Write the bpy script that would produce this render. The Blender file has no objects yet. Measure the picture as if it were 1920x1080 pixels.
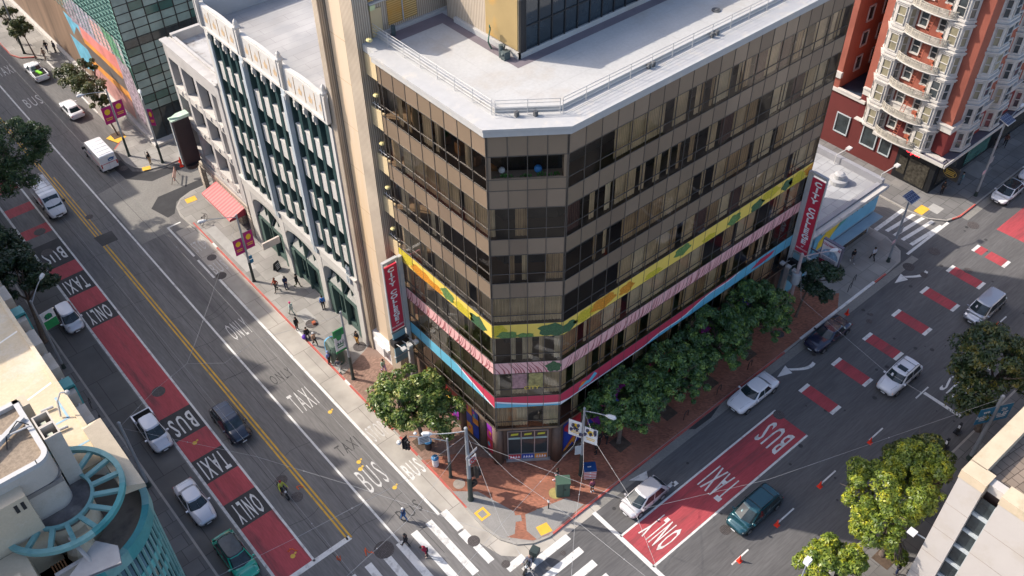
import bpy, bmesh, math, random
import numpy as np
from mathutils import Vector, Matrix
random.seed(7); rng = np.random.default_rng(7)
S = bpy.context.scene; COL = S.collection
R = math.radians; PI = math.pi
sin, cos = math.sin, math.cos
# ---------------------------------------------------------------- camera, sky, sun, exposure
CAM_F, CAM_YAW, CAM_P, CAM_ROLL, CAM_H = 1782.4, R(50.099), R(43.5225), R(-.918), 66.0
_d = Vector((cos(CAM_YAW)*cos(CAM_P), sin(CAM_YAW)*cos(CAM_P), -sin(CAM_P)))
_r = Vector((sin(CAM_YAW), -cos(CAM_YAW), 0)); _u = _r.cross(_d)
_c, _s = cos(CAM_ROLL), sin(CAM_ROLL)
_R, _U = _r*_c+_u*_s, -_r*_s+_u*_c
cam = bpy.data.cameras.new('camera'); camo = bpy.data.objects.new('camera', cam); COL.objects.link(camo)
camo.matrix_world = Matrix(((_R.x, _U.x, -_d.x, 0), (_R.y, _U.y, -_d.y, 0), (_R.z, _U.z, -_d.z, CAM_H), (0, 0, 0, 1)))
cam.sensor_width = 36; cam.lens = CAM_F/1920*36; cam.clip_start = 0.5; cam.clip_end = 3000
S.camera = camo
SUN_AZ, SUN_EL = R(180-55.5), R(37.5)           # direction towards the sun
sun = bpy.data.lights.new('sun', 'SUN'); sun.energy = 2.75; sun.angle = R(0.55); sun.color = (1, .91, .80)
suno = bpy.data.objects.new('sun', sun); COL.objects.link(suno)
_sd = Vector((cos(SUN_AZ)*cos(SUN_EL), sin(SUN_AZ)*cos(SUN_EL), sin(SUN_EL)))
suno.rotation_euler = (-_sd).to_track_quat('-Z', 'Y').to_euler(); suno.location = (0, 0, 90)
w = bpy.data.worlds.new('World'); S.world = w; w.use_nodes = True
nt = w.node_tree; nt.nodes.clear()
sky = nt.nodes.new('ShaderNodeTexSky'); sky.sky_type = 'NISHITA'; sky.sun_disc = False
sky.sun_elevation = SUN_EL; sky.sun_rotation = PI/2-SUN_AZ; sky.air_density = .7; sky.dust_density = 2.2; sky.ozone_density = .3
bg = nt.nodes.new('ShaderNodeBackground'); bg.inputs[1].default_value = 0.15
wo = nt.nodes.new('ShaderNodeOutputWorld'); nt.links.new(sky.outputs[0], bg.inputs[0]); nt.links.new(bg.outputs[0], wo.inputs[0])
S.view_settings.view_transform = 'Standard'; S.view_settings.look = 'None'; S.view_settings.exposure = 1.12; S.view_settings.gamma = 1
S.cycles.max_bounces = 6; S.cycles.diffuse_bounces = 3; S.cycles.glossy_bounces = 3; S.cycles.transmission_bounces = 4; S.cycles.transparent_max_bounces = 12
S.cycles.caustics_reflective = False; S.cycles.caustics_refractive = False; S.cycles.use_denoising = True

# ---------------------------------------------------------------- helpers
def project(p):
    v = Vector(p)-Vector((0, 0, CAM_H)); z = v.dot(_d)
    return (960+CAM_F*v.dot(_R)/z, 540-CAM_F*v.dot(_U)/z, z)
def inframe(p, m=40):
    x, y, z = project(p); return z > 0 and -m < x < 1920+m and -m < y < 1080+m

class MB:
    def __init__(s): s.v = []; s.f = []; s.m = []; s.k = 0
    def mat(s, k): s.k = k; return s
    def face(s, pts, k=None):
        n = len(s.v); s.v += [tuple(p) for p in pts]; s.f.append(tuple(range(n, n+len(pts)))); s.m.append(s.k if k is None else k); return s
    def quad(s, a, b, c, d, k=None): return s.face((a, b, c, d), k)
    def box(s, x0, x1, y0, y1, z0, z1, k=None, skip=''):
        if x0 > x1: x0, x1 = x1, x0
        if y0 > y1: y0, y1 = y1, y0
        if z0 > z1: z0, z1 = z1, z0
        n = len(s.v); s.v += [(x0, y0, z0), (x1, y0, z0), (x1, y1, z0), (x0, y1, z0), (x0, y0, z1), (x1, y0, z1), (x1, y1, z1), (x0, y1, z1)]
        F = {'b': (0, 3, 2, 1), 't': (4, 5, 6, 7), 's': (0, 1, 5, 4), 'e': (1, 2, 6, 5), 'n': (2, 3, 7, 6), 'w': (3, 0, 4, 7)}
        for c, q in F.items():
            if c not in skip: s.f.append(tuple(n+i for i in q)); s.m.append(s.k if k is None else k)
        return s
    def obox(s, o, ax, ay, az, k=None):       # oriented box: corner o and three edge vectors
        o, ax, ay, az = Vector(o), Vector(ax), Vector(ay), Vector(az)
        n = len(s.v); P = [o, o+ax, o+ax+ay, o+ay]; P += [p+az for p in P]; s.v += [tuple(p) for p in P]
        fl = ax.cross(ay).dot(az) < 0
        for q in ((0, 3, 2, 1), (4, 5, 6, 7), (0, 1, 5, 4), (1, 2, 6, 5), (2, 3, 7, 6), (3, 0, 4, 7)):
            q = q[::-1] if fl else q; s.f.append(tuple(n+i for i in q)); s.m.append(s.k if k is None else k)
        return s
    def prism(s, poly, z0, z1, k=None, kt=None):
        a = sum(poly[i-1][0]*poly[i][1]-poly[i][0]*poly[i-1][1] for i in range(len(poly)))
        if a < 0: poly = poly[::-1]
        n = len(s.v); N = len(poly); s.v += [(x, y, z0) for x, y in poly]+[(x, y, z1) for x, y in poly]
        k = s.k if k is None else k
        s.f.append(tuple(n+i for i in range(N))[::-1]); s.m.append(k)
        s.f.append(tuple(n+N+i for i in range(N))); s.m.append(k if kt is None else kt)
        for i in range(N):
            j = (i+1) % N; s.f.append((n+i, n+j, n+N+j, n+N+i)); s.m.append(k)
        return s
    def tube(s, pts, r, n=6, k=None, cap=True):
        k = s.k if k is None else k
        pts = [Vector(p) for p in pts]; rs = r if isinstance(r, (list, tuple)) else [r]*len(pts)
        base = len(s.v); prev = None
        for i, p in enumerate(pts):
            t = (pts[min(i+1, len(pts)-1)]-pts[max(i-1, 0)]).normalized()
            a = prev if prev is not None else (Vector((0, 0, 1)) if abs(t.z) < .9 else Vector((1, 0, 0)))
            x = (a-t*a.dot(t)).normalized(); y = t.cross(x); prev = x
            for j in range(n):
                g = 2*PI*j/n; s.v.append(tuple(p+(x*cos(g)+y*sin(g))*rs[i]))
        for i in range(len(pts)-1):
            for j in range(n):
                a = base+i*n+j; b = base+i*n+(j+1) % n
                s.f.append((a, b, b+n, a+n)); s.m.append(k)
        if cap:
            s.f.append(tuple(base+j for j in range(n))[::-1]); s.m.append(k)
            e = base+(len(pts)-1)*n; s.f.append(tuple(e+j for j in range(n))); s.m.append(k)
        return s
    def cyl(s, x, y, z0, z1, r0, r1=None, n=16, k=None): return s.tube([(x, y, z0), (x, y, z1)], [r0, r0 if r1 is None else r1], n, k)
    def lathe(s, x, y, prof, n=16, k=None): return s.tube([(x, y, z) for r, z in prof], [r for r, z in prof], n, k)
    def ball(s, c, r, n=8, k=None, sz=1.0):
        rings = max(4, n//2); pr = []
        for i in range(rings+1):
            a = -PI/2+PI*i/rings; pr.append((max(r*cos(a), 1e-3), c[2]+r*sz*sin(a)))
        return s.lathe(c[0], c[1], pr, n, k)
    def mesh(s, name, mats, smooth=False, sub=(0, 0, 0)):
        me = bpy.data.meshes.new(name)
        v = [(x-sub[0], y-sub[1], z-sub[2]) for x, y, z in s.v] if sub != (0, 0, 0) else s.v
        me.from_pydata(v, [], s.f); 
        for m in (mats if isinstance(mats, (list, tuple)) else [mats]): me.materials.append(m)
        me.polygons.foreach_set('material_index', s.m)
        if smooth: me.polygons.foreach_set('use_smooth', [True]*len(s.f))
        me.update(); return me

def link(o, parent=None, tags=None):
    COL.objects.link(o)
    if parent is not None: o.parent = parent
    for k, v in (tags or {}).items():
        if v: o[k] = v
    return o
def thing(name, label, cat, loc=(0, 0, 0), rz=0.0, group=None):
    o = bpy.data.objects.new(name, None); o.empty_display_size = .3; o.location = loc; o.rotation_euler = (0, 0, rz)
    return link(o, None, dict(label=label, category=cat, group=group))
SPLIT = {'painted_panel', 'mural_trees', 'finial', 'column', 'stored_bag', 'roof_pump', 'roof_vent', 'roof_drain', 'interior_column', 'stored_furniture', 'lantern_ornament', 'parapet_ornament', 'pilaster', 'window_poster', 'precast_pier', 'rooftop_block', 'vent_slot', 'louvre', 'ribbed_pier', 'blank_panel', 'entrance_canopy', 'curved_wall', 'shop_window', 'blue_stripe', 'leg', 'bumper', 'camera_dome', 'mural_branches', 'arch', 'ring_pergola', 'cornice_bracket'}
def islands(mb, gap=.04):
    par = list(range(len(mb.v)))
    def fd(i):
        while par[i] != i: par[i] = par[par[i]]; i = par[i]
        return i
    for f in mb.f:
        for k in f[1:]: par[fd(k)] = fd(f[0])
    G = {}
    for i, f in enumerate(mb.f): G.setdefault(fd(f[0]), []).append(i)
    L = []
    for g in G.values():
        P = [mb.v[k] for i in g for k in mb.f[i]]; L.append([g, [min(p[a] for p in P) for a in range(3)], [max(p[a] for p in P) for a in range(3)]])
    ch = True
    while ch:
        ch = False; O = []
        for t in L:
            for o in O:
                if all(t[1][a] <= o[2][a]+gap and o[1][a] <= t[2][a]+gap for a in range(3)):
                    o[0] += t[0]; o[1] = [min(x, y) for x, y in zip(o[1], t[1])]; o[2] = [max(x, y) for x, y in zip(o[2], t[2])]; ch = True; break
            else: O.append(t)
        L = O
    return [t[0] for t in L]
def part(name, mb, mats, parent, smooth=False, world=True, label=None, kind=None):
    if name in SPLIT and kind is None:
        I = islands(mb)
        if 1 < len(I) <= 60:
            for g in I:
                m2 = MB(); mp = {}
                for i in g:
                    f = []
                    for k in mb.f[i]:
                        if k not in mp: mp[k] = len(m2.v); m2.v.append(mb.v[k])
                        f.append(mp[k])
                    m2.f.append(tuple(f)); m2.m.append(mb.m[i])
                o = part1(name, m2, mats, parent, smooth, world, label)
            return o
    return part1(name, mb, mats, parent, smooth, world, label, kind)
def part1(name, mb, mats, parent, smooth=False, world=True, label=None, kind=None):
    """child mesh; world=True: mb is in world coordinates and the parents are unrotated Empties/objects"""
    sub = (0, 0, 0)
    if world:
        p = parent; l = Vector((0, 0, 0))
        while p is not None: l += Vector(p.location); p = p.parent
        sub = tuple(l)
    o = bpy.data.objects.new(name, mb.mesh(name, mats, smooth, sub)); return link(o, parent, dict(label=label, kind=kind))
def single(name, mb, mats, label, cat, group=None, smooth=False, loc=(0, 0, 0), rz=0, kind=None):
    o = bpy.data.objects.new(name, mb.mesh(name, mats, smooth)); o.location = loc; o.rotation_euler = (0, 0, rz)
    return link(o, None, dict(label=label, category=cat, group=group, kind=kind))
def setting(name, mb, mats, parent=None, smooth=False):
    o = bpy.data.objects.new(name, mb.mesh(name, mats, smooth)); return link(o, parent, dict(kind=None if parent else 'structure'))
def copy_tree(o, parent=None, **tags):
    c = o.copy(); COL.objects.link(c); c.parent = parent
    for k, v in tags.items():
        if v: c[k] = v
    for ch in list(o.children): copy_tree(ch, c)
    return c

# ---------------------------------------------------------------- materials
MATS = {}
def lin(h):
    if isinstance(h, str):
        c = [int(h[i:i+2], 16)/255 for i in (0, 2, 4)]; return tuple((x/12.92 if x <= .04045 else ((x+.055)/1.055)**2.4) for x in c)
    return h if isinstance(h, tuple) else (h, h, h)
def M(name, col, rough=.8, var=.18, sc=1.0, col2=None, sc2=.12, metal=0, bump=0, bsc=12, spec=.4, coat=0, em=0, streak=False, fine=0):
    """noise-varied principled material; col2 = colour of large stains"""
    if name in MATS: return MATS[name]
    m = bpy.data.materials.new(name); m.use_nodes = True; nt = m.node_tree; N = nt.nodes; L = nt.links
    b = N['Principled BSDF']; c = lin(col)
    b.inputs['Roughness'].default_value = rough; b.inputs['Metallic'].default_value = metal
    b.inputs['Specular IOR Level'].default_value = spec; b.inputs['Coat Weight'].default_value = coat; b.inputs['Coat Roughness'].default_value = .06
    tc = N.new('ShaderNodeTexCoord'); co = tc.outputs['Object']
    if streak:
        mp = N.new('ShaderNodeMapping'); mp.inputs['Scale'].default_value = {True: (1, 1, .12), 'y': (1, .09, 1), 'x': (.09, 1, 1)}[streak]; L.new(co, mp.inputs[0]); co = mp.outputs[0]
    def noise(scale, det=5, rg=.6):
        n = N.new('ShaderNodeTexNoise'); n.inputs['Scale'].default_value = scale; n.inputs['Detail'].default_value = det; n.inputs['Roughness'].default_value = rg
        L.new(co, n.inputs['Vector']); return n.outputs['Fac']
    out = None
    mx = N.new('ShaderNodeMix'); mx.data_type = 'RGBA'; mx.blend_type = 'MIX'
    mr = N.new('ShaderNodeMapRange'); mr.inputs[1].default_value = .3; mr.inputs[2].default_value = .7; L.new(noise(sc), mr.inputs[0]); L.new(mr.outputs[0], mx.inputs[0])
    mx.inputs[6].default_value = tuple(x*(1-var) for x in c)+(1,); mx.inputs[7].default_value = tuple(min(1, x*(1+var)) for x in c)+(1,)
    out = mx.outputs[2]
    if col2 is not None:
        m2 = N.new('ShaderNodeMix'); m2.data_type = 'RGBA'
        r2 = N.new('ShaderNodeMapRange'); r2.inputs[1].default_value = .52; r2.inputs[2].default_value = .68; L.new(noise(sc2, 8, .65), r2.inputs[0])
        L.new(r2.outputs[0], m2.inputs[0]); L.new(out, m2.inputs[6]); m2.inputs[7].default_value = lin(col2)+(1,); out = m2.outputs[2]
    if fine:
        m3 = N.new('ShaderNodeMix'); m3.data_type = 'RGBA'; m3.blend_type = 'MULTIPLY'; m3.inputs[0].default_value = fine
        r3 = N.new('ShaderNodeMapRange'); r3.inputs[1].default_value = .35; r3.inputs[2].default_value = .65; r3.inputs[3].default_value = .6; r3.inputs[4].default_value = 1.25
        L.new(noise(sc*14, 3), r3.inputs[0]); L.new(out, m3.inputs[6]); L.new(r3.outputs[0], m3.inputs[7]); out = m3.outputs[2]
    L.new(out, b.inputs['Base Color'])
    if bump:
        bp = N.new('ShaderNodeBump'); bp.inputs['Strength'].default_value = bump; bp.inputs['Distance'].default_value = .03
        L.new(noise(bsc, 4), bp.inputs['Height']); L.new(bp.outputs[0], b.inputs['Normal'])
    if em: b.inputs['Emission Color'].default_value = c+(1,); b.inputs['Emission Strength'].default_value = em
    MATS[name] = m; return m
def glassy(name, tint, mixf=.5, rough=.03, ior=1.5, refl=(1, 1, 1)):
    """tinted see-through pane: transparent + mirror by Fresnel"""
    if name in MATS: return MATS[name]
    m = bpy.data.materials.new(name); m.use_nodes = True; nt = m.node_tree; N = nt.nodes; L = nt.links; N.clear()
    o = N.new('ShaderNodeOutputMaterial'); t = N.new('ShaderNodeBsdfTransparent'); t.inputs[0].default_value = lin(tint)+(1,)
    g = N.new('ShaderNodeBsdfGlossy'); g.inputs['Roughness'].default_value = rough; g.inputs['Color'].default_value = tuple(refl)+(1,)
    fr = N.new('ShaderNodeFresnel'); fr.inputs[0].default_value = ior
    tc = N.new('ShaderNodeTexCoord'); ns = N.new('ShaderNodeTexNoise'); ns.inputs['Scale'].default_value = .55; ns.inputs['Detail'].default_value = 1; L.new(tc.outputs['Object'], ns.inputs['Vector'])
    bp = N.new('ShaderNodeBump'); bp.inputs['Strength'].default_value = .22; bp.inputs['Distance'].default_value = .06; L.new(ns.outputs[0], bp.inputs['Height']); L.new(bp.outputs[0], g.inputs['Normal'])
    mx = N.new('ShaderNodeMixShader'); L.new(fr.outputs[0], mx.inputs[0]); L.new(t.outputs[0], mx.inputs[1]); L.new(g.outputs[0], mx.inputs[2]); L.new(mx.outputs[0], o.inputs[0])
    MATS[name] = m; return m
def pattern(name, kind, c1, c2, scale=1, rough=.8, rot=(0, 0, 0), sq=(.5, .25), mortar=.02, var=.15, stain=None, bump=.3, c3=None, msc=(1, 1, 1), ssc=.25):
    """kind 'brick' or 'wave' surface"""
    if name in MATS: return MATS[name]
    m = bpy.data.materials.new(name); m.use_nodes = True; nt = m.node_tree; N = nt.nodes; L = nt.links
    b = N['Principled BSDF']; b.inputs['Roughness'].default_value = rough; b.inputs['Specular IOR Level'].default_value = .3
    tc = N.new('ShaderNodeTexCoord'); mp = N.new('ShaderNodeMapping'); mp.inputs['Rotation'].default_value = rot; mp.inputs['Scale'].default_value = msc; L.new(tc.outputs['Object'], mp.inputs[0])
    A, B = lin(c1), lin(c2)
    if kind == 'brick':
        t = N.new('ShaderNodeTexBrick'); t.inputs['Scale'].default_value = scale; t.inputs['Brick Width'].default_value = sq[0]; t.inputs['Row Height'].default_value = sq[1]
        t.inputs['Mortar Size'].default_value = mortar; t.inputs['Color1'].default_value = tuple(x*(1-var) for x in A)+(1,); t.inputs['Color2'].default_value = tuple(x*(1+var) for x in A)+(1,); t.inputs['Mortar'].default_value = B+(1,)
        t.inputs['Mortar Smooth'].default_value = .3
        L.new(mp.outputs[0], t.inputs['Vector']); col = t.outputs['Color']; h = t.outputs['Fac']; inv = True
    else:
        t = N.new('ShaderNodeTexWave'); t.inputs['Scale'].default_value = scale; t.bands_direction = 'X'; L.new(mp.outputs[0], t.inputs['Vector'])
        mx = N.new('ShaderNodeMix'); mx.data_type = 'RGBA'; L.new(t.outputs['Fac'], mx.inputs[0]); mx.inputs[6].default_value = A+(1,); mx.inputs[7].default_value = B+(1,); col = mx.outputs[2]; h = t.outputs['Fac']; inv = False
    ns = N.new('ShaderNodeTexNoise'); ns.inputs['Scale'].default_value = ssc; ns.inputs['Detail'].default_value = 8; L.new(tc.outputs['Object'], ns.inputs['Vector'])
    rr = N.new('ShaderNodeMapRange'); rr.inputs[1].default_value = .35; rr.inputs[2].default_value = .7; rr.inputs[3].default_value = 1.15; rr.inputs[4].default_value = .75; L.new(ns.outputs[0], rr.inputs[0])
    m3 = N.new('ShaderNodeMix'); m3.data_type = 'RGBA'; m3.blend_type = 'MULTIPLY'; m3.inputs[0].default_value = .8; L.new(col, m3.inputs[6]); L.new(rr.outputs[0], m3.inputs[7]); col = m3.outputs[2]
    if stain is not None:
        n2 = N.new('ShaderNodeTexNoise'); n2.inputs['Scale'].default_value = .35; n2.inputs['Detail'].default_value = 9; L.new(tc.outputs['Object'], n2.inputs['Vector'])
        r2 = N.new('ShaderNodeMapRange'); r2.inputs[1].default_value = .5; r2.inputs[2].default_value = .7; L.new(n2.outputs[0], r2.inputs[0])
        m4 = N.new('ShaderNodeMix'); m4.data_type = 'RGBA'; L.new(r2.outputs[0], m4.inputs[0]); L.new(col, m4.inputs[6]); m4.inputs[7].default_value = lin(stain)+(1,); col = m4.outputs[2]
    L.new(col, b.inputs['Base Color'])
    if bump:
        bp = N.new('ShaderNodeBump'); bp.inputs['Strength'].default_value = bump; bp.inputs['Distance'].default_value = .03; bp.invert = inv; L.new(h, bp.inputs['Height']); L.new(bp.outputs[0], b.inputs['Normal'])
    MATS[name] = m; return m
def lattice(name, col, cell=.16, bar=.045, rot=(R(90), 0, R(90))):
    """openwork screen: bars of colour with clear holes"""
    m = bpy.data.materials.new(name); m.use_nodes = True; nt = m.node_tree; N = nt.nodes; L = nt.links; b = N['Principled BSDF']; b.inputs['Base Color'].default_value = lin(col)+(1,); b.inputs['Roughness'].default_value = .8
    tc = N.new('ShaderNodeTexCoord'); mp = N.new('ShaderNodeMapping'); mp.inputs['Rotation'].default_value = rot; L.new(tc.outputs['Object'], mp.inputs[0]); t = N.new('ShaderNodeTexBrick'); t.inputs['Scale'].default_value = 1; t.inputs['Brick Width'].default_value = cell; t.inputs['Row Height'].default_value = cell; t.inputs['Mortar Size'].default_value = bar; L.new(mp.outputs[0], t.inputs['Vector'])
    tr = N.new('ShaderNodeBsdfTransparent'); mx = N.new('ShaderNodeMixShader'); L.new(t.outputs['Fac'], mx.inputs[0]); L.new(tr.outputs[0], mx.inputs[1]); L.new(b.outputs[0], mx.inputs[2]); L.new(mx.outputs[0], N['Material Output'].inputs[0]); MATS[name] = m; return m
def paint(name, col, rough=.25, metal=.0): return M(name, col, rough, .02, 2, coat=1, metal=metal, spec=.5)

_FONT_CACHE = {}
def text_mb(mb, txt, o, ux, uy, size, k=0, bold=0.0, sx=1.0, center=True, up=None, thick=0.0, spacing=1.0):
    """flat lettering added to mb: o = centre, ux = reading direction, uy = letter-up direction"""
    key = (txt, bold, spacing)
    if key not in _FONT_CACHE:
        cu = bpy.data.curves.new('lettering', 'FONT'); cu.body = txt; cu.size = 1; cu.align_x = 'CENTER'; cu.align_y = 'CENTER'; cu.offset = bold; cu.resolution_u = 2; cu.space_character = spacing
        ob = bpy.data.objects.new('lettering', cu); COL.objects.link(ob); bpy.context.view_layer.update()
        me = bpy.data.meshes.new_from_object(ob.evaluated_get(bpy.context.evaluated_depsgraph_get()))
        V = [tuple(v.co) for v in me.vertices]; F = [tuple(p.vertices) for p in me.polygons]
        bpy.data.objects.remove(ob); bpy.data.curves.remove(cu); bpy.data.meshes.remove(me)
        xs = [v[0] for v in V]; ys = [v[1] for v in V]; cx, cy = (min(xs)+max(xs))/2, (min(ys)+max(ys))/2
        _FONT_CACHE[key] = ([(v[0]-cx, v[1]-cy) for v in V], F)
    V, F = _FONT_CACHE[key]; o, ux, uy = Vector(o), Vector(ux).normalized(), Vector(uy).normalized()
    n = len(mb.v); mb.v += [tuple(o+ux*(a*size*sx)+uy*(b*size)) for a, b in V]
    for f in F: mb.f.append(tuple(n+i for i in f)); mb.m.append(k)
    return mb
# ================================================================ GROUND, ROADS, PAVEMENTS
asph = M('asphalt', (.165, .158, .152), .88, .14, .5, col2=(.115, .11, .11), sc2=.35, bump=.25, bsc=25, fine=.4, streak='y')
asph2 = M('asphalt_fresh', (.045, .045, .048), .9, .15, .8, fine=.3)
asphl = M('asphalt_pale', (.235, .225, .205), .9, .12, .4, col2=(.19, .18, .165), sc2=.2, fine=.3)
conc_lane = pattern('concrete_lane', 'brick', (.125, .122, .118), (.07, .068, .066), 1, .9, sq=(3.1, 4.6), mortar=.035, var=.07, bump=.1, rot=(0, 0, 0), ssc=.35)
pad = pattern('bus_pad_concrete', 'brick', (.40, .37, .325), (.22, .2, .18), 1, .9, sq=(2.1, 4.6), mortar=.03, var=.05, bump=.1, ssc=.5)
walk = pattern('pavement_concrete', 'brick', (.30, .285, .262), (.19, .18, .165), 1, .9, sq=(1.55, 1.5), mortar=.028, var=.13, bump=.15, stain=(.24, .225, .21), ssc=.4)
walk2 = pattern('pavement_concrete_grey', 'brick', (.17, .165, .16), (.09, .088, .085), 1, .9, sq=(1.4, 1.4), mortar=.035, var=.14, bump=.15, stain=(.13, .125, .12))
ramp = M('ramp_concrete', (.27, .26, .245), .9, .08, .8, fine=.25)
brick = pattern('paving_brick', 'brick', (.33, .125, .075), (.2, .13, .1), 1, .85, sq=(.22, .11), mortar=.01, var=.28, rot=(0, 0, R(45)), stain=(.27, .12, .08), bump=.15, ssc=.6)
brick2 = pattern('paving_brick_dull', 'brick', (.27, .165, .125), (.2, .15, .12), 1, .9, sq=(.22, .11), mortar=.012, var=.25, stain=(.23, .16, .13), bump=.15, ssc=.5)
kerbm = M('kerb_concrete', (.34, .32, .29), .85, .12, 1.5)
kred = M('kerb_red_paint', (.46, .10, .08), .6, .2, 1.2, col2=(.34, .18, .15), sc2=.8)
kwht = M('kerb_white_paint', (.72, .7, .67), .6, .1, 2, col2=(.4, .38, .36), sc2=.8)
wp = M('road_white_paint', (.68, .67, .64), .65, .08, 3, col2=(.42, .41, .39), sc2=1.4, fine=.3)
wp2 = M('road_white_worn', (.56, .55, .53), .7, .15, 3, col2=(.26, .25, .24), sc2=2.2, fine=.5)
yp = M('road_yellow_paint', (.62, .36, .035), .65, .12, 2, col2=(.3, .2, .05), sc2=1.3)
rp = M('bus_lane_red', (.40, .065, .075), .75, .15, .9, col2=(.21, .055, .06), sc2=1.1, fine=.4, streak='y'); rpx = M('bus_lane_red_cross', (.38, .06, .07), .75, .15, .9, col2=(.21, .055, .06), sc2=1.1, fine=.4, streak='x')
blk = M('bus_lane_black', (.056, .054, .054), .85, .15, 1, fine=.3)
pyel = M('tactile_yellow', (.75, .43, .05), .7, .08, 2)
dgrey = M('repair_dark', (.045, .044, .045), .7, .3, .6)
ghost = M('ghost_marking', (.045, .044, .045), .9, .3, 5, col2=(.12, .115, .11), sc2=2.2)
oran = M('utility_spray_orange', (.7, .13, .04), .7, .2, 4)
gyel = M('footprint_yellow', (.62, .4, .06), .7, .2, 4)
iron = pattern('manhole_iron', 'brick', (.12, .105, .1), (.05, .045, .045), 1, .7, sq=(.12, .12), mortar=.02, var=.2)

b = MB(); b.box(-320, 520, -320, 520, -.6, -.05); setting('ground', b, M('ground_far', (.1, .1, .1), .9))
# Mission-side road as one sheet, cross street in two sheets, two alleys
b = MB(); b.quad((6.8, -60, 0), (26.6, -60, 0), (26.6, 300, 0), (6.8, 300, 0))
road = setting('main_road', b, asph)
b = MB(); b.quad((26.6, 13.3, 0), (260, 13.3, 0), (260, 29.9, 0), (26.6, 29.9, 0)); b.quad((24.7, 29.9, .0), (24.7, 34, 0), (34, 34, 0), (34, 29.9, 0)) if 0 else None
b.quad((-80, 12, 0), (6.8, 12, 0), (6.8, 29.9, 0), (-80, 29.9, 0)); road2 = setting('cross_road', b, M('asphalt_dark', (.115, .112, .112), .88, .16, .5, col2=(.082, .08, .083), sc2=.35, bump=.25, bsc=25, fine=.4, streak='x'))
b = MB(); b.quad((26.6, 89.3, -.004), (80, 89.3, -.004), (80, 96, -.004), (26.6, 96, -.004)); b.quad((79.4, 29.9, -.004), (86.4, 29.9, -.004), (86.4, 90, -.004), (79.4, 90, -.004)); setting('alley', b, asph)

def arc(cx, cy, r, a0, a1, n=8): return [(cx+r*cos(R(a0+(a1-a0)*i/n)), cy+r*sin(R(a0+(a1-a0)*i/n))) for i in range(n+1)]
A_poly = [(25.0, 80), (25.0, 40), (24.85, 36)]+[(24.8, 33.6), (25.1, 32), (25.8, 30.8), (26.9, 30.0), (28.2, 29.6)]+[(31, 29.65), (60, 29.75), (74.5, 29.75), (77.2, 29.9), (78.6, 30.8), (79.5, 33), (79.5, 89.4)]+[(27.4, 89.4), (25.9, 88.9), (24.9, 87.8), (24.5, 86), (24.7, 83)]
B_poly = [(26.0, 129), (26.0, 106), (25.4, 104), (24.3, 103), (24.2, 99.5), (24.6, 97.8), (25.8, 96.4), (27.6, 95.9), (80, 95.9), (80, 290), (22.9, 290), (22.9, 134), (23.6, 132.3), (25.4, 131)]
C_poly = [(85.0, 90), (85.0, 33.8), (85.4, 31.8), (86.6, 30.3), (88.4, 29.75), (250, 29.75), (250, 90)]
D_poly = [(6.8, 290), (6.8, 36.5), (6.3, 33.8), (4.6, 32), (2, 31), (-70, 31), (-70, 290)]
E_poly = [(33, 13.4), (250, 13.4), (250, -60), (27, -60), (27, 9), (28, 12), (30, 13.1)]
for nm, poly, mt in (('pavement', A_poly, walk), ('pavement', B_poly, walk), ('pavement', C_poly, walk2), ('pavement', D_poly, walk2), ('pavement', E_poly, walk2)):
    b = MB(); b.prism(poly, -.05, .13); pv = setting(nm, b, mt)
    k = MB()                                    # kerb stone ring just proud of the slab edge
    ar = sum(poly[i-1][0]*poly[i][1]-poly[i][0]*poly[i-1][1] for i in range(len(poly))); PP = poly if ar > 0 else poly[::-1]
    for i in range(len(PP)):
        (x0, y0), (x1, y1) = PP[i-1], PP[i]; dx, dy = x1-x0, y1-y0; l = math.hypot(dx, dy); nx, ny = -dy/l, dx/l
        if l < .01: continue
        o = .012; k.quad((x0-nx*o, y0-ny*o, .134), (x1-nx*o, y1-ny*o, .134), (x1+nx*.17, y1+ny*.17, .134), (x0+nx*.17, y0+ny*.17, .134)); k.quad((x0-nx*o, y0-ny*o, -.03), (x1-nx*o, y1-ny*o, -.03), (x1-nx*o, y1-ny*o, .134), (x0-nx*o, y0-ny*o, .134))
    setting('kerb', k, kerbm, pv)
def strip_kerb(pts, mt, wd=.14):
    k = MB()
    for (x0, y0), (x1, y1) in zip(pts, pts[1:]):
        dx, dy = x1-x0, y1-y0; l = math.hypot(dx, dy); nx, ny = -dy/l, dx/l; o = .02
        k.quad((x0-nx*o, y0-ny*o, .14), (x1-nx*o, y1-ny*o, .14), (x1+nx*wd, y1+ny*wd, .14), (x0+nx*wd, y0+ny*wd, .14)); k.quad((x0-nx*o, y0-ny*o, 0), (x1-nx*o, y1-ny*o, 0), (x1-nx*o, y1-ny*o, .14), (x0-nx*o, y0-ny*o, .14))
    return setting('kerb_paint', k, mt, road)
for a, c in ((84, 79.5), (78.6, 62.6), (61.4, 54), (53.2, 46.4), (45.4, 42.8), (42.2, 36)):
    strip_kerb([(25.0, a), (25.0, c)] if c > 36.5 else [(25.0, a), (25.0, 40), (24.87, 36)], kred)
for a, c in ((79.5, 78.6), (62.6, 61.4), (54, 53.2)): strip_kerb([(25.0, a), (25.0, c)], kwht)
strip_kerb([(28.6, 29.61), (31, 29.65), (45, 29.7), (58, 29.75)], kred); strip_kerb([(60.5, 29.75), (72.5, 29.75)], kwht, .26); strip_kerb([(72.5, 29.75), (74.4, 29.75)], kred)
strip_kerb([(87.3, 30.05), (88.4, 29.75), (91.5, 29.75)], kred); strip_kerb([(24.26, 102.6), (24.2, 99.6)][::-1] and [(26.0, 106), (25.4, 104), (24.3, 103)], kred); strip_kerb([(22.9, 142), (22.9, 134), (23.6, 132.3), (25.4, 131)], kred)
strip_kerb([(26.0, 129), (26.0, 112)], kwht)

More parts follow.
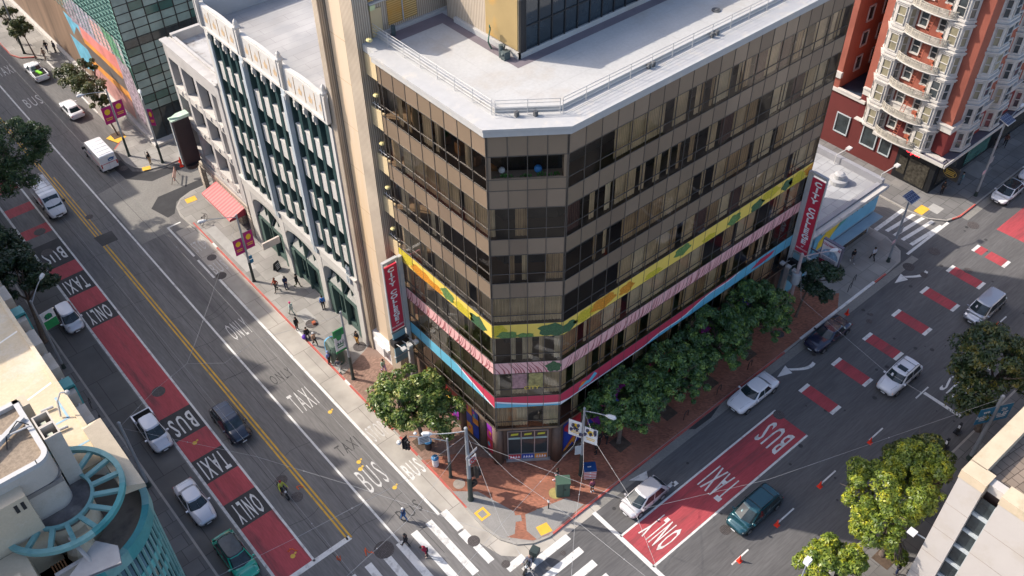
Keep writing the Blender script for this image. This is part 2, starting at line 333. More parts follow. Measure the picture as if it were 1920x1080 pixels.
def sheet(name, mt, z, quads, par=None):
    b = MB()
    for q in quads:
        if len(q) == 4 and not isinstance(q[0], tuple): x0, x1, y0, y1 = q; b.quad((x0, y0, z), (x1, y0, z), (x1, y1, z), (x0, y1, z))
        else:
            ar = sum(q[i-1][0]*q[i][1]-q[i][0]*q[i-1][1] for i in range(len(q))); q = q if ar > 0 else q[::-1]; b.face([(x, y, z) for x, y in q])
    return setting(name, b, mt, par or road)
# concrete strips of the road
sheet('bus_pad', pad, .004, [(22.95, 25.0, 40, 84), [(22.95, 40), (25.0, 40), (24.85, 36), (24.8, 33.6), (25.1, 32), (25.8, 30.8), (26.9, 30.0), (28.2, 29.6), (31, 29.65), (33.2, 29.65), (33.2, 28.9), (30, 28.9), (27.4, 28.9), (25.6, 29.6), (24.3, 30.9), (23.7, 33), (23.3, 36.5)]])
sheet('kerbside_concrete', conc_lane, .004, [(6.8, 9.75, 34, 130)])
sheet('gutter', asphl, .004, [(33.2, 79, 28.9, 29.68), (88.5, 140, 28.9, 29.68)])
sheet('pale_asphalt', asphl, .003, [[(19.3, 96), (22.9, 96.6), (26.5, 95.2), (36, 95.2), (36, 90.4), (28.5, 90.2), (25.6, 89.2), (23.6, 87), (22.9, 84.5), (19.3, 84.5)]])
sheet('darker_patch', asph2, .006, [[(22.6, 100.5), (24.0, 100.6), (24.1, 97.5), (26, 95.8), (30, 95.4), (30, 94.2), (25, 94.2), (22.9, 96.6)], [(22.7, 89.5), (24.2, 91), (30, 90.9), (30, 89.5), (27, 89.4), (25.4, 88.8), (24.3, 87), (23.4, 86.8)]])
sheet('dark_patch', dgrey, .0145, [[(15.8, 88.9), (17.75, 88.8), (17.7, 86.9), (15.95, 86.95)]])
# bus lane colours on the main road
sheet('bus_lane_paint', rp, .004, [(10.05, 13.0, 103.2, 105.4), (10.05, 13.0, 98.2, 99.9), (10.05, 13.0, 93.2, 95.0), (10.05, 13.0, 84.7, 86.9), (10.05, 13.0, 78.7, 81.5), (10.05, 13.0, 60.9, 75.9), (10.05, 13.0, 54.9, 57.7), (10.05, 13.0, 49.2, 52.0), (10.05, 13.0, 40.2, 46.3), (10.05, 13.0, 109, 110.8), (10.05, 13, 115, 116.8)])
sheet('bus_lane_black_paint', blk, .004, [(10.05, 13.0, 86.9, 91.5), (10.05, 13.0, 81.5, 84.7), (10.05, 13.0, 75.9, 78.7), (10.05, 13.0, 57.7, 60.9), (10.05, 13.0, 52.0, 54.9), (10.05, 13.0, 46.3, 49.2)])
sheet('bus_lane_paint', rpx, .004, [(32.65, 51.75, 22.6, 25.95), [(89.4, 26.1), (97.5, 26.1), (97.5, 22.6), (89.6, 22.7)], (100, 140, 22.6, 26.1)]+[(x, x+1.32, 22.75, 25.75) for x in (55.25, 60.1, 65.0, 69.8, 74.7, 79.5)]+[(84.35, 85.7, 24.95, 25.8), (84.35, 85.7, 22.75, 24.6)], road2)
sheet('lane_tick', wp, .008, [(x, x+1.32, y, y+.34) for x in (55.25, 60.1, 65.0, 69.8, 74.7, 79.5, 84.35) for y in (22.4, 25.76)], road2)
# white and yellow lines
L_ = [(12.96, 13.15, 40, 130), (18.93, 19.12, 37.0, 180), (22.78, 23.02, 37.0, 74.0), (22.5, 22.72, 74.6, 78.2), (22.5, 22.72, 79.0, 85.3), (22.72, 24.1, 85.1, 85.3), (19.1, 19.1, 0, 0), (10.6, 16.35, 39.75, 40.2)]
sheet('lane_line', wp, .008, L_[:6]+L_[7:])
sheet('lane_line', wp2, .008, [(9.85, 10.08, 40.2, 135)])
sheet('centre_line', yp, .008, [(15.98, 16.13, 39.9, 86.9), (16.3, 16.45, 39.9, 86.9), (16.0, 16.12, 88.9, 102.5), (16.3, 16.42, 88.9, 102.5), (16.66, 16.76, 88.9, 102.5), (16.0, 16.12, 102.5, 190), (16.3, 16.42, 102.5, 190)])
sheet('lane_line', wp, .008, [(32.5, 51.9, 25.93, 26.1), (32.5, 51.75, 22.4, 22.58), (32.25, 32.62, 14, 29.0), (63.35, 63.7, 15.0, 18.55), (70.4, 70.7, 16.1, 18.2), (62.4, 64.4, 18.62, 18.75)]+[(x, x+2.0, 18.62, 18.75) for x in (37.2, 42.9, 48.5, 55.3, 69.0, 76.0, 82.5)], road2)
sheet('crosswalk_bar', wp, .008, [(x, x+.62, y0, 37.05) for x, y0 in ((23.05, 34.8), (21.55, 31.0), (20.1, 31.4), (18.65, 30.8), (17.2, 30.8), (15.7, 30.8), (14.2, 30.8), (12.7, 30.8), (11.2, 30.8), (9.7, 30.8), (8.2, 30.8))]+[(23.1, 23.7, 31.0, 32.9), (22.95, 23.65, 33.4, 34.6)])
sheet('crosswalk_bar', wp, .008, [(24.75, 29.4, y, y+.62) for y in (28.4, 26.9, 25.4, 23.9, 22.4, 20.9, 19.4)]+[(23.9, 25.6, 29.35, 30.0)], road2)
b = MB()                                        # zebra across the alley by the shop
for i, t in enumerate((.02, .3, .56, .82)): b.quad((80.4, 30.4+t*3.7, .008), (85.6, 30.0+t*3.7, .008), (85.6, 30.0+t*3.7+.42, .008), (80.4, 30.4+t*3.7+.42, .008))
b.quad((78.8, 29.95, .009), (86.6, 29.95, .009), (86.6, 30.25, .009), (78.8, 30.25, .009)); b.quad((79.7, 34.3, .009), (85.0, 34.3, .009), (85.0, 34.75, .009), (79.7, 34.75, .009)); setting('crosswalk_bar', b, wp, road2)
# lettering on the road
def road_text(txt, cx, cy, wd, ln, head, mt=wp, z=.012, par=None):
    bo = .014 if mt is wp else -.004
    b = MB(); up = {'+Y': (0, 1, 0), '-Y': (0, -1, 0), '-X': (-1, 0, 0)}[head]; rt = {'+Y': (1, 0, 0), '-Y': (-1, 0, 0), '-X': (0, 1, 0)}[head]
    b2 = MB(); text_mb(b2, txt, (0, 0, 0), (1, 0, 0), (0, 1, 0), 1, bold=bo, spacing=1.3)
    W = max(v[0] for v in b2.v)-min(v[0] for v in b2.v); H = max(v[1] for v in b2.v)-min(v[1] for v in b2.v)
    text_mb(b, txt, (cx, cy, z), rt, up, ln/H, sx=wd/W/(ln/H), bold=bo, spacing=1.3); setting('road_lettering', b, mt, par or road)
for t, y in (('BUS', 88.9), ('TAXI', 83.0), ('ONLY', 77.3), ('BUS', 59.2), ('TAXI', 53.4), ('ONLY', 47.7)): road_text(t, 11.5, y, 2.15, 2.3, '-Y')
for t, y in (('ONLY', 66.4), ('TAXI', 54.6), ('BUS', 43.6), ('BUS', 120.3), ('TAXI', 130.4)): road_text(t, 20.9, y, 1.95, 2.6 if y > 50 else 2.7, '+Y', wp2)
for t, x, y in (('STOP', 23.9, 80.2), ('BUS', 23.75, 75.8), ('STOP', 23.95, 47.3), ('BUS', 24.0, 42.0)): road_text(t, x, y, 1.5, 1.9, '+Y', wp2 if y > 48 or t == 'STOP' else wp)
for t, x, y in (('ONLY', 20.9, 58.4), ('TAXI', 21.1, 47.6), ('BUS', 21.3, 38.9)): road_text(t, x, y, 2.0, 1.3, '+Y', ghost, .007)
for t, x in (('BUS', 49.4), ('TAXI', 42.2), ('ONLY', 35.2)): road_text(t, x, 24.2, 2.3, 2.9, '-X', par=road2)
road_text('BUS', 66.2, 16.9, 2.2, 2.6, '-X', par=road2)
def turn_arrow(x, y):
    b = MB(); z = .012; b.face([(x-1.9, y+.75, z), (x-.45, y+.15, z), (x-.2, y+1.15, z)]) ; pts = [(x-.3+t*2.4, y+.6-1.05*sin(t*PI*.62)) for t in [i/7 for i in range(8)]]
    for (x0, y0), (x1, y1) in zip(pts, pts[1:]): b.quad((x0, y0-.17, z), (x1, y1-.17, z), (x1, y1+.17, z), (x0, y0+.17, z))
    setting('turn_arrow', b, wp, road2)
turn_arrow(57.0, 27.6); turn_arrow(75.9, 27.7)
sheet('turn_arrow', wp, .012, [[(36.8, 29.3), (38.6, 29.0), (38.0, 28.2)], (38.2, 39.4, 26.55, 26.9), (39.2, 39.7, 26.4, 26.75)], road2)
# brick paving and kerb ramps at the corner
sheet('brick_paving', brick2, .136, [[(25.17, 54.6), (29.6, 56.3), (29.6, 37.5), (27.6, 36.6), (25.1, 38.2)]])
sheet('brick_paving', brick, .137, [[(25.1, 38.2), (25.2, 42), (27.6, 40.8), (29.5, 38.5), (34, 34.6), (66.2, 34.6), (66.2, 32.7), (68.5, 31.2), (66.5, 29.95), (31, 29.85), (28.3, 29.8), (27.0, 30.2), (25.3, 32.2), (25.0, 34), (25.05, 36)]])
sheet('kerb_ramp', ramp, .142, [[(25.03, 38.0), (26.6, 36.6), (27.6, 33.2), (27.3, 32.6), (26.3, 31.6), (25.3, 31.9), (25.02, 33.6)], [(28.1, 32.4), (31.6, 31.4), (32.3, 30.0), (28.6, 29.8), (27.3, 30.1), (27.2, 31.2)]])
sheet('tactile_pad', pyel, .147, [[(27.95, 30.95), (28.9, 30.75), (28.75, 29.85), (27.75, 30.1)], [(25.2, 97.3), (26.1, 97.0), (25.9, 96.3), (25.0, 96.6)], [(26.2, 88.4), (27.4, 88.3), (27.3, 87.4), (26.1, 87.5)], [(24.5, 108.8-3), (25.7, 109.3-3), (26.6, 107.6-3), (25.2, 106.9-3)], (85.4, 87.0, 32.6, 33.6)])
sheet('tactile_pad', pyel, .147, [(25.05, 26.0, 34.2, 35.2)]); sheet('access_cover', ramp, .152, [(25.25, 25.8, 34.4, 35.0), [(26.9, 33.2), (27.8, 32.6), (27.5, 32.1), (26.6, 32.7)], [(29.1, 32.2), (29.5, 31.9), (28.9, 30.9), (28.5, 31.2)]])
sheet('pavement_repair', M('repair_pale', (.36, .35, .33), .9, .1, 1), .136, [(26.2, 27.3, 62.5, 64.5), (27, 28, 69, 70.4), (25.5, 26.6, 73, 82), (86.8, 88.2, 31.6, 32.9), (56, 57.2, 30.2, 31)])
sheet('pavement_repair', M('repair_dim', (.21, .2, .19), .9, .1, 1), .136, [(25.3, 26.4, 71.6, 73), (26.6, 27.5, 58.8, 60), (96, 99, 32, 34), (87.8, 89, 37.0, 38.2)])
sheet('dark_stain', M('gutter_water', (.05, .05, .05), .5, .2, 1), .009, [[(44.5, 29.66), (48.8, 29.66), (47, 29.2), (45, 29.25)]], road2)
# manholes
b = MB()
for x, y, r_ in ((11.8, 93.8, .62), (11.1, 89.9, .6), (16.9, 92.7, .42), (11.5, 64.1, .62), (15.0, 48.3, .5), (15.1, 46.0, .5), (23.5, 33.3, .5), (23.3, 74.4, .55), (17.7, 37.3, .8), (23.9, 77.6, .5), (51.7, 25.5, .5), (88.2, 28.1, .62), (81.3, 28.5, .6), (77.2, 28.9, .6), (81.2, 24.6, .45), (39.2, 21.0, .45), (77.3, 27.2, .4), (24.1, 30.1, .35), (28.1, 27.9, .22), (23.9, 27.6, .7), (67.5, 27, .3), (68.4, 27.4, .2), (23.6, 98.8, .5)): b.cyl(x, y, .002, .016, r_, n=20)
setting('manhole_cover', b, iron, road)
b = MB()
for x, y, r_ in ((26.6, 62.2, .62), (28.4, 56.6, .62), (59.5, 31.6, .5)): b.cyl(x, y, .12, .15, r_, n=20)
setting('manhole_cover', b, iron, road); b = MB(); b.cyl(31.3, 32.3, .12, .15, .55, n=20); setting('manhole_cover', b, M('cover_mustard', (.33, .27, .1), .8, .2, 3), road); b = MB(); b.cyl(25.9, 38.2, .12, .15, .5, n=20); setting('manhole_cover', b, M('cover_grey', (.3, .26, .22), .8, .2, 3), road)
# sprayed utility marks and painted footprints
b = MB()
for x, y in ((15.9, 46.9), (16.6, 38.0), (16.2, 35.4), (14.6, 38.9), (12.2, 42.0)):
    pts = [(x+random.uniform(-.35, .35), y+random.uniform(-.45, .45)) for _ in range(6)]; b.tube([(p[0], p[1], .013) for p in pts], .045, 4)
setting('utility_spray_mark', b, oran, road); b = MB()
for x, y in ((20.9, 45.6), (20.6, 44.9), (21.7, 41.5), (22.0, 51.8), (12.0, 41.5), (11.3, 56.6)): b.cyl(x, y, .0125, .0145, .2, n=12); b.cyl(x+.3, y+.12, .0125, .0145, .1, n=8)
setting('painted_footprint', b, gyel, road)
# tar joints across the lanes
b = MB()
for i in range(34):
    x0 = random.choice((13.2, 16.5, 19.2)); y = random.uniform(34, 130); n = 6; ph = random.random()*6; pts = [(x0+j*.55, y+.25*sin(ph+j*.8)+j*.05) for j in range(n)]
    for (xa, ya), (xb, yb) in zip(pts, pts[1:]): b.quad((xa, ya-.018, .0035), (xb, yb-.018, .0035), (xb, yb+.018, .0035), (xa, ya+.018, .0035))
for i in range(60):
    x0 = random.uniform(33, 100); y = random.uniform(14, 28.6); L0 = random.uniform(.08, .22); b.cyl(x0, y, .002, .0034, L0, n=8)
for x in (17.6, 21, 14.4): 
    pts = [(x+.15*sin(i*.5+x), 34+i*4) for i in range(24)]
    for (xa, ya), (xb, yb) in zip(pts, pts[1:]): b.quad((xa-.02, ya, .0036), (xa+.02, ya, .0036), (xb+.02, yb, .0036), (xb-.02, yb, .0036))
setting('tar_seam', b, dgrey, road)
# ================================================================ FACADE HELPER
class Fac:
    """vertical facade: origin o (x,y), running direction along u, outward n = u turned clockwise"""
    def __init__(s, p0, p1):
        s.o = p0; dx, dy = p1[0]-p0[0], p1[1]-p0[1]; s.len = math.hypot(dx, dy); s.u = (dx/s.len, dy/s.len); s.n = (s.u[1], -s.u[0])
    def p(s, a, d, z): return (s.o[0]+s.u[0]*a+s.n[0]*d, s.o[1]+s.u[1]*a+s.n[1]*d, z)
    def box(s, mb, a0, a1, d0, d1, z0, z1, k=None):
        mb.obox(s.p(a0, d0, z0), [(s.u[i] if i < 2 else 0)*(a1-a0) for i in range(3)], [(s.n[i] if i < 2 else 0)*(d1-d0) for i in range(3)], (0, 0, z1-z0), k); return mb
    def quad(s, mb, a0, a1, d, z0, z1, k=None): mb.quad(s.p(a0, d, z0), s.p(a1, d, z0), s.p(a1, d, z1), s.p(a0, d, z1), k); return mb
    def poly(s, mb, pts, d, k=None):
        ar = sum(pts[i-1][0]*pts[i][1]-pts[i][0]*pts[i-1][1] for i in range(len(pts))); pts = pts if ar > 0 else pts[::-1]
        mb.face([s.p(a, d, z) for a, z in pts], k); return mb
# ================================================================ BROWN GLASS OFFICE BUILDING ON THE CORNER
brown = M('bronze_panel', (.205, .15, .102), .32, .06, .4, spec=.6, bump=.06, bsc=1.2)
brown_l = M('bronze_frame', (.105, .092, .08), .4, .08, 2, metal=.3)
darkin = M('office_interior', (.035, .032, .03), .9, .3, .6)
curt = pattern('curtain_fabric', 'wave', (.78, .66, .48), (.56, .46, .33), 3.2, .95, var=.1, bump=0, ssc=.8)
curts = [curt, pattern('curtain_fabric_pale', 'wave', (.86, .78, .62), (.66, .58, .45), 3.2, .95, var=.1, bump=0, ssc=.8), pattern('curtain_fabric_brown', 'wave', (.58, .44, .29), (.38, .28, .18), 2.6, .95, var=.1, bump=0, ssc=.8)]; curt2 = pattern('curtain_fabric_mauve', 'wave', (.2, .12, .12), (.08, .05, .05), 3.2, .95, var=.1, bump=0)
bglass = glassy('bronze_glass', (.92, .84, .74), ior=1.55, rough=.02)
stone_b = pattern('granite_column', 'brick', (.13, .085, .065), (.09, .06, .05), 1, .55, sq=(.8, .6), mortar=.01, var=.18)
white_r = M('roof_membrane_white', (.425, .42, .405), .85, .05, .35, col2=(.39, .36, .32), sc2=.22, bump=.05, bsc=3, fine=.12)
white_m = M('white_metal', (.42, .415, .405), .5, .05, 2, col2=(.5, .47, .42), sc2=.9)
purple = M('roof_walkway_pad', (.17, .145, .16), .9, .12, .6)
rib = pattern('ribbed_concrete', 'wave', (.50, .42, .33), (.27, .22, .165), 2.6, .9, rot=(0, 0, R(45)), msc=(1, 1, .001), bump=.5, var=.1)
peach = M('peach_panel', (.58, .46, .335), .8, .06, .25, col2=(.60, .43, .25), sc2=.2, streak=True)
louv = pattern('louvre_yellow', 'brick', (.62, .43, .18), (.25, .16, .05), 1, .7, rot=(R(90), 0, 0), sq=(40, .16), mortar=.035, var=.02, stain=(.5, .25, .05))
louvx = pattern('louvre_yellow_side', 'brick', (.60, .47, .25), (.33, .24, .11), 1, .7, rot=(R(90), 0, R(90)), sq=(40, .16), mortar=.035, var=.02, stain=(.55, .28, .05))
beige = M('beige_paint', (.55, .43, .25), .8, .06, .6)
blackm = M('black_metal', (.02, .02, .022), .5, .1, 1)
OFF = (29.5, 34.5, 0)
office = thing('office_building', 'brown glass office block with a chamfered corner and yellow, pink and blue mural bands', 'building', OFF)
FL, FC, FR = Fac((29.5, 49.15), (29.5, 37.6)), Fac((29.5, 37.6), (33.6, 34.5)), Fac((33.6, 34.5), (63.15, 34.5))
ROWS = [(4.95, 7.6), (8.9, 11.6), (12.85, 15.55), (16.95, 19.6), (21.0, 23.6), (25.0, 27.6), (29.05, 31.7)]
SPAN = [(7.6, 8.9), (11.6, 12.85), (15.55, 16.95), (19.6, 21.0), (23.6, 25.0), (27.6, 29.05), (31.7, 33.3)]
def bays(F):
    if F is FL: return [(0, .45)]+[(.45+i*1.3875, .45+(i+1)*1.3875) for i in range(8)]
    if F is FC: return [(.1+i*1.235, .1+(i+1)*1.235) for i in range(4)]
    n = 21; w_ = F.len/n; return [(i*w_, (i+1)*w_) for i in range(n)]
# core
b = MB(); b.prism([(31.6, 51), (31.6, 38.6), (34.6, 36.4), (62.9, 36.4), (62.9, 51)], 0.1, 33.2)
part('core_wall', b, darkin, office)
b = MB()
for z0, z1 in SPAN: b.prism([(29.58, 49.1), (29.58, 37.64), (33.63, 34.58), (63.05, 34.58), (63.05, 37.5), (34, 37.5), (32, 39), (32, 49.1)], z0+.02, z1-.02)
b.prism([(29.58, 49.1), (29.58, 37.64), (33.63, 34.58), (63.05, 34.58), (63.05, 37.5), (34, 37.5), (32, 39), (32, 49.1)], 4.72, 4.94)
b.box(62.9, 63.14, 34.52, 51, 4.7, 33.3); part('wall', b, brown, office)
# spandrels
b = MB()
for F in (FL, FC, FR):
    for z0, z1 in SPAN[3:]:
        b = MB()
        for a0, a1 in bays(F): F.box(b, a0, a1-.002, -.07, random.uniform(-.004, 0), z0, z1, random.choice((0, 0, 1, 2)))
        if F is FC and z0 == 27.6: FC.box(b, 0, .05, -.07, 0, z1, 31.7)
        part('spandrel_panel', b, [brown, M('bronze_panel_pale', (.225, .165, .115), .27, .05, .4, spec=.7), M('bronze_panel_deep', (.18, .13, .09), .36, .05, .4, spec=.6)], office)
    b = MB(); F.box(b, 0, F.len, -.07, .0, 4.7, 4.95); part('sill_beam', b, brown, office)
# mullions and rails
b = MB(); C_ = MB()
for F in (FL, FC, FR):
    ed = sorted({x for a in bays(F) for x in a})
    for a in ed:
        for zz in ((4.72, 33.28),): F.box(b, a-.024, a+.024, -.04, .022, *zz)
    for z0, z1 in ROWS:
        for z in (z0, z0+.88, z1): F.box(b, 0, F.len, -.04, .016, z-.028, z+.028)
part('mullion', b, brown_l, office)
# windows: glass pane + curtain behind; the hundred biggest in view as parts of their own
def office_curtain(F, a0, a1, z0, z1, lit):
    b = MB(); w_ = a1-a0; r = random.random()
    def fold(s0, s1, k=0, zt=None):
        k = random.choice((0, 0, 1, 2)); n = max(2, int((s1-s0)/.11)); zt = z0+.06 if zt is None else zt
        for i in range(n):
            x0, x1 = s0+(s1-s0)*i/n, s0+(s1-s0)*(i+1)/n; d0 = -.22-(.07 if i % 2 else 0); d1 = -.22-(0 if i % 2 else .07)
            b.quad(F.p(x0, d0, zt), F.p(x1, d1, zt), F.p(x1, d1, z1-.03), F.p(x0, d0, z1-.03), k)
    if r < lit[0]: fold(a0+.02, a1-.02)
    elif r < lit[0]+lit[1]:
        c = random.uniform(.25, .75)*w_
        if random.random() < .5: fold(a0+.02, a0+c)
        else: fold(a1-c, a1-.02)
    elif r < lit[0]+lit[1]+.06: fold(a0+.02, a0+w_*.3); fold(a1-w_*.3, a1-.02)
    return b if b.f else None
wins = []
for F in (FL, FC, FR):
    for ri, (z0, z1) in enumerate(ROWS):
        for bi, (a0, a1) in enumerate(bays(F)):
            if F is FL and bi == 0: continue
            if F is FC and ri == 6: continue
            c = F.p((a0+a1)/2, 0, (z0+z1)/2); 
            if not inframe(c, 30): continue
            c1 = project(F.p(a0, 0, z0)); c2 = project(F.p(a1, 0, z1)); wins.append((abs(c1[0]-c2[0])*abs(c1[1]-c2[1]), F, ri, bi, a0, a1, z0, z1))
wins.sort(key=lambda t: -t[0]); restg, restc = MB(), MB()
for i, (ar, F, ri, bi, a0, a1, z0, z1) in enumerate(wins):
    if F is FL: lit = [(.85, .1), (.8, .1), (.45, .3), (.5, .35), (.3, .35), (.55, .2), (.12, .15)][ri]
    elif F is FC: lit = [(.6, .2), (.35, .2), (.15, .2), (.9, .1), (.15, .3), (.3, .2), (0, 0)][ri]
    else: lit = [(.35, .25), (.4, .4), (.45, .35), (.85, .1), (.7, .2), (.45, .35), (.5, .35)][ri]
    if F is FR and bi < 4 and ri > 2: lit = (.15, .15)
    cu = office_curtain(F, a0, a1, z0, z1, lit)
    if i < 100:
        g = MB(); F.quad(g, a0+.03, a1-.03, -.02, z0+.03, z1-.03); wo_ = part('window', g, bglass, office)
        if cu: part('curtain', cu, curts if random.random() < .93 else curt2, wo_)
    else:
        F.quad(restg, a0+.03, a1-.03, -.02, z0+.03, z1-.03)
        if cu: n = len(restc.v); restc.v += cu.v; restc.f += [tuple(n+j for j in f) for f in cu.f]; restc.m += cu.m
rw = part('window', restg, bglass, office, kind='stuff'); part('curtain', restc, curts, rw, kind='stuff')
# room contents seen through the top floor glass
b = MB()
for a in (2.9, 5.6, 8.7): b.cyl(29.5+.9, 49.15-a, 29.05, 31.7, .26, n=12)
part('interior_column', b, M('interior_column', (.6, .5, .36), .8, .05), office)
b = MB()
for i in range(9): x, y = 34.5+i*.9 if i > 5 else 30.6, 38.5+i*1.6 if i <= 5 else 35.3; b.box(x, x+.5, y, y+.6, 29.06, 29.7+.1*(i % 3))
part('stored_furniture', b, M('stored_wood', (.3, .14, .05), .7, .3, 2), office)
# corner balcony on the top window floor of the chamfer
b = MB(); FC.box(b, .05, 5.1, -.12, 0.0, 29.02, 30.0); FC.box(b, .05, .3, -1.2, 0, 30.0, 31.7); FC.box(b, 4.85, 5.1, -1.2, 0, 30.0, 31.7); FC.box(b, .3, 4.85, -1.2, -.1, 29.6, 29.75)
bal = part('balcony', b, brown, office); b = MB()
for i in range(4): FC.quad(b, .45+i*1.05, 1.42+i*1.05, -1.15, 30.0, 31.65)
part('balcony_door', b, bglass, bal); b = MB()
for i in range(60): 
    a = random.choice((1.3, 2.6, 3.5, 4.3))+random.gauss(0, .25); p = FC.p(a, -.3-random.random()*.3, 29.75); h = random.uniform(.05, .3); b.quad(p, (p[0]+.06, p[1], p[2]), (p[0]+.1, p[1]+.03, p[2]+h), (p[0]-.05, p[1], p[2]+h))
part('weeds', b, M('weed_green', (.08, .2, .04), .8, .3, 4), bal); b = MB()
for a, r_, k in ((1.0, .22, 0), (3.3, .27, 1)): b.ball(FC.p(a, -.8, 30.1), r_, 10, k)
part('stored_bag', b, [M('bag_grey', (.4, .38, .35), .8), M('bag_blue', (.02, .12, .28), .6)], bal)
# mural bands
Y_, PK, CR, BL, WH = M('mural_yellow', (.72, .52, .10), .55, .05, .8), M('mural_pink', (.72, .42, .40), .55, .06, .8), M('mural_crimson', (.52, .045, .09), .55, .05, .8), M('mural_blue', (.13, .44, .60), .5, .05, .8), M('mural_white', (.75, .76, .8), .6, .04)
GA, GB, GC, GO, PD = M('mural_tree_dark', (.045, .11, .05), .6, .5, 9), M('mural_tree_green', (.11, .2, .06), .6, .5, 9), M('mural_tree_ochre', (.5, .4, .03), .6, .35, 11), M('mural_tree_orange', (.55, .22, .02), .6, .4, 10), M('mural_rose_line', (.36, .10, .11), .6, .2, 3)
b = MB()
for F in (FL, FC, FR):
    F.box(b, 0, F.len, -.07, .012, 15.57, 16.93, 0); F.box(b, 0, F.len, -.07, .012, 11.62, 12.83, 1)
    F.box(b, 0, F.len, -.07, .012, 7.62, 8.88, 2 if F is not FL else 3)
part('mural_band', b, [Y_, PK, CR, BL], office)
def blob(F, mb, a, z, w_, h, k, d=.02, zlo=15.57, zhi=16.93):
    ph = random.random()*6; n = 22; pts = []
    for i in range(n):
        t = 2*PI*i/n; rr = 1+.13*sin(5*t+ph)+.06*sin(9*t+ph); pts.append((min(max(a+w_/2*rr*cos(t), .01), F.len-.01), min(max(z+h/2*rr*sin(t), zlo), zhi)))
    F.poly(mb, pts, d, k)
b = MB(); blob(FL, b, .9, 16.4, 2.0, 1.2, 2); blob(FL, b, 2.9, 16.0, 2.6, 1.1, 3); blob(FL, b, 4.6, 15.9, 2.0, .8, 3, .022); blob(FL, b, 6.3, 16.2, 1.6, 1.1, 1); blob(FL, b, 8.2, 16.0, 2.4, 1.0, 2); blob(FL, b, 9.9, 16.0, 1.9, 1.3, 0)
blob(FC, b, .5, 16.3, 1.1, 1.4, 2); blob(FC, b, 1.1, 15.85, 1.5, .8, 1, .022); blob(FC, b, 2.4, 15.75, 1.3, .5, 1, .022); blob(FC, b, 4.4, 16.2, 2.1, 1.3, 0, .024)
blob(FR, b, .5, 16.1, 1.8, 1.0, 0); blob(FR, b, 2.3, 16.2, 2.3, 1.1, 2)
a = 4.1
for kk, w_, h, z in ((3, 2.6, 1.2, 16.3), (3, 1.6, 1.0, 16.2), (2, 1.9, .7, 15.9), (1, 1.9, 1.0, 16.4), (2, 1.7, .6, 15.9), (1, 1.6, 1.1, 16.1), (0, 1.7, 1.1, 16.0), (2, 2.4, 1.0, 16.4), (0, 1.5, 1.1, 16.2), (2, 2.4, 1.3, 16.1), (3, 2.8, 1.2, 16.3), (3, 3.0, 1.3, 16.2)):
    blob(FR, b, a, z, w_, h, kk, .02+.002*(kk % 2)); a += w_*.93+(1.5 if a > 6 and a < 20 else .05)
blob(FC, b, 4.55, 12.2, 1.2, 1.1, 0, .026, 11.62, 12.83)
mt_ = part('mural_trees', b, [GA, GB, GC, GO], office); b = MB()
for F in (FL, FC, FR):
    a = .3
    while a < F.len-.9:
        for j in range(2):
            x = a+random.uniform(-.1, .2)+j*.3; dx = random.uniform(.25, .75)*(1 if F is FR else -1 if F is FC else 1); n = 6
            for i in range(n):
                t0, t1 = i/n, (i+1)/n; xa, xb = x+dx*t0+.07*sin(t0*5), x+dx*t1+.07*sin(t1*5); za, zb = 11.64+1.16*t0, 11.64+1.16*t1; w0 = .05*(1-t0)+.02
                F.poly(b, [(xa, za), (xa+w0*1.6, za), (xb+w0*1.6, zb), (xb, zb)], .018+.001*j)
        a += random.uniform(.4, .8)
part('mural_branches', b, PD, office); b = MB()
def wave_strip(F, fn_lo, fn_hi, k, d, n=60):
    for i in range(n):
        a0, a1 = F.len*i/n, F.len*(i+1)/n; l0, h0, l1, h1 = fn_lo(a0), fn_hi(a0), fn_lo(a1), fn_hi(a1)
        if h0-l0 < .005 and h1-l1 < .005: continue
        b.quad(F.p(a0, d, l0), F.p(a1, d, l1), F.p(a1, d, max(h1, l1)), F.p(a0, d, max(h0, l0)), k)
cl = lambda v: min(max(v, 7.63), 8.87)
fl = lambda a: cl(8.95-max(0, a-6.7)*.27)          # crimson above this on the left facade
wave_strip(FL, lambda a: cl(fl(a)), lambda a: 8.87, 0, .02); wave_strip(FL, lambda a: cl(fl(a)-.18*min(1, max(0, a-6.5))), fl, 2, .021)
fc = lambda a: cl(8.25-.45*sin(min(a, 5)/5.14*PI*.62)); wave_strip(FC, lambda a: 7.63, fc, 1, .02); wave_strip(FC, lambda a: fc(a), lambda a: cl(fc(a)+.17), 2, .021)
fr = lambda a: cl(7.62+(max(0, a-9.6)*.105+.16*sin((a-9.6)*1.02) if a > 9.6 else 0))
wave_strip(FR, lambda a: 7.63, fr, 1, .02, 90); wave_strip(FR, fr, lambda a: cl(fr(a)+.13), 2, .021, 90); wave_strip(FR, lambda a: 7.63, lambda a: cl(7.62+max(0, .4-.3*a)), 2, .022)
FR.poly(b, [(23.2, 8.0), (24.5, 8.6), (26.6, 8.55), (26.2, 8.15), (24.8, 7.9)], .026, 0)
FR.poly(b, [(1.9, 7.8), (2.3, 8.5), (3.1, 8.3), (3.7, 8.8), (4.0, 8.4), (3.3, 7.9), (2.6, 8.0)], .026, 1); FR.poly(b, [(1.95, 8.1), (2.3, 8.6), (2.9, 8.45), (2.4, 8.2)], .028, 3)
part('mural_wave', b, [CR, BL, WH, M('mural_orange', (.75, .2, .04), .6, .1)], office)
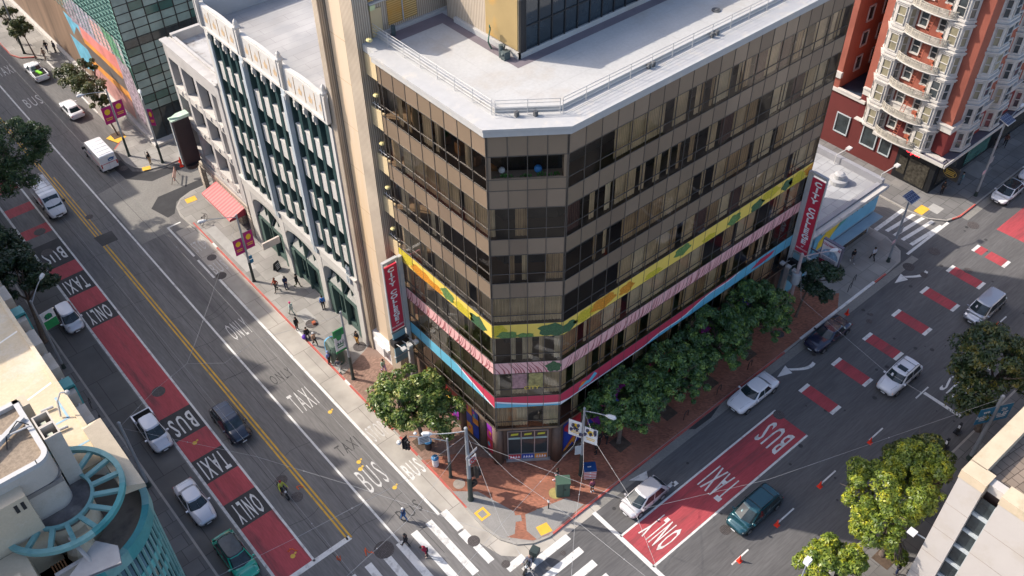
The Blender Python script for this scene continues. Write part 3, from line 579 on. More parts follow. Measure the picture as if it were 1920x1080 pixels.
# ground floor: columns and painted panels, shop window in the chamfer
b = MB()
for F, ss in ((FL, [1.1+i*2.775 for i in range(4)]), (FR, [.35, 3.2]+[3.2+2.83*i for i in range(1, 10)])):
    for a in ss: b.cyl(*F.p(a, -.5, 0)[:2], .13, 4.72, .43, n=16)
for a in (.15, 5.0): b.cyl(*FC.p(a, -.42, 0)[:2], .13, 4.72, .45, n=16)
part('column', b, stone_b, office, smooth=True)
pcols = [M('poster_blue', (.02, .06, .35), .5, .3, 1.5), M('poster_red', (.5, .03, .05), .5, .3, 1.2), M('poster_orange', (.8, .28, .04), .5, .4, 1.3), M('poster_magenta', (.6, .05, .25), .5, .4, 1.4), M('poster_yellow', (.8, .6, .1), .5, .2, 2), M('poster_teal', (.1, .4, .45), .5, .4, 2), M('poster_violet', (.25, .03, .35), .5, .4, 1.1)]
b = MB()
for i in range(4):
    a0 = 1.65+i*2.775
    for j in range(2):
        x0, x1 = a0+j*.84, a0+j*.84+.78; zz = [.5, 1.2+.3*((i+j) % 3), 2.3, 3.1+.2*(i % 2), 4.3]
        for q in range(4): FL.poly(b, [(x0, zz[q]), (x1, zz[q]+.18*(j-.5)), (x1, zz[q+1]+(.18*(j-.5) if q < 3 else 0)), (x0, zz[q+1])], -.30+.001*q, [0, 1, 2, 3, 0, 6, 2, 4, 0, 1][(i*3+j*2+q*2) % 10])
        for q in range(3): cx, cz = random.uniform(x0+.2, x1-.2), random.uniform(1.2, 3.8); FL.poly(b, [(cx+.16*cos(t*.9), cz+.3*sin(t*.9)) for t in range(7)], -.28+.002*q, random.choice((2, 3, 4, 5)))
rnd = random.Random(5)
for i in range(9):
    a0, a1 = .85+i*2.83, 2.85+i*2.83; FR.poly(b, [(a0, .4), (a1, .4), (a1, 4.5), (a0, 4.5)], -.4, [0, 6, 6, 3, 1, 0, 6, 1, 0][i])
    for q in range(5): c1, c2 = rnd.uniform(a0, a1), rnd.uniform(.6, 4); pts = [(min(max(c1+rnd.uniform(-.9, .9), a0), a1), min(max(c2+rnd.uniform(-1.1, 1.1), .4), 4.5)) for _ in range(3)]; FR.poly(b, pts, -.38+.004*q, rnd.choice((1, 2, 3, 5, 0)))
FR.poly(b, [(.9, .6), (2.8, 2.2), (2.8, 4.5), (.9, 3.6)], -.34, 1); FR.poly(b, [(.9, .6), (.9, 3.2), (2.0, 1.8)], -.33, 0); FR.poly(b, [(1.3, 3.1), (1.9, 3.6), (2.3, 3.2), (1.7, 2.8)], -.325, 5)
FR.poly(b, [(.9, .15), (.9, .6), (2.8, 2.2), (2.8, 1.6)], -.33, 2)
part('painted_panel', b, pcols, office)
b = MB(); FL.box(b, 0, FL.len, -1.4, -.45, .1, 4.72); FR.box(b, .5, FR.len, -1.4, -.5, .1, 4.72); FC.box(b, 0, FC.len, -1.5, -.45, .1, 4.72); FL.box(b, 1.0, 11.3, -.5, -.22, .1, .45); FR.box(b, .5, 29, -.5, -.25, .1, .38)
part('shopfront_wall', b, stone_b, office)
b = MB(); 
for i in range(3):
    a0 = .95+i*1.1
    FC.quad(b, a0+.03, a0+1.07, -.36, 1.1, 2.95, 0); FC.quad(b, a0+.03, a0+1.07, -.36, 3.0, 3.25, 1); FC.quad(b, a0+.03, a0+1.07, -.36, 3.3, 4.05, 0); FC.quad(b, a0+.03, a0+1.07, -.36, .35, 1.0, 2+i)
    FC.poly(b, [(a0+.25, 3.5), (a0+.85, 3.55), (a0+.9, 3.8), (a0+.3, 3.75)], -.35, 5)
    for q in range(4): x = a0+.15+q*.22; FC.poly(b, [(x, .45), (x+.2, .5), (x+.1, .85)], -.35, 6)
sw = part('shop_window', b, [M('shop_glass_dark', (.03, .045, .05), .08, .2, 1), M('shop_strip', (.3, .42, .4), .4), pcols[1], pcols[0], pcols[2], M('led_lettering', (.5, .5, .05), .5, .1), M('poster_pale', (.8, .75, .8), .6)], office)
b = MB()
for i in range(4): FC.box(b, .93+i*1.1, 1.0+i*1.1, -.42, -.3, .3, 4.1)
for z in (.3, 1.02, 4.07): FC.box(b, .95, 4.3, -.42, -.305, z, z+.06)
FC.box(b, .8, 4.5, -.45, -.2, .12, .3); part('window_frame', b, M('alu_frame', (.42, .42, .42), .4, .05, metal=.5), sw)
b = MB()
for t, a in (('CITY', 2.9),): text_mb(b, t, FC.p(a, .02, 9.9), FC.u+(0,), (0, 0, 1), .55, bold=.02)
for k, a in ((1, 1.95), (2, 3.2)): FC.quad(b, a-.55, a+.55, -.012, 9.85, 11.5, k)
part('window_poster', b, [Y_, M('poster_pink_street', (.32, .18, .19), .4, .4, 3), M('poster_yellow_street', (.30, .26, .10), .4, .5, 3)], office)
b = MB(); b.box(45, 50.5, 33.2, 34.4, 4.1, 4.5); part('entrance_canopy', b, M('canopy_red', (.3, .03, .06), .6), office)
# roof
def off_poly(d, Ytop): # outline shifted outwards by d
    k = .4142; return [(29.5-d, Ytop), (29.5-d, 37.6-d*.52), (33.6-d*.33, 34.5-d), (63.3, 34.5-d), (63.3, Ytop)]
b = MB(); b.prism(off_poly(.22, 49.3), 33.3, 33.72); b.prism(off_poly(.3, 49.35), 33.72, 33.9, kt=0); cornice = part('cornice', b, white_m, office)
b = MB(); b.prism([(29.6, 51), (29.6, 49.3), (30.6, 49.3), (30.6, 37.9), (33.9, 35.5), (63.2, 35.5), (63.2, 51)], 33.4, 33.915)
P1 = off_poly(-1.45, 51); P2 = off_poly(-1.8, 51)
roof = part('roof', b, white_r, office); b = MB()
for (x0, y0), (x1, y1), (x2, y2), (x3, y3) in zip(P1[:3], P1[1:4], P2[1:4], P2[:3]): b.prism([(x0, y0), (x1, y1), (x2, y2), (x3, y3)], 33.9, 34.22)
part('roof_kerb', b, white_r, roof); b = MB()
for i in range(9): b.quad((33.5+i*3.1, 36.6, 33.919), (33.53+i*3.1, 36.6, 33.919), (33.53+i*3.1, 49.0 if i < 1 else 41.3, 33.919), (33.5+i*3.1, 49.0 if i < 1 else 41.3, 33.919))
for y in (38.2, 40.1): b.quad((32.4, y, 33.918), (62, y, 33.918), (62, y+.03, 33.918), (32.4, y+.03, 33.918))
part('membrane_seam', b, M('seam_grey', (.38, .37, .355), .9), roof); b = MB(); b.quad((31.4, 49.4, 33.921), (35.4, 49.4, 33.921), (35.4, 50.6, 33.921), (31.4, 50.6, 33.921)); b.face([(35.4, 50.6, 33.92), (35.4, 41.35, 33.92), (62, 41.35, 33.92), (62, 42.3, 33.92), (36.3, 42.3, 33.92), (36.3, 50.6, 33.92)]) 
part('walkway_pad', b, purple, roof); b = MB()
for (x0, y0), (x1, y1) in zip(P1[:3], P1[1:4]):
    dx, dy = x1-x0, y1-y0; l = math.hypot(dx, dy); ox, oy = -dy/l*-.28, dx/l*-.28; n = max(1, round(l/1.9))
    if y1 > 60: continue
    nx, ny = dy/l*.28, -dx/l*.28
    for z in (34.2, 34.45, 34.72, 34.95): b.tube([(x0+nx, y0+ny, z), (x1+nx, y1+ny, z)], .022, 5)
    for i in range(n+1): t = i/n; b.tube([(x0+nx+dx*t, y0+ny+dy*t, 33.9), (x0+nx+dx*t, y0+ny+dy*t, 34.95)], .025, 5)
part('railing', b, white_m, roof); b = MB(); b.cyl(50.9, 38.0, 33.9, 34.0, .32, n=16); b.cyl(50.9, 38.0, 34.0, 34.05, .17, n=12)
for x, y in ((41.7, 35.75), (42.1, 35.75), (47.8, 35.7), (48.3, 35.7), (31.7, 37.2), (32.6, 36.5)): b.box(x-.12, x+.12, y-.1, y+.1, 33.9, 34.25)
part('roof_vent', b, M('vent_dark', (.1, .1, .1), .7, .3, 3), roof)
b = MB(); pts = [(35.55+.12*sin(i*1.3), 44.4+.05*(i % 3), 35.6-.28*i) for i in range(7)]
for q in range(4): b.tube([(x+q*.05, y+q*.06, z) for x, y, z in pts], .035, 5)
part('garden_hose', b, M('hose_green', (.01, .09, .06), .5), roof)
b = MB(); b.box(35.3, 35.8, 42.6, 43.0, 33.92, 34.5); b.cyl(35.5, 43.2, 33.92, 34.8, .15); b.tube([(35.2, 42.7, 34.3), (35.9, 43.3, 34.6)], .08); b.cyl(31.9, 50.3, 33.92, 34.6, .16); part('roof_pump', b, M('pump_paint', (.07, .09, .09), .6, .4, 3), roof)
# penthouses standing on the roof
b = MB(); b.box(30.35, 38.6, 51, 56, 33.5, 38.1); pa = part('penthouse', b, rib, office)
b = MB(); b.box(32.0, 34.4, 50.93, 51, 34.35, 36.1); b.box(30.6, 36, 50.9, 51, 36.55, 38.0); b.box(36.1, 37.4, 50.94, 51, 35.4, 37.2); part('louvre', b, louv, pa)
b = MB(); b.box(30.62, 31.5, 50.92, 51, 33.9, 35.9); part('door', b, beige, pa); b = MB(); b.box(30.55, 30.95, 50.75, 50.95, 35.95, 36.3); part('door_lamp', b, M('lamp_shade_lime', (.5, .55, .3), .5), pa)
b = MB(); b.box(30.5, 36.5, 50.72, 50.98, 36.35, 36.45); b.box(31.3, 38.6, 50.8, 51, 33.9, 34.1); b.tube([(33.2, 50.88, 34.4), (33.2, 50.88, 36.1)], .05); part('pipe', b, white_m, pa)
b = MB(); b.box(36.3, 63, 42.3, 50.0, 33.5, 38.05); pb = part('penthouse', b, rib, office)
b = MB(); b.box(36.2, 36.3, 42.35, 45.6, 34.45, 38); part('louvre', b, louvx, pb)
b = MB(); b.box(36.1, 63, 42.12, 42.3, 33.9, 34.3); b.box(36.08, 36.3, 42.12, 49, 33.9, 34.3); part('base_kerb', b, white_r, pb)
b = MB(); b.box(36.75, 62.5, 42.2, 42.32, 34.35, 37.9); part('window', b, M('blue_black_glass', (.018, .03, .04), .05, .3, .6, spec=.8), pb); b = MB()
for i in range(22): b.box(36.7+i*1.16, 36.78+i*1.16, 42.13, 42.22, 34.32, 38)
b.box(36.7, 62.5, 42.14, 42.22, 36.0, 36.08); b.box(36.3, 36.72, 42.14, 42.3, 34.3, 38); part('mullion', b, blackm, pb)
# side of the building facing the service shaft: escape balconies
b = MB(); b.box(31.2, 33, 49.15, 50.9, 0.13, 33.4); gap = part('recess_wall', b, rib, office)
for z0, z1 in SPAN[1:]: 
    b = MB(); b.box(29.75, 31.3, 49.25, 50.75, z0-.1, z0+.05); b.box(29.65, 29.78, 49.2, 50.75, z0-.1, z1+.0); o = part('escape_balcony', b, beige, office)
    b = MB(); b.ball((29.75, 50.0, z1+1.15), .24, 8, sz=.6); part('bulkhead_lamp', b, M('lamp_cream', (.65, .55, .25), .5), o); b = MB()
    for z in (.3,): b.tube([(29.75, 49.3, z1+z), (29.75, 50.6, z1+z)], .025, 4)
    for y in (49.5, 49.9, 50.3): b.tube([(29.75, y, z1-.05), (29.75, y, z1+.55)], .03, 4)
    part('railing', b, white_m, o)
# ================================================================ PEACH SERVICE TOWER
tower = thing('service_tower', 'tall windowless shaft with a smooth peach panel between ribbed concrete piers', 'tower', (29.7, 50.8, 0))
b = MB(); b.box(29.9, 38.6, 51.05, 56.1, .13, 33.6); b.box(29.2, 30.4, 50.75, 52.3, .13, 38.3); b.box(29.2, 30.4, 55.45, 56.15, .13, 38.3); part('ribbed_pier', b, rib, tower)
b = MB(); b.box(29.72, 30.35, 52.3, 55.2, 2.6, 38.3)
pp = part('peach_panel', b, peach, tower); b = MB(); b.box(30.0, 30.3, 55.2, 55.45, 2.6, 38.3); part('shadow_gap', b, M('gap_shade_brown', (.16, .11, .09), .8, .2, 1), tower); b = MB()  # the gap's shadow line is painted into its dark brown colour
for z in (6, 9.5, 13.5, 17.5, 21.5, 25.5, 29.5, 33): b.box(29.713, 29.73, 52.3, 55.2, z, z+.035)
part('panel_joint', b, M('joint_tan', (.4, .27, .16), .9), pp); b = MB(); b.box(29.35, 30.2, 52.0, 55.6, .13, 2.6); b.box(29.1, 29.4, 52.6, 54.9, 1.9, 2.2); b.box(29.0, 29.35, 53.2, 54.2, 1.0, 2.1); part('base_wall', b, M('base_white', (.72, .7, .68), .7, .06, 1), tower)
# ================================================================ WHITE TERRACOTTA OFFICE BUILDING
tw = M('terracotta_white', (.52, .50, .465), .7, .05, .5, col2=(.44, .42, .385), sc2=.5, bump=.05)
tgrey = M('terracotta_grey', (.40, .44, .46), .7, .06, .8)
tan_orn = M('ornament_tan', (.5, .36, .22), .8, .15, 3)
dgreen = M('dark_green_iron', (.025, .055, .055), .45, .15, 1.5)
gpane = M('window_reflecting', (.10, .16, .17), .06, .5, .9, spec=.9)
gpane2 = M('window_dark', (.03, .04, .045), .06, .5, .8, spec=.8)
sgreen = M('shopfront_green', (.07, .115, .10), .6, .1, 1)
roofg = pattern('roof_sheet_grey', 'brick', (.37, .36, .35), (.22, .21, .21), 1, .9, sq=(6, .95), mortar=.015, var=.04, stain=(.31, .31, .31), bump=.1)
WX = 29.1
wb = thing('office_building', 'white terracotta office building with dark green windows and arched shopfronts', 'building', (WX, 56.2, 0))
gs2_ = M('arch_grey', (.42, .41, .385), .8, .06, .6); FW = Fac((WX, 77.2), (WX, 56.2)); PIL = [0.0, 7.2, 14.1, 20.65]; PW = [.85, .55, .55, .45]
b = MB(); b.box(30.0, 52, 56.25, 77.15, .1, 25.2); FW.box(b, 0, 1.25, -1, 0, 8.6, 25.2); FW.box(b, 20.3, 21, -1, 0, 8.6, 25.2); FW.box(b, 0, 21, -1, .0, 24.6, 25.2)
FW.box(b, 0, 21, -.95, .12, 7.3, 8.45); FW.box(b, 0, 21, -.95, .3, 8.45, 8.6)
for a, w_ in ((0, 1.3), (6.9, .9), (13.75, .9), (20.2, .8)): FW.box(b, a, a+w_, -.95, .06, .13, 7.3)
wall = part('wall', b, tw, wb)
b = MB(); FW.box(b, 0, 21, -.35, .1, 25.2, 27.2); 
for i in range(3):
    a0, a1 = PIL[i]+.4, PIL[i+1]; n = 14
    for j in range(n):
        t0, t1 = j/n, (j+1)/n; h0 = .16*sin(PI*t0)**2+.02; h1 = .16*sin(PI*t1)**2+.02; x0, x1 = a0+(a1-a0)*t0, a0+(a1-a0)*t1
        Pq = [FW.p(x, d, z) for x, d, z in ((x0, .05, 27.2), (x1, .05, 27.2), (x1, .05, 27.2+h1), (x0, .05, 27.2+h0), (x0, -.3, 27.2), (x1, -.3, 27.2), (x1, -.3, 27.2+h1), (x0, -.3, 27.2+h0))]; b.face(Pq[:4]); b.face([Pq[5], Pq[4], Pq[7], Pq[6]]); b.face([Pq[3], Pq[2], Pq[6], Pq[7]])
FW.box(b, 0, 21, -.2, .28, 25.0, 25.2); par = part('parapet', b, tw, wb); b = MB()
for i in range(3):
    for j in range(4):
        a = PIL[i]+1.35+j*1.55; FW.poly(b, [(a-.22, 25.75), (a+.22, 25.75), (a+.3, 26.2), (a+.1, 26.25), (a, 26.65), (a-.1, 26.25), (a-.3, 26.2)], .115); FW.box(b, a+.7, a+.76, .1, .13, 25.4, 27.0)
part('parapet_ornament', b, tan_orn, par); b = MB()
for a in PIL: 
    FW.box(b, a-.05, a+.55, .0, .3, 25.2, 27.7); p = FW.p(a+.25, .1, 0); b.lathe(p[0], p[1], [(.33, 27.7), (.36, 27.85), (.24, 28.0), (.18, 28.3), (.04, 28.5)], 8)
    for q in (0.02, .5): FW.box(b, a+q-.03, a+q+.06, .3, .36, 25.3, 27.6)
part('finial', b, tw, par); b = MB()
for a, w_ in zip(PIL[1:3], PW[1:3]): FW.box(b, a-.1, a+w_, -.3, .32, 8.6, 25.1); FW.box(b, a, a+w_-.1, .32, .42, 8.6, 24.6)
FW.box(b, 1.0, 1.3, -.3, .2, 8.6, 25.0); part('pilaster', b, tgrey, wb)
WROWS = [(22.0, 23.9), (18.45, 20.3), (14.95, 16.8), (11.45, 13.3), (8.6, 9.8)]
for i in range(3):
    a0 = (1.3, PIL[1]+.5, PIL[2]+.5)[i]; a1 = (PIL[1]-.1, PIL[2]-.1, 20.3)[i]; n = 4; w_ = (a1-a0)/n
    b = MB()
    for j in range(n+1): FW.box(b, a0+j*w_-.24, a0+j*w_+.24, -.75, .03, 8.62, 24.6)
    part('iron_mullion', b, dgreen, wb)
    for j in range(n):
        x0, x1 = a0+j*w_+.24, a0+(j+1)*w_-.24
        b = MB(); z1 = 8.6; FW.box(b, x0-.13, x1-.2, -.4, .2, 24.25, 24.3)
        p0 = x0-.24
        b = MB(); FW.box(b, p0-.15, p0+.15, 0, .3, 24.75, 25.0); FW.box(b, p0-.11, p0+.11, 0, .36, 24.3, 24.75); FW.box(b, p0-.07, p0+.07, 0, .2, 23.95, 24.3); part('bracket', b, tw, wb)
        for r_, (zt, zb) in enumerate(((22.0, 20.2), (18.5, 16.7), (15.0, 13.2), (11.5, 9.7))):
            b = MB(); FW.box(b, x0+.01, x1-.01, -.55, -.04, zb, zt); FW.box(b, x0+.01, x1-.01, -.3, .0, zt-.08, zt+.04); part('spandrel', b, tw, wb)
        ZW = [(22.05, 24.6), (18.55, 20.2), (15.05, 16.7), (11.55, 13.2), (8.62, 9.7)]
        for z0, z1 in ZW:
            b = MB(); FW.quad(b, x0, x1, -.62, z0, z1); g_ = part('window', b, gpane if random.random() < .55 else gpane2, wb)
            b = MB(); FW.box(b, x0, x1, -.6, -.52, (z0+z1)/2-.05, (z0+z1)/2+.05); FW.box(b, x0, x0+.07, -.6, -.52, z0, z1); FW.box(b, x1-.07, x1, -.6, -.52, z0, z1); part('frame', b, dgreen, g_)
b = MB()                                                     # arched heads of the shopfronts
arcs = [(1.3, 6.9), (7.8, 13.75), (14.65, 20.2)]
for a0, a1 in arcs:
    n = 14; c_, hw = (a0+a1)/2, (a1-a0)/2
    for j in range(n):
        t0, t1 = -1+2*j/n, -1+2*(j+1)/n; z0 = 5.7+1.15*math.sqrt(max(0, 1-t0*t0)); z1 = 5.7+1.15*math.sqrt(max(0, 1-t1*t1))
        x0, x1 = c_+hw*t0, c_+hw*t1; P = [FW.p(x0, .03, z0), FW.p(x1, .03, z1), FW.p(x1, .03, 7.35), FW.p(x0, .03, 7.35)]; b.face(P); b.quad(FW.p(x0, .03, z0), FW.p(x0, -.7, z0), FW.p(x1, -.7, z1), FW.p(x1, .03, z1))
part('arch', b, gs2_, wb)
for i, (a0, a1) in enumerate(arcs):
    b = MB(); FW.quad(b, a0, a1, -.7, .13, 7.2, 0); sf = part('shopfront', b, [gpane2, sgreen], wb); b = MB()
    FW.box(b, a0-.02, a0+.8, -.68, -.1, .13, 3.9); FW.box(b, a1-.8, a1+.02, -.68, -.1, .13, 3.9); FW.box(b, a0, a1, -.68, -.2, 3.7, 4.25); FW.box(b, a0+.8, a1-.8, -.68, -.35, .13, .7)
    FW.box(b, (a0+a1)/2-.08, (a0+a1)/2+.08, -.68, -.15, .13, 6.9)
    for q in (.28, .72): FW.box(b, a0+(a1-a0)*q-.04, a0+(a1-a0)*q+.04, -.68, -.4, .5, 6.4)
    part('shopfront_frame', b, sgreen, sf); b = MB(); z = 4.2
    b.face([FW.p(a0+.5, -.2, 4.3), FW.p(a1-2.6, -.2, 4.3), FW.p(a1-2.6, -.68, 5.1), FW.p(a0+.5, -.68, 5.1)]); b.face([FW.p(a0+3.4, -.2, 4.3), FW.p(a1-.4, -.2, 4.3), FW.p(a1-.4, -.68, 5.1), FW.p(a0+3.4, -.68, 5.1)]); part('fascia', b, M('fascia_grey', (.3, .3, .28), .7, .15, 1.2), sf)
b = MB()
for a in PIL[1:3]+[19.7]: 
    for q in (-.12, .22): FW.box(b, a+q, a+q+.22, .0, .28, 7.6, 8.7); p = FW.p(a+q+.11, .14, 0); b.lathe(p[0], p[1], [(.13, 8.7), (.13, 9.3), (.01, 9.7)], 6)
part('lantern_ornament', b, tgrey, wb)
b = MB(); b.box(29.45, 52, 56.3, 77.1, 25.2, 25.32); rf = part('roof', b, roofg, wb); b = MB(); b.box(29.5, 52, 76.8, 77.15, 25.3, 27.4); b.box(44, 49, 68, 72, 25.3, 27.5); part('rear_parapet', b, tgrey, rf); b = MB()
for x, y in ((35.5, 62.5), (37.5, 60.3), (34.8, 58.6), (41.5, 62.3), (39.0, 59.5), (43, 66)): b.box(x-.5, x+.5, y-.4, y+.4, 25.32, 25.36, 0); b.box(x-.12, x+.2, y-.1, y+.1, 25.36, 25.6, 1)
part('roof_drain', b, [tw, blackm], rf); b = MB(); b.tube([(44.5+.8*sin(i*.9), 67.6-i*.75, 25.36) for i in range(9)]+[(43.2, 61.2, 25.36), (44.6, 60.6, 25.36)], .05, 5); part('roof_cable', b, blackm, rf)
b = MB(); b.box(27.0, 28.9, 70.75, 70.95, 3.7, 4.5, 0); sg = thing('projecting_sign', 'long pale rounded sign board projecting over the pavement from the white arched building', 'sign', (29, 70.85, 3.5)); part('board', b, M('sign_cream', (.55, .48, .42), .7, .1, 3), sg)
b = MB(); text_mb(b, 'MERMAID', (27.95, 70.73, 4.12), (1, 0, 0), (0, 0, 1), .33); part('lettering', b, M('letter_brown', (.3, .2, .15), .7), sg) if 0 else None
# ================================================================ GREY CORNER BUILDING WITH THE RED AWNING
gs = M('grey_stone', (.44, .42, .40), .85, .07, .6, col2=(.36, .34, .32), sc2=.5)
gs2 = M('grey_stone_pale', (.56, .53, .49), .85, .08, .6, col2=(.4, .37, .34), sc2=.6)
brz = M('bay_glass_brown', (.07, .06, .055), .12, .35, .7, spec=.8)
gb = thing('corner_building', 'low grey stone building with bay windows and a red striped awning at the alley corner', 'building', (29.1, 77.5, 0)); FG = Fac((29.1, 89.2), (29.1, 77.4))
b = MB(); b.box(30.3, 52, 77.35, 89.15, .1, 18.0); FG.box(b, 0, 11.8, -1.3, .06, 16.9, 18.6); FG.box(b, 0, 11.8, -.5, .3, 18.6, 18.75); FG.box(b, 0, 11.8, -1.3, .12, 4.3, 4.8)
for a in (0, 2.7, 6.0, 9.2, 11.3): FG.box(b, a, a+.55, -1.3, .05, 4.6, 17)
FG.box(b, 10.9, 11.8, -1.3, .1, 4.6, 18.9); b.box(30, 52, 88.7, 89.15, 18.0, 19.0); b.box(30, 30.3, 77.4, 89.1, 18, 18.8); part('wall', b, gs, gb)
b = MB(); FG.box(b, -.02, .6, -.4, .12, .13, 4.3); FG.box(b, 3.6, 4.6, -.4, .12, .13, 4.3); FG.box(b, 8.4, 9.2, -.4, .12, .13, 4.3); FG.box(b, 11.2, 11.8, -.4, .12, .13, 4.3); FG.box(b, 0, 11.8, -.4, .16, 3.5, 4.32)
for i in range(46): FG.box(b, .1+i*.25, .2+i*.25, .16, .2, 3.6+.2*(i % 2), 4.1); 
part('ornate_base', b, pattern('rusticated_base', 'brick', (.52, .46, .38), (.28, .22, .18), 1, .9, rot=(R(90), 0, R(90)), sq=(.4, .3), mortar=.04, var=.25), gb)
b = MB(); FG.quad(b, .5, 11.4, -.9, .13, 3.6); part('shop_window', b, gpane2, gb)
for zi, (z0, z1) in enumerate(((13.6, 16.9), (9.8, 12.6), (6.0, 8.8))):
    for a0, a1 in ((.55, 2.7), (3.25, 6.0), (6.55, 9.2), (9.75, 10.9)):
        b = MB(); FG.quad(b, a0, a1, -.75, z0, z1); FG.quad(b, a0, a1, -.75, z0-1.1, z0) if 0 else None; wn = part('window', b, brz, gb); b = MB(); FG.box(b, (a0+a1)/2-.05, (a0+a1)/2+.05, -.74, -.62, z0, z1); FG.box(b, a0, a1, -.74, -.6, z1-.9, z1-.8); part('frame', b, blackm, wn)
        b = MB(); FG.box(b, a0, a1, -.7, .02, z0-1.0, z0-.05); FG.box(b, a0, a1, -.7, .12, z0-.12, z0+.02); FG.box(b, (a0+a1)/2-.12, (a0+a1)/2+.12, .02, .12, z0-.75, z0-.3); part('spandrel', b, gs2, gb)
b = MB(); b.quad((29.4, 77.4, 18.02), (52, 77.4, 18.02), (52, 88.7, 18.02), (29.4, 88.7, 18.02)); part('roof', b, M('roof_weathered', (.42, .41, .4), .9, .1, .6, col2=(.2, .17, .15), sc2=.7), gb)
b = MB(); 
for i in range(26):
    y0, y1 = 84.7-i*.24, 84.7-(i+1)*.24; b.quad((29.05, y1, 3.45), (29.05, y0, 3.45), (27.1, y0, 2.75), (27.1, y1, 2.75), i % 2); b.quad((27.1, y1, 2.75), (27.1, y0, 2.75), (27.1, y0, 2.5), (27.1, y1, 2.5), i % 2)
b.face([(29.05, 78.46, 3.45), (27.1, 78.46, 2.75), (27.1, 78.46, 2.5), (29.05, 78.46, 2.5)], 2)
part('awning', b, [M('awning_red', (.62, .16, .16), .8, .05), M('awning_pink', (.66, .24, .23), .8, .05), M('awning_dark', (.25, .03, .05), .8)], gb)
bl = thing('blade_sign', 'tall dark brown blade sign with a pale green cap on the grey corner building', 'sign', (28.7, 87.6, 5)); b = MB(); b.box(27.1, 28.9, 87.25, 87.95, 4.9, 10.6); b.cyl(27.9, 87.6, 4.4, 4.9, .7, .8, 12); part('panel', b, M('sign_umber', (.03, .022, .025), .6, .1), bl); b = MB(); b.box(26.95, 29, 87.15, 88.05, 10.6, 10.75); b.prism([(26.95, 87.6), (27.9, 87.15), (29, 87.15), (29, 88.05), (27.9, 88.05)], 10.75, 10.95); part('cap', b, M('copper_pale', (.45, .58, .47), .7), bl); b = MB(); b.box(27.02, 27.1, 87.75, 87.95, 4.9, 10.6); part('edge', b, M('sign_white_edge', (.6, .62, .6), .6), bl)
# ================================================================ GLASS BUILDING WITH THE PHOTOGRAPHIC MURAL
teal = M('teal_glass', (.045, .12, .105), .1, .25, .6, spec=.8)
frost = M('frosted_panel', (.22, .31, .29), .25, .3, .35, col2=(.3, .36, .32), sc2=.3, spec=.7)
mb_ = thing('glass_building', 'green glass building covered by a big colourful street mural above a low stone base', 'building', (28.7, 101, 0)); FM = Fac((28.7, 160), (28.7, 101)); FS = Fac((28.7, 101), (52, 101))
b = MB(); b.box(28.75, 52, 101.05, 160, .1, 26); part('core_wall', b, teal, mb_); b = MB()
for i in range(24): z = 10.2+i*.62; FM.box(b, 0, 59, -.02, .06, z, z+.07)
for i in range(46): FM.box(b, i*1.28, i*1.28+.05, -.02, .08, 9.8, 26)
part('louvre_bars', b, M('teal_frame', (.16, .30, .27), .5, .1), mb_); b = MB()
for i in range(14):
    for j in range(15):
        z = 4.4+j*1.02
        b2 = (0 if rng.random() < .8 else 1); FS.quad(b, i*1.66+.06, i*1.66+1.6, .02, z+.05, z+.97, b2)
part('curtain_wall', b, [frost, teal], mb_); b = MB()
for i in range(15): FS.box(b, i*1.66-.05, i*1.66+.05, 0, .08, .13, 26)
for j in range(16): FS.box(b, 0, 23, 0, .06, 4.36+j*1.02, 4.44+j*1.02)
part('mullion', b, blackm, mb_); b = MB(); FS.quad(b, 0, 23, .03, .13, 4.3); FS.quad(b, 0, 23, .03, 12.6, 13.5); part('dark_glazing', b, gpane2, mb_)
b = MB(); FM.box(b, 0, 59, 0, .45, .13, .75); b.box(28.2, 31.5, 99.9, 101, .13, .45); part('stone_base', b, gs2, mb_)
def mpoly(mb, pts, d, k): FM.poly(mb, [(160-y, z) for y, z in pts], d, k)
MC = [M('mural_wood', (.24, .16, .11), .5, .35, .5, streak=True), M('mural_sky', (.16, .46, .62), .5, .3, .7), M('mural_foliage', (.42, .36, .44), .5, .6, 1.6), M('mural_pink', (.62, .06, .18), .5, .4, 1.6), M('mural_leaf', (.14, .33, .16), .5, .6, 1.8), M('mural_sunset', (.78, .27, .24), .5, .2, .4), M('mural_asphalt', (.15, .125, .115), .5, .15, .5), M('mural_orange_glow', (.8, .33, .06), .5, .25, .5), M('mural_crowd', (.36, .29, .34), .5, .8, 2.4), M('mural_pale', (.55, .27, .25), .5, .3, .5), M('mural_paper', (.48, .46, .46), .5, .2, .6)]
b = MB(); mpoly(b, [(160, .8), (160, 12.9), (103, 12.9), (101.2, 6), (101.05, .8)], .02, 10)
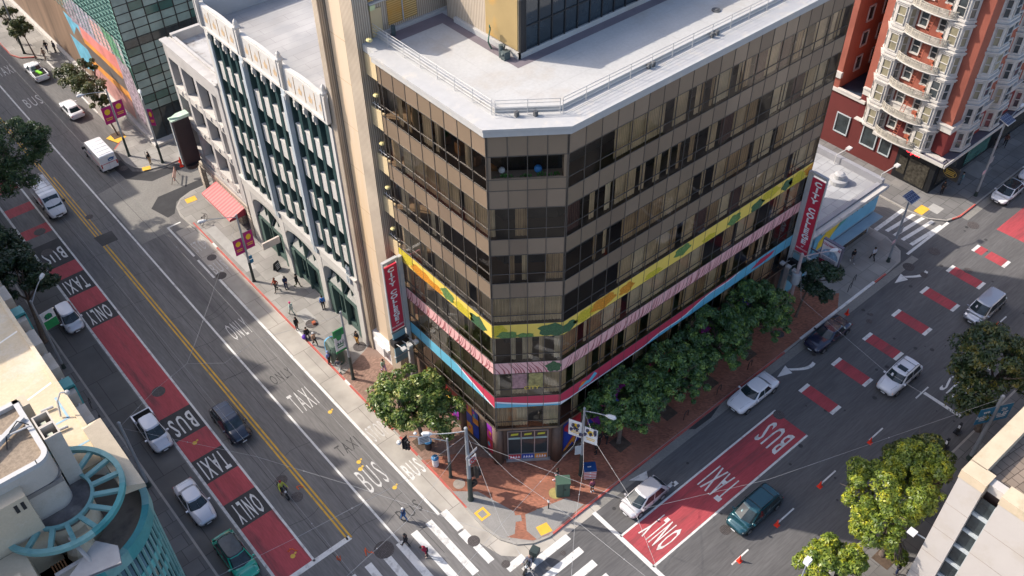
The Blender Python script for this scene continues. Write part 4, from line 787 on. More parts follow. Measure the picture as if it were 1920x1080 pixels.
for k, pts in ((0, [(152, .9), (152, 12.5), (121.4, 12.6), (117.2, 7.5), (115, 4.6), (117.5, .9)]), (10, [(150, 6), (140, 12), (137, 12), (146, 5)]), (8, [(121, 10.4), (116.5, 12.8), (116.3, 9.3), (119, 9)]), (1, [(122.0, 9.3), (117, 9.2), (116.4, 8.1), (118.4, 8.5), (120.6, 6.5)]), (1, [(122.5, 5.9), (116.1, 6.0), (115.6, 3.2), (121, 1.6)]), (2, [(116.6, 12.8), (109.4, 12.9), (107, 10.4), (111, 8.9), (116.6, 8.8)]), (3, [(111.8, 12.3), (108.7, 12.5), (105.6, 10.4), (108.6, 9.2), (111.6, 10)]), (4, [(108.2, 12.9), (104.6, 12.8), (103, 9.8), (105.4, 9.8)]), (5, [(117, 9.3), (111, 9.3), (105.7, 9.9), (105.2, 7.2), (110.9, 7.3), (117, 7.2)]), (7, [(117, 7.6), (111, 7.7), (105.4, 7.6), (105.6, 6.8), (111, 6.9), (117, 6.8)]), (6, [(117.5, 7.1), (109.6, 7.1), (104.0, 6.9), (104.4, 5.2), (110, 4.9), (115.8, 4.6)]), (7, [(116.4, 4.9), (110.2, 5.0), (104.4, 5.3), (104.9, 3.9), (110.5, 3.9), (116.8, 3.8)]), (9, [(116.8, 3.9), (110.5, 4.0), (105.0, 4.0), (105.4, 1.3), (112, 1.0), (117.4, 1.4)]), (8, [(105.2, 10.4), (102.4, 9.4), (101.3, 5), (102.2, 1.8), (104.6, 2.2), (105.3, 6.5)])): mpoly(b, pts, .03+.002*k, k)
part('mural', b, MC, mb_)
# ================================================================ RED HOTEL WITH WHITE BAY WINDOWS
red = pattern('red_brick_paint', 'brick', (.36, .115, .07), (.26, .08, .055), 1, .8, rot=(R(90), 0, R(90)), sq=(.5, .16), mortar=.012, var=.06, stain=(.33, .11, .075), bump=.1)
redb = pattern('red_banded', 'brick', (.27, .045, .04), (.12, .02, .02), 1, .8, rot=(R(90), 0, R(90)), sq=(30, .36), mortar=.03, var=.03, bump=.4)
redd = M('red_base_paint', (.115, .022, .02), .8, .08, .5)
wt = M('white_trim', (.52, .495, .46), .7, .05, .8, col2=(.4, .38, .35), sc2=1.1); rust = M('fire_escape_rust', (.33, .09, .05), .8, .3, 4); cream = M('balcony_cream', (.40, .37, .31), .8, .1, 1)
blind = M('window_blind', (.25, .225, .15), .35, .25, .9, spec=.7); hglass = M('hotel_glass', (.05, .06, .065), .08, .4, .8, spec=.8)
latt = lattice('balcony_lattice', (.36, .33, .28), .15, .03); hx, hy = 89.2, 34.3
ht = thing('hotel', 'red brick hotel with stacked white bay windows and fire escape balconies', 'hotel', (hx, hy, 0))
FH = Fac((hx, 62), (hx, hy)); FE = Fac((hx, hy), (126, hy)); yy = lambda y: 62-y
b = MB(); b.box(hx, 126, hy, 45.0, 7.3, 38); b.box(hx, 126, 48.0, 62, 7.3, 38); b.box(hx+9, 126, 45, 48, 7.3, 38); part('wall', b, red, ht)
b = MB(); b.box(hx+.03, 126, 39.0, 62, .1, 7.2); part('base_wall', b, redd, ht)
b = MB(); b.box(hx+.02, 126, hy+.02, 39.0, .1, 5.0); part('shopfront', b, M('shop_black', (.012, .013, .015), .35, .3, 1), ht)
b = MB(); FH.box(b, yy(44.9), yy(hy)+.06, -.05, .02, 5.3, 8.1); FE.box(b, 0, 36, -.05, .02, 5.0, 8.1); part('banded_wall', b, redb, ht)
b = MB(); FH.box(b, yy(62), yy(44.3), -.1, .25, 7.0, 7.35); FH.box(b, yy(48.0), yy(45), -.1, .3, 7.35, 7.5); FH.box(b, yy(44.9), yy(hy)+.25, -.1, .22, 8.15, 8.9); FH.box(b, yy(44.9), yy(hy)+.35, -.1, .35, 8.9, 9.05); FE.box(b, 0, 36, -.1, .22, 8.15, 8.9); FE.box(b, 0, 36, -.1, .35, 8.9, 9.05)
FH.box(b, yy(62), yy(47.9), -.1, .3, 8.7, 9.4); FH.box(b, yy(44.9), yy(hy)+.6, -.1, .55, 5.0, 5.12); part('cornice', b, wt, ht)
b = MB(); FH.box(b, yy(42), yy(hy)+.9, -.1, 1.0, 4.8, 5.0, 0); FE.box(b, 0, 36, -.1, 1.1, 4.8, 5.0, 0); FH.box(b, yy(42), yy(hy)+1.0, 1.0, 1.1, 4.7, 5.1, 1); FE.box(b, -1.1, 36, 1.1, 1.2, 4.7, 5.1, 1)
part('canopy_ledge', b, [M('canopy_slate', (.10, .09, .11), .7, .15, 1), wt], ht)
b = MB(); b.quad((hx, 45, 7.25), (hx+9, 45, 7.25), (hx+9, 48, 7.25), (hx, 48, 7.25)); part('lightwell_roof', b, M('skylight_blue', (.03, .045, .07), .4, .3, .8), ht)
FLZ = [5.15+3.06*i for i in range(0, 11)]
def sash(F, parent, a0, a1, d, z0, z1, gm):
    b = MB(); F.quad(b, a0, a1, d, z0, z1); w_ = part('window', b, gm, parent); b = MB()
    F.box(b, a0-.12, a0+.02, d-.05, d+.1, z0-.1, z1+.12); F.box(b, a1-.02, a1+.12, d-.05, d+.1, z0-.1, z1+.12); F.box(b, a0, a1, d-.05, d+.1, z1, z1+.14); F.box(b, a0-.15, a1+.15, d-.05, d+.18, z0-.16, z0); F.box(b, a0, a1, d+.01, d+.06, (z0+z1)/2-.04, (z0+z1)/2+.04)
    part('sash_frame', b, wt, w_)
def bay(F, a0, a1, dep, z0, z1, last):
    """one storey of a canted bay"""
    if not (inframe(F.p((a0+a1)/2, dep, z0), 120) or inframe(F.p((a0+a1)/2, dep, z1), 120)): return
    s = .62; o = thing_part('bay_window', ht); prof = [(a0, 0), (a0+s, dep), (a1-s, dep), (a1, 0)]
    b = MB(); P = lambda q, z, e=0: F.p(q[0], q[1]+e, z)
    for q0, q1 in zip(prof, prof[1:]): b.quad(P(q0, z0), P(q1, z0), P(q1, z1), P(q0, z1))
    for zz, e, h in ((z0-.02, .12, .22), (z1-.55, .16, .2), (z1-.33, .26, .12)):
        pr = [(a0-e, 0), (a0+s-e*.4, dep+e), (a1-s+e*.4, dep+e), (a1+e, 0)]; pts = [F.p(x, d, 0)[:2] for x, d in pr]; b.prism(pts, zz, zz+h)
    me = b.mesh('body', wt, sub=(hx, hy, 0)); o.data = me
    for (q0, q1, t0, t1) in ((prof[0], prof[1], .25, .78), (prof[1], prof[2], .16, .84), (prof[2], prof[3], .22, .75)):
        v0 = (q0[0]+(q1[0]-q0[0])*t0, q0[1]+(q1[1]-q0[1])*t0+.02); v1 = (q0[0]+(q1[0]-q0[0])*t1, q0[1]+(q1[1]-q0[1])*t1+.02); zb, zt = z0+.45, z1-.75; zm = (zb+zt)/2
        b = MB(); b.quad(P(v0, zb), P(v1, zb), P(v1, zt), P(v0, zt), 0 if random.random() < .5 else 1); w_ = part('window', b, [hglass, blind], o)
        b = MB(); ax = Vector(P(v1, zb))-Vector(P(v0, zb)); nn = Vector((ax.y, -ax.x, 0)).normalized()*.08
        for z_, h in ((zb-.1, .12), (zm-.03, .07), (zt-.02, .1)): b.obox(Vector(P(v0, z_)), ax, nn, (0, 0, h))
        for t in (0, .93): b.obox(Vector(P(v0, zb))+ax*t, ax*.07, nn, (0, 0, zt-zb))
        part('sash_frame', b, wt, w_)
def thing_part(name, parent):
    o = bpy.data.objects.new(name, bpy.data.meshes.new(name)); return link(o, parent)
for i, z in enumerate(FLZ[:9]):
    last = i == 0
    if i in (0,): bay(FH, yy(44.1), yy(41.4), .85, z, z+3.0, last); bay(FH, yy(38.3), yy(35.6), .85, z, z+3.0, last)
    else: bay(FH, yy(44.1), yy(41.4), .85, z, z+3.06, last); bay(FH, yy(38.3), yy(35.6), .85, z, z+3.06, last)
    if inframe((hx, 40, z), 60):                                      # fire escape balcony between the bays
        o = thing_part('fire_escape', ht); b = MB(); n = 10; pts = []
        for j in range(n+1): t = j/n; pts.append((41.9-t*4.9, 1.0+.55*sin(PI*t)**.6))
        poly = [FH.p(yy(y), d, 0)[:2] for y, d in pts]+[FH.p(yy(37.0), .0, 0)[:2], FH.p(yy(41.9), 0, 0)[:2]]; b.prism(poly, z-.14, z+.02); b.prism([FH.p(yy(y), d+.1, 0)[:2] for y, d in pts]+[FH.p(yy(37.0), .0, 0)[:2], FH.p(yy(41.9), 0, 0)[:2]], z-.05, z); o.data = b.mesh('slab', wt, sub=(hx, hy, 0))
        b = MB(); rr = [FH.p(yy(y), d-.04, 0) for y, d in pts]
        for h in (.12, .55, .8): b.tube([(x, y, z+h) for x, y, _ in rr], .03, 4)
        for j in range(len(rr)-1):
            for q in range(5):
                t = q/5; x, y = rr[j][0]+(rr[j+1][0]-rr[j][0])*t, rr[j][1]+(rr[j+1][1]-rr[j][1])*t; b.tube([(x, y, z+.02), (x+.03*(-1)**q, y, z+.8)], .022, 3)
        b2 = MB()
        for q0, q1 in zip(rr, rr[1:]): b2.quad((q0[0], q0[1], z+.05), (q1[0], q1[1], z+.05), (q1[0], q1[1], z+.78), (q0[0], q0[1], z+.78))
        rl_ = part('railing', b, cream, o); part('lattice', b2, latt, rl_); b = MB()
        for s_ in (0, .42): b.tube([FH.p(yy(39.9)+s_, .85, z+.05), FH.p(yy(39.9)+s_+.25, .55, z+2.95)], .035, 4)
        for q in range(9): t = q/9; b.tube([FH.p(yy(39.9)+.25*t, .85-.3*t, z+.1+2.9*t), FH.p(yy(39.9)+.42+.25*t, .85-.3*t, z+.1+2.9*t)], .022, 3)
        for q in range(4): p = FH.p(yy(38.3)+.1*q, .4+.12*q, z+.5+.08*q); b.tube([p, (p[0]-.3, p[1]-.2, p[2]-.5)], .04, 4)
        b.box(hx-.55, hx-.1, 38.2, 38.7, z+.5, z+.85); part('ladder', b, rust, o)
        sash(FH, ht, yy(41.0), yy(40.2), .04, z+.75, z+2.3, hglass); sash(FH, ht, yy(38.9), yy(38.2), .04, z+.95, z+2.2, hglass)
    for k, (x0, kind) in enumerate(((91.0, 1), (95.0, 0), (97.0, 1), (101.0, 0), (103.2, 1), (107.3, 0), (109.5, 1))):
        a0 = x0-hx
        if kind: bay(FE, a0, a0+3.1, .85, z, z+3.06, last)
        elif inframe(FE.p(a0, 0, z+1)): sash(FE, ht, a0+.2, a0+1.2, .04, z+.8, z+2.35, hglass)
    for y in (49.5, 52.5):
        pass
for z in FLZ[1:9]:                                     # windows of the light well walls
    for x in (91.5, 94.5):
        b = MB(); b.quad((x, 47.97, z+.6), (x+1, 47.97, z+.6), (x+1, 47.97, z+2.2), (x, 47.97, z+2.2)); w_ = part('window', b, hglass, ht); b = MB()
        for q in ((x-.1, x, z+.5, z+2.3), (x+1, x+1.1, z+.5, z+2.3), (x-.1, x+1.1, z+.42, z+.58), (x-.1, x+1.1, z+2.2, z+2.34)): b.box(q[0], q[1], 47.86, 47.98, q[2], q[3])
        part('sash_frame', b, wt, w_)
for y0, y1, z0, z1 in ((45.6, 47.2, 2.2, 4.5), (41.9, 43.6, 2.2, 4.6), (40.0, 41.2, 2.2, 4.6)):
    b = MB(); FH.quad(b, yy(y1), yy(y0), .03, z0, z1); w_ = part('window', b, gpane2, ht); b = MB()
    for q in ((yy(y1)-.12, yy(y1), z0-.12, z1+.12), (yy(y0), yy(y0)+.12, z0-.12, z1+.12), (yy(y1), yy(y0), z0-.14, z0), (yy(y1), yy(y0), z1, z1+.1)): FH.box(b, q[0], q[1], .0, .12, q[2], q[3])
    part('window_frame', b, tgrey, w_)
b = MB(); FH.box(b, yy(38.6), yy(37.6), .0, .06, 1.0, 3.2, 0); FH.box(b, yy(37.4), yy(35.0), .0, .05, .4, 3.4, 0); FE.box(b, 1, 5, 0, .05, .8, 3.8, 0); FE.box(b, 7, 12, 0, .08, .6, 3.8, 1); FE.box(b, 15, 22, 0, .08, .6, 3.8, 0)
part('shop_window', b, [M('bar_window', (.05, .045, .035), .15, .6, 3), M('green_window', (.05, .14, .12), .2, .3, 1)], ht)
b = MB(); text_mb(b, 'Open', FH.p(yy(37.3), .1, 4.1), FH.u+(0,), (0, 0, 1), .75, bold=.03); part('neon_sign', b, M('neon_red', (.9, .02, .03), .5, em=2.5), ht)
ps = thing('pub_sign', 'black hanging sign with a gold oval emblem beside the hotel bar entrance', 'sign', (90, 33.2, 2.5)); b = MB(); b.box(89.9, 90.0, 32.0, 34.0, 2.6, 4.2); part('board', b, blackm, ps); b = MB()
for t in range(14): a_ = t/14*2*PI; b.tube([(89.86, 33+.75*cos(a_), 3.4+.5*sin(a_)), (89.86, 33+.75*cos(a_+.45), 3.4+.5*sin(a_+.45))], .03, 4)
for q in range(3): b.box(89.84, 89.88, 32.5, 33.5, 3.15+q*.2, 3.25+q*.2)
part('emblem', b, M('gold_paint', (.5, .33, .06), .4), ps)
# ================================================================ BLUE HARDWARE SHOP
hb = M('shop_blue_wall', (.30, .42, .52), .8, .06, .4); sky_b = M('shop_sky_blue', (.16, .44, .62), .7, .1, .6)
hw = thing('shop_building', 'small sky-blue hardware shop with a pale flat roof and yellow bird mural', 'shop', (64, 34.6, 0)); FHW = Fac((64.0, 34.8), (78.6, 34.8))
b = MB(); b.box(64.05, 78.6, 34.85, 43.5, .1, 6.4); b.box(63.9, 64.05, 34.8, 43.5, .13, 7.2); part('wall', b, hb, hw); b = MB(); b.box(64.1, 78.2, 35.2, 43, 6.4, 6.45); part('roof', b, pattern('roof_tiles_pale', 'brick', (.36, .365, .37), (.22, .22, .23), 1, .9, sq=(1.6, .9), mortar=.03, var=.08, stain=(.29, .29, .3)), hw)
b = MB(); b.box(78.2, 78.7, 34.8, 43.5, 6.4, 7.2); b.box(64, 78.2, 34.85, 35.25, 6.4, 6.75); b.box(64, 78.6, 43.2, 43.6, 6.4, 7.0); part('parapet', b, M('parapet_grey', (.27, .27, .29), .85, .08, .7), hw)
b = MB(); FHW.box(b, 1, 14.8, .0, .55, 6.4, 6.55); FHW.box(b, 3.6, 14.9, .45, .6, 6.2, 6.4)
for i in range(7): FHW.box(b, 3.6+i*1.9, 3.72+i*1.9, .0, .5, 6.25, 6.4)
FHW.box(b, 3.4, 14.2, .0, .3, 6.08, 6.16); part('cornice', b, wt, hw)
b = MB(); FHW.quad(b, 3.6, 14.4, .06, 3.4, 6.1, 0); FHW.poly(b, [(4.2, 3.5), (6.0, 3.6), (8.0, 5.6), (8.2, 6.0), (6.5, 6.0), (4.4, 4.6)], .08, 1); FHW.poly(b, [(3.7, 3.4), (5, 3.5), (8.8, 6.0), (9.4, 6.05), (8.6, 5.0)], .07, 2)
for i in range(5): FHW.poly(b, [(9.5+i*.9, 5.2+.2*(i % 2)), (9.9+i*.9, 5.3+.2*(i % 2)), (9.7+i*.9, 5.15)], .09, 3)
FHW.quad(b, .1, 3.4, .03, .13, 6.3, 0); FHW.quad(b, .8, 3.2, .05, 3.0, 4.6, 2); part('painted_front', b, [sky_b, M('bird_yellow', (.75, .55, .05), .7, .1, 2), M('teal_stroke', (.1, .35, .32), .7, .2, 2), blackm], hw)
b = MB(); FHW.box(b, 3.4, 14.5, .05, 1.1, 2.9, 3.02); part('canopy', b, M('canopy_bluegrey', (.27, .36, .42), .6, .1, 1), hw); b = MB(); FHW.box(b, 4, 14.2, .0, .05, .3, 2.9); part('shop_window', b, M('shop_warm_glass', (.07, .06, .05), .12, .6, 1.2, spec=.7), hw)
b = MB(); b.lathe(75.6, 38.1, [(.95, 6.45), (.95, 6.9), (.55, 7.0), (.55, 7.45), (.3, 7.6), (.01, 7.6)], 18); part('roof_fan', b, M('galvanised', (.4, .4, .4), .5, .08), hw)
for x, y, dx in ((77.9, 40.2, 1.4), (78.5, 35.2, 1.9)):
    b = MB(); b.tube([(x, y, 6.5), (x, y, 7.6), (x+dx, y-.4, 8.0)], .05); b.box(x+dx-.3, x+dx+.3, y-.65, y-.2, 7.92, 8.08); part('floodlight', b, M('flood_grey', (.55, .53, .5), .6), hw)
sg = thing('shop_sign', 'white and red hardware shop sign on a dark backing at the blue shop corner', 'sign', (64.9, 33.4, 5)); b = MB(); b.box(64.8, 65.1, 30.4, 32.5, 5.6, 8.6); b.box(64.9, 65.0, 32.5, 34.8, 6.5, 6.65); part('backing', b, M('sign_slate', (.12, .12, .16), .6), sg); b = MB(); b.quad((64.78, 32.42, 5.7), (64.78, 30.5, 5.7), (64.78, 30.5, 8.5), (64.78, 32.42, 8.5)); part('panel', b, M('sign_white', (.72, .72, .74), .5), sg)
b = MB(); text_mb(b, 'COLE HARDWARE', (64.75, 31.46, 8.15), (0, -1, 0), (0, 0, 1), .36, 0, bold=.03, sx=.62); b.quad((64.76, 32.4, 5.95), (64.76, 30.9, 5.95), (64.76, 30.9, 6.3), (64.76, 32.4, 6.3), 0)
b.face([(64.76, 31.45+.9*cos(t), 6.9+.9*sin(t)) for t in [PI*i/10 for i in range(11)]], 1)
for q in range(3): b.box(64.74, 64.77, 30.7, 32.2, 6.4+q*.14, 6.46+q*.14, 2)
part('lettering', b, [M('sign_crimson', (.45, .02, .08), .5), M('sign_landscape', (.25, .38, .5), .5, .5, 4), M('sign_small_text', (.35, .35, .4), .5)], sg)
# ================================================================ CREAM ROOFED BUILDING (lower left) WITH TEAL ROUND CORNER
cr = M('stucco_cream', (.50, .42, .305), .85, .07, .5, fine=.12, col2=(.54, .49, .41), sc2=.35, bump=.05); cr2 = M('stucco_pale', (.46, .415, .36), .85, .07, .8, col2=(.40, .35, .29), sc2=.6, fine=.12); roofc = M('roof_cream', (.54, .44, .30), .85, .08, .5, fine=.15, col2=(.58, .52, .43), sc2=.3, bump=.04, bsc=4)
tealp = M('teal_paint', (.05, .25, .25), .5, .12, 1.5, col2=(.02, .17, .18), sc2=.5); tealpl = M('teal_paint_pale', (.17, .33, .31), .55, .1, 2, col2=(.09, .24, .24), sc2=.6); gravel = M('roof_gravel', (.26, .205, .15), .95, .25, 6, fine=.5)
rc = thing('round_corner_building', 'cream building with a teal ring pergola and round glazed corner in the lower left', 'building', (3.4, 41, 0)); CX, CY = .15, 39.9
b = MB(); b.box(-30, 3.4, 43.5, 87.5, .1, 20.4); b.box(-30, 0, 33, 43.5, .1, 18.0); part('wall', b, cr2, rc)
b = MB(); b.quad((-30, 41.5, 20.5), (3.45, 41.5, 20.5), (3.45, 87.5, 20.5), (-30, 87.5, 20.5)); b.box(-30, 3.45, 41.5, 87.5, 20.2, 20.46); b.box(3.2, 3.46, 41.5, 87.5, 20.3, 20.62)
rfl = part('roof', b, roofc, rc); b = MB()
for y in (49, 55, 61, 67, 73, 79): b.quad((-6, y-2, 20.506), (-5.9, y-2.06, 20.506), (3.1, y+.3, 20.506), (3.1, y+.45, 20.506))
b.quad((-2.5, 44, 20.507), (-2.4, 44, 20.507), (-2.4, 60, 20.507), (-2.5, 60, 20.507)); part('roof_seam', b, M('seam_pale', (.74, .70, .62), .8, .05), rfl); b = MB()
for q in ((1.3, 2.9, 45.8, 45.95), (2.75, 2.9, 45.9, 48.0), (2.4, 3.3, 43.3, 43.45), (.9, 2.2, 42.95, 43.1)): b.quad((q[0], q[2], 20.51), (q[1], q[2], 20.51), (q[1], q[3], 20.51), (q[0], q[3], 20.51))
part('blue_stripe', b, M('stripe_blue', (.28, .42, .5), .8, .15, 2), rfl)
for x, y in ((.3, 57.2), (.75, 53.5), (.0, 62.6), (2.3, 45.2), (2.2, 47.3)):
    b = MB(); b.tube([(x-.5, y, 20.66), (x+.25, y-.1, 20.66)], .09, 8); part('overflow_pipe', b, white_m, rfl)
b = MB(); b.prism([(3.1, 38.6), (4.3, 38.3), (4.3, 44.6), (3.1, 44.6)], 20.15, 20.5); b.face([(3.1, 38.6, 20.9), (4.3, 38.3, 20.5), (4.3, 44.6, 20.5), (3.1, 44.0, 20.9)]); b.face([(3.1, 44.0, 20.9), (4.3, 44.6, 20.5), (3.1, 44.6, 20.5)]); b.face([(3.1, 38.6, 20.5), (4.3, 38.3, 20.5), (3.1, 38.6, 20.9)]); b.face([(3.1, 44.6, 20.5), (3.1, 38.6, 20.5), (3.1, 38.6, 20.9), (3.1, 44.0, 20.9)])
part('cornice_slab', b, M('slab_sand', (.50, .42, .31), .9, .07, 1.5, fine=.2), rc)
for i in range(13):                                            # pods under the eaves of the street front
    y = 46.6+i*2.95; b = MB(); b.box(3.45, 4.2, y, y+1.7, 12, 18.6); b.box(3.45, 4.0, y+1.75, y+2.9, 12, 17.3); pd = part('window_pod', b, cr2, rc); b = MB(); b.box(4.0, 4.08, y+1.85, y+2.7, 14, 17.0); part('window', b, gpane, pd); b = MB(); b.tube([(3.8, y+1.9, 17.75), (3.95, y+2.7, 17.75)], .1, 6); part('lamp', b, white_m, pd)
    if i % 3 == 1: b = MB(); b.box(3.5, 4.3, y+.5, y+1.4, 18.6, 18.9); b.box(3.9, 4.35, y+.5, y+1.4, 16, 18.7); part('teal_cap', b, tealp, pd)
def ring(mb, cx, cy, r0, r1, z0, z1, a0=0, a1=360, n=48, k=None, kf=None):
    for i in range(n):
        t0, t1 = R(a0+(a1-a0)*i/n), R(a0+(a1-a0)*(i+1)/n); P = lambda r, t, z: (cx+r*cos(t), cy+r*sin(t), z); kk = k if kf is None else kf(i)
        mb.quad(P(r0, t0, z1), P(r1, t0, z1), P(r1, t1, z1), P(r0, t1, z1), kk); mb.quad(P(r1, t0, z0), P(r1, t1, z0), P(r1, t1, z1), P(r1, t0, z1), kk); mb.quad(P(r0, t1, z0), P(r0, t0, z0), P(r0, t0, z1), P(r0, t1, z1), kk); mb.quad(P(r0, t1, z0), P(r1, t1, z0), P(r1, t0, z0), P(r0, t0, z0), kk)
b = MB(); ring(b, CX, CY, 3.85, 4.25, 17.9, 19.0, -110, 30, 40, kf=lambda i: [0, 1, 0, 0, 1][(i//6) % 5]); part('teal_parapet', b, [tealp, tealpl], rc)
b = MB(); ring(b, CX, CY, .1, 3.86, 17.7, 18.0, -180, 60, 40); part('terrace_floor', b, M('terrace_grime', (.20, .165, .13), .9, .2, .8, col2=(.1, .085, .075), sc2=.5), rc)
b = MB(); b.cyl(CX, CY, .1, 17.6, 3.95, n=48); part('glazing', b, M('cyl_glass', (.02, .08, .08), .08, .5, .7, spec=.8), rc, smooth=True)
b = MB()
for i in range(26): t = R(-120+i*6.5); p = (CX+4.02*cos(t), CY+4.02*sin(t)); b.tube([(p[0], p[1], .1), (p[0], p[1], 17.9)], .09, 5)
part('teal_mullion', b, tealpl, rc); b = MB()
for z in (3.5, 5.2, 8.5, 10.2, 13.3, 15.1): ring(b, CX, CY, 3.9, 4.0, z, z+.8, -120, 40, 40)
part('spandrel_ring', b, M('spandrel_aqua', (.12, .4, .38), .35, .1, 1), rc)
b = MB(); ring(b, CX, CY, 3.25, 3.55, 21.0, 21.3, -178, 150, 64, kf=lambda i: 1 if 18 < i < 30 else 0); pg = part('ring_pergola', b, [tealpl, tealp], rc); b = MB(); ring(b, CX-.1, CY, 1.75, 1.92, 20.95, 21.2, -178, 150, 48, 0); part('inner_ring', b, tealpl, pg)
for i in range(13): t = R(-165+i*22.5); b = MB(); p0 = Vector((CX-.1+1.85*cos(t), CY+1.85*sin(t), 20.97)); p1 = Vector((CX+3.35*cos(t), CY+3.35*sin(t), 20.97)); s_ = Vector((-sin(t), cos(t), 0))*.13; b.obox(p0-s_, p1-p0, s_*2, (0, 0, .22)); part('spoke', b, tealpl, pg)
b = MB(); ring(b, CX-.1, CY, .05, 1.76, 20.6, 20.85, -180, 180, 40); part('drum_roof', b, M('drum_slate', (.13, .115, .11), .9, .35, 1.5, col2=(.22, .2, .17), sc2=.9), rc); b = MB(); b.cyl(CX-.1, CY, 17.9, 20.6, 1.6, n=32); part('drum_wall', b, cr, rc, smooth=True)
def rbox(mb, x0, x1, y0, y1, z0, z1, r):
    poly = [(x0, y0), (x1-r, y0)]+[(x1-r+r*cos(R(a)), y0+r+r*sin(R(a))) for a in range(-80, 1, 10)]+[(x1, y1), (x0, y1)]; mb.prism(poly, z0, z1)
b = MB(); rbox(b, -12, .85, 39.4, 44.6, 17.9, 24.7, .8); ph = part('rooftop_block', b, cr2, rc); b = MB(); b.prism([(-12, 39.4), (-11.9, 39.4), (-11.9, 44.6), (-12, 44.6)], 24.7, 25.0); 
b.box(-12, .1, 39.4, 39.7, 24.7, 25.0); b.box(.55, .85, 40.2, 44.6, 24.7, 25.0); b.box(-12, .85, 44.3, 44.6, 24.7, 25.0); ring(b, .05, 40.2, .5, .8, 24.7, 25.0, -90, 0, 8); part('block_coping', b, white_m, ph); b = MB(); b.prism([(-11.9, 39.7), (.05, 39.7), (.4, 39.9), (.55, 40.2), (.55, 44.3), (-11.9, 44.3)], 24.5, 24.72); part('gravel', b, gravel, ph)
b = MB(); b.obox((-5, 39.8, 24.9), (5.7, 3.0, 0), (-.12, .25, 0), (0, 0, .3)); b.obox((-3.4, 40.6, 25.2), (1.2, .6, 0), (-.1, .22, 0), (0, 0, .25)); b.tube([(-1, 42.9, 24.8), (-.3, 42.2, 25.1), (.7, 42.0, 25.2)], .06); part('steel_brace', b, white_m, ph); b = MB(); b.tube([(.7, 42.2, 25.1), (.3, 42.6, 25.35), (-.5, 42.2, 25.1), (-.8, 41.6, 24.8)], .04, 5); part('cable', b, blackm, ph)
b = MB(); b.box(-12, .8, 39.33, 39.42, 22.9, 23.2); ring(b, .05, 40.2, .8, .87, 22.9, 23.2, -90, 10, 8); part('grey_band', b, M('band_grey', (.2, .18, .165), .9, .2, 3), ph)
for y0, y1 in ((41.7, 42.6), (40.7, 41.6)):
    b = MB(); b.box(.95, 1.85, y0, y0+.09, 20.5, 25); b.box(.95, 1.85, y1, y1+.09, 20.5, 25); b.box(.95, 1.04, y0+.09, y1, 20.5, 25); b.box(1.76, 1.85, y0+.09, y1, 20.5, 25); sh = part('vent_shaft', b, cr2, ph); b = MB(); b.box(1.2, 1.5, y0+.3, y0+.6, 23.8, 24.7); part('duct', b, M('duct_lime', (.4, .42, .33), .6), sh)
b = MB(); b.box(-12, -1.15, 38.55, 39.4, 17.9, 24.2); b.box(-12, -2.6, 34, 38.5, 17.9, 20.8); b.box(-12, -3.2, 36.3, 36.6, 20.8, 21.4); b.box(.75, 1.3, 43.9, 44.8, 20.5, 24.9); part('rooftop_block', b, cr, rc); b = MB()
for x in (-1.9, -1.55): b.box(x, x+.18, 38.52, 38.57, 23.3, 23.9)
part('vent_slot', b, blackm, ph); b = MB(); b.face([(-1.9, 35.1, 20.4), (1.1, 34.4, 20.4), (1.4, 35.5, 20.4), (.6, 36.6, 20.4)]); b.face([(-1.9, 35.1, 20.2), (.6, 36.6, 20.2), (1.4, 35.5, 20.2), (1.1, 34.4, 20.2)]); b.box(-1.9, -.3, 36.0, 36.25, 18.5, 20.2); b.tube([(-.4, 37.3, 20.9), (-.1, 35.5, 20.3)], .12); part('entrance_canopy', b, M('canopy_grey', (.36, .34, .32), .8, .1, 1.5), rc)
b = MB()
for i in range(5): b.box(-1.9+i*.16, -1.82+i*.16, 35.2, 37.4, 19.4, 19.5)
part('timber_slats', b, M('timber_brown', (.22, .1, .04), .8, .3, 3), rc)
b = MB(); b.box(-.5, .6, 37.9, 38.4, 18.0, 19.9); b.ball((-.2, 38.0, 18.6), .8, 12); part('curved_wall', b, cr, rc)
b = MB(); b.tube([(2.5, 46.2, 20.6), (2.75, 46.5, 21.6), (3.1, 46.6, 22.0), (3.35, 46.5, 21.95)], .06, 6); b.ball((3.45, 46.5, 21.85), .17, 8); part('roof_lamp', b, white_m, rc)
b = MB(); ring(b, 2.6, 37.2, 2.6, 2.9, 4.6, 4.9, -80, 60, 30); rg = part('canopy_ring', b, tealp, rc); b = MB()
for i in range(12): t = R(-70+i*10); b.box(2.6+2.95*cos(t)-.1, 2.6+2.95*cos(t)+.1, 37.2+2.95*sin(t)-.12, 37.2+2.95*sin(t)+.12, 4.85, 5.25)
part('canopy_trim', b, cr2, rg)
b = MB()
for i in range(10): y = 66+i*3.6; b.box(-14, -4.5, y, y+3.6, 20.5, 30.6); n_ = len(b.v); pk = 30.6+random.uniform(1.4, 3.9); b.v += [(-4.5, y, 30.6), (-4.5, y+3.6, 30.6), (-4.5, y+1.8, pk), (-9, y, 30.6), (-9, y+3.6, 30.6), (-9, y+1.8, pk)]; b.f += [(n_, n_+1, n_+2), (n_+3, n_+5, n_+4), (n_+1, n_+4, n_+5, n_+2), (n_+3, n_, n_+2, n_+5)]; b.m += [0]*4
part('added_shadow_gables', b, cr2, rc)  # unseen upper storey, added so its uneven peaks make the street shadow jagged
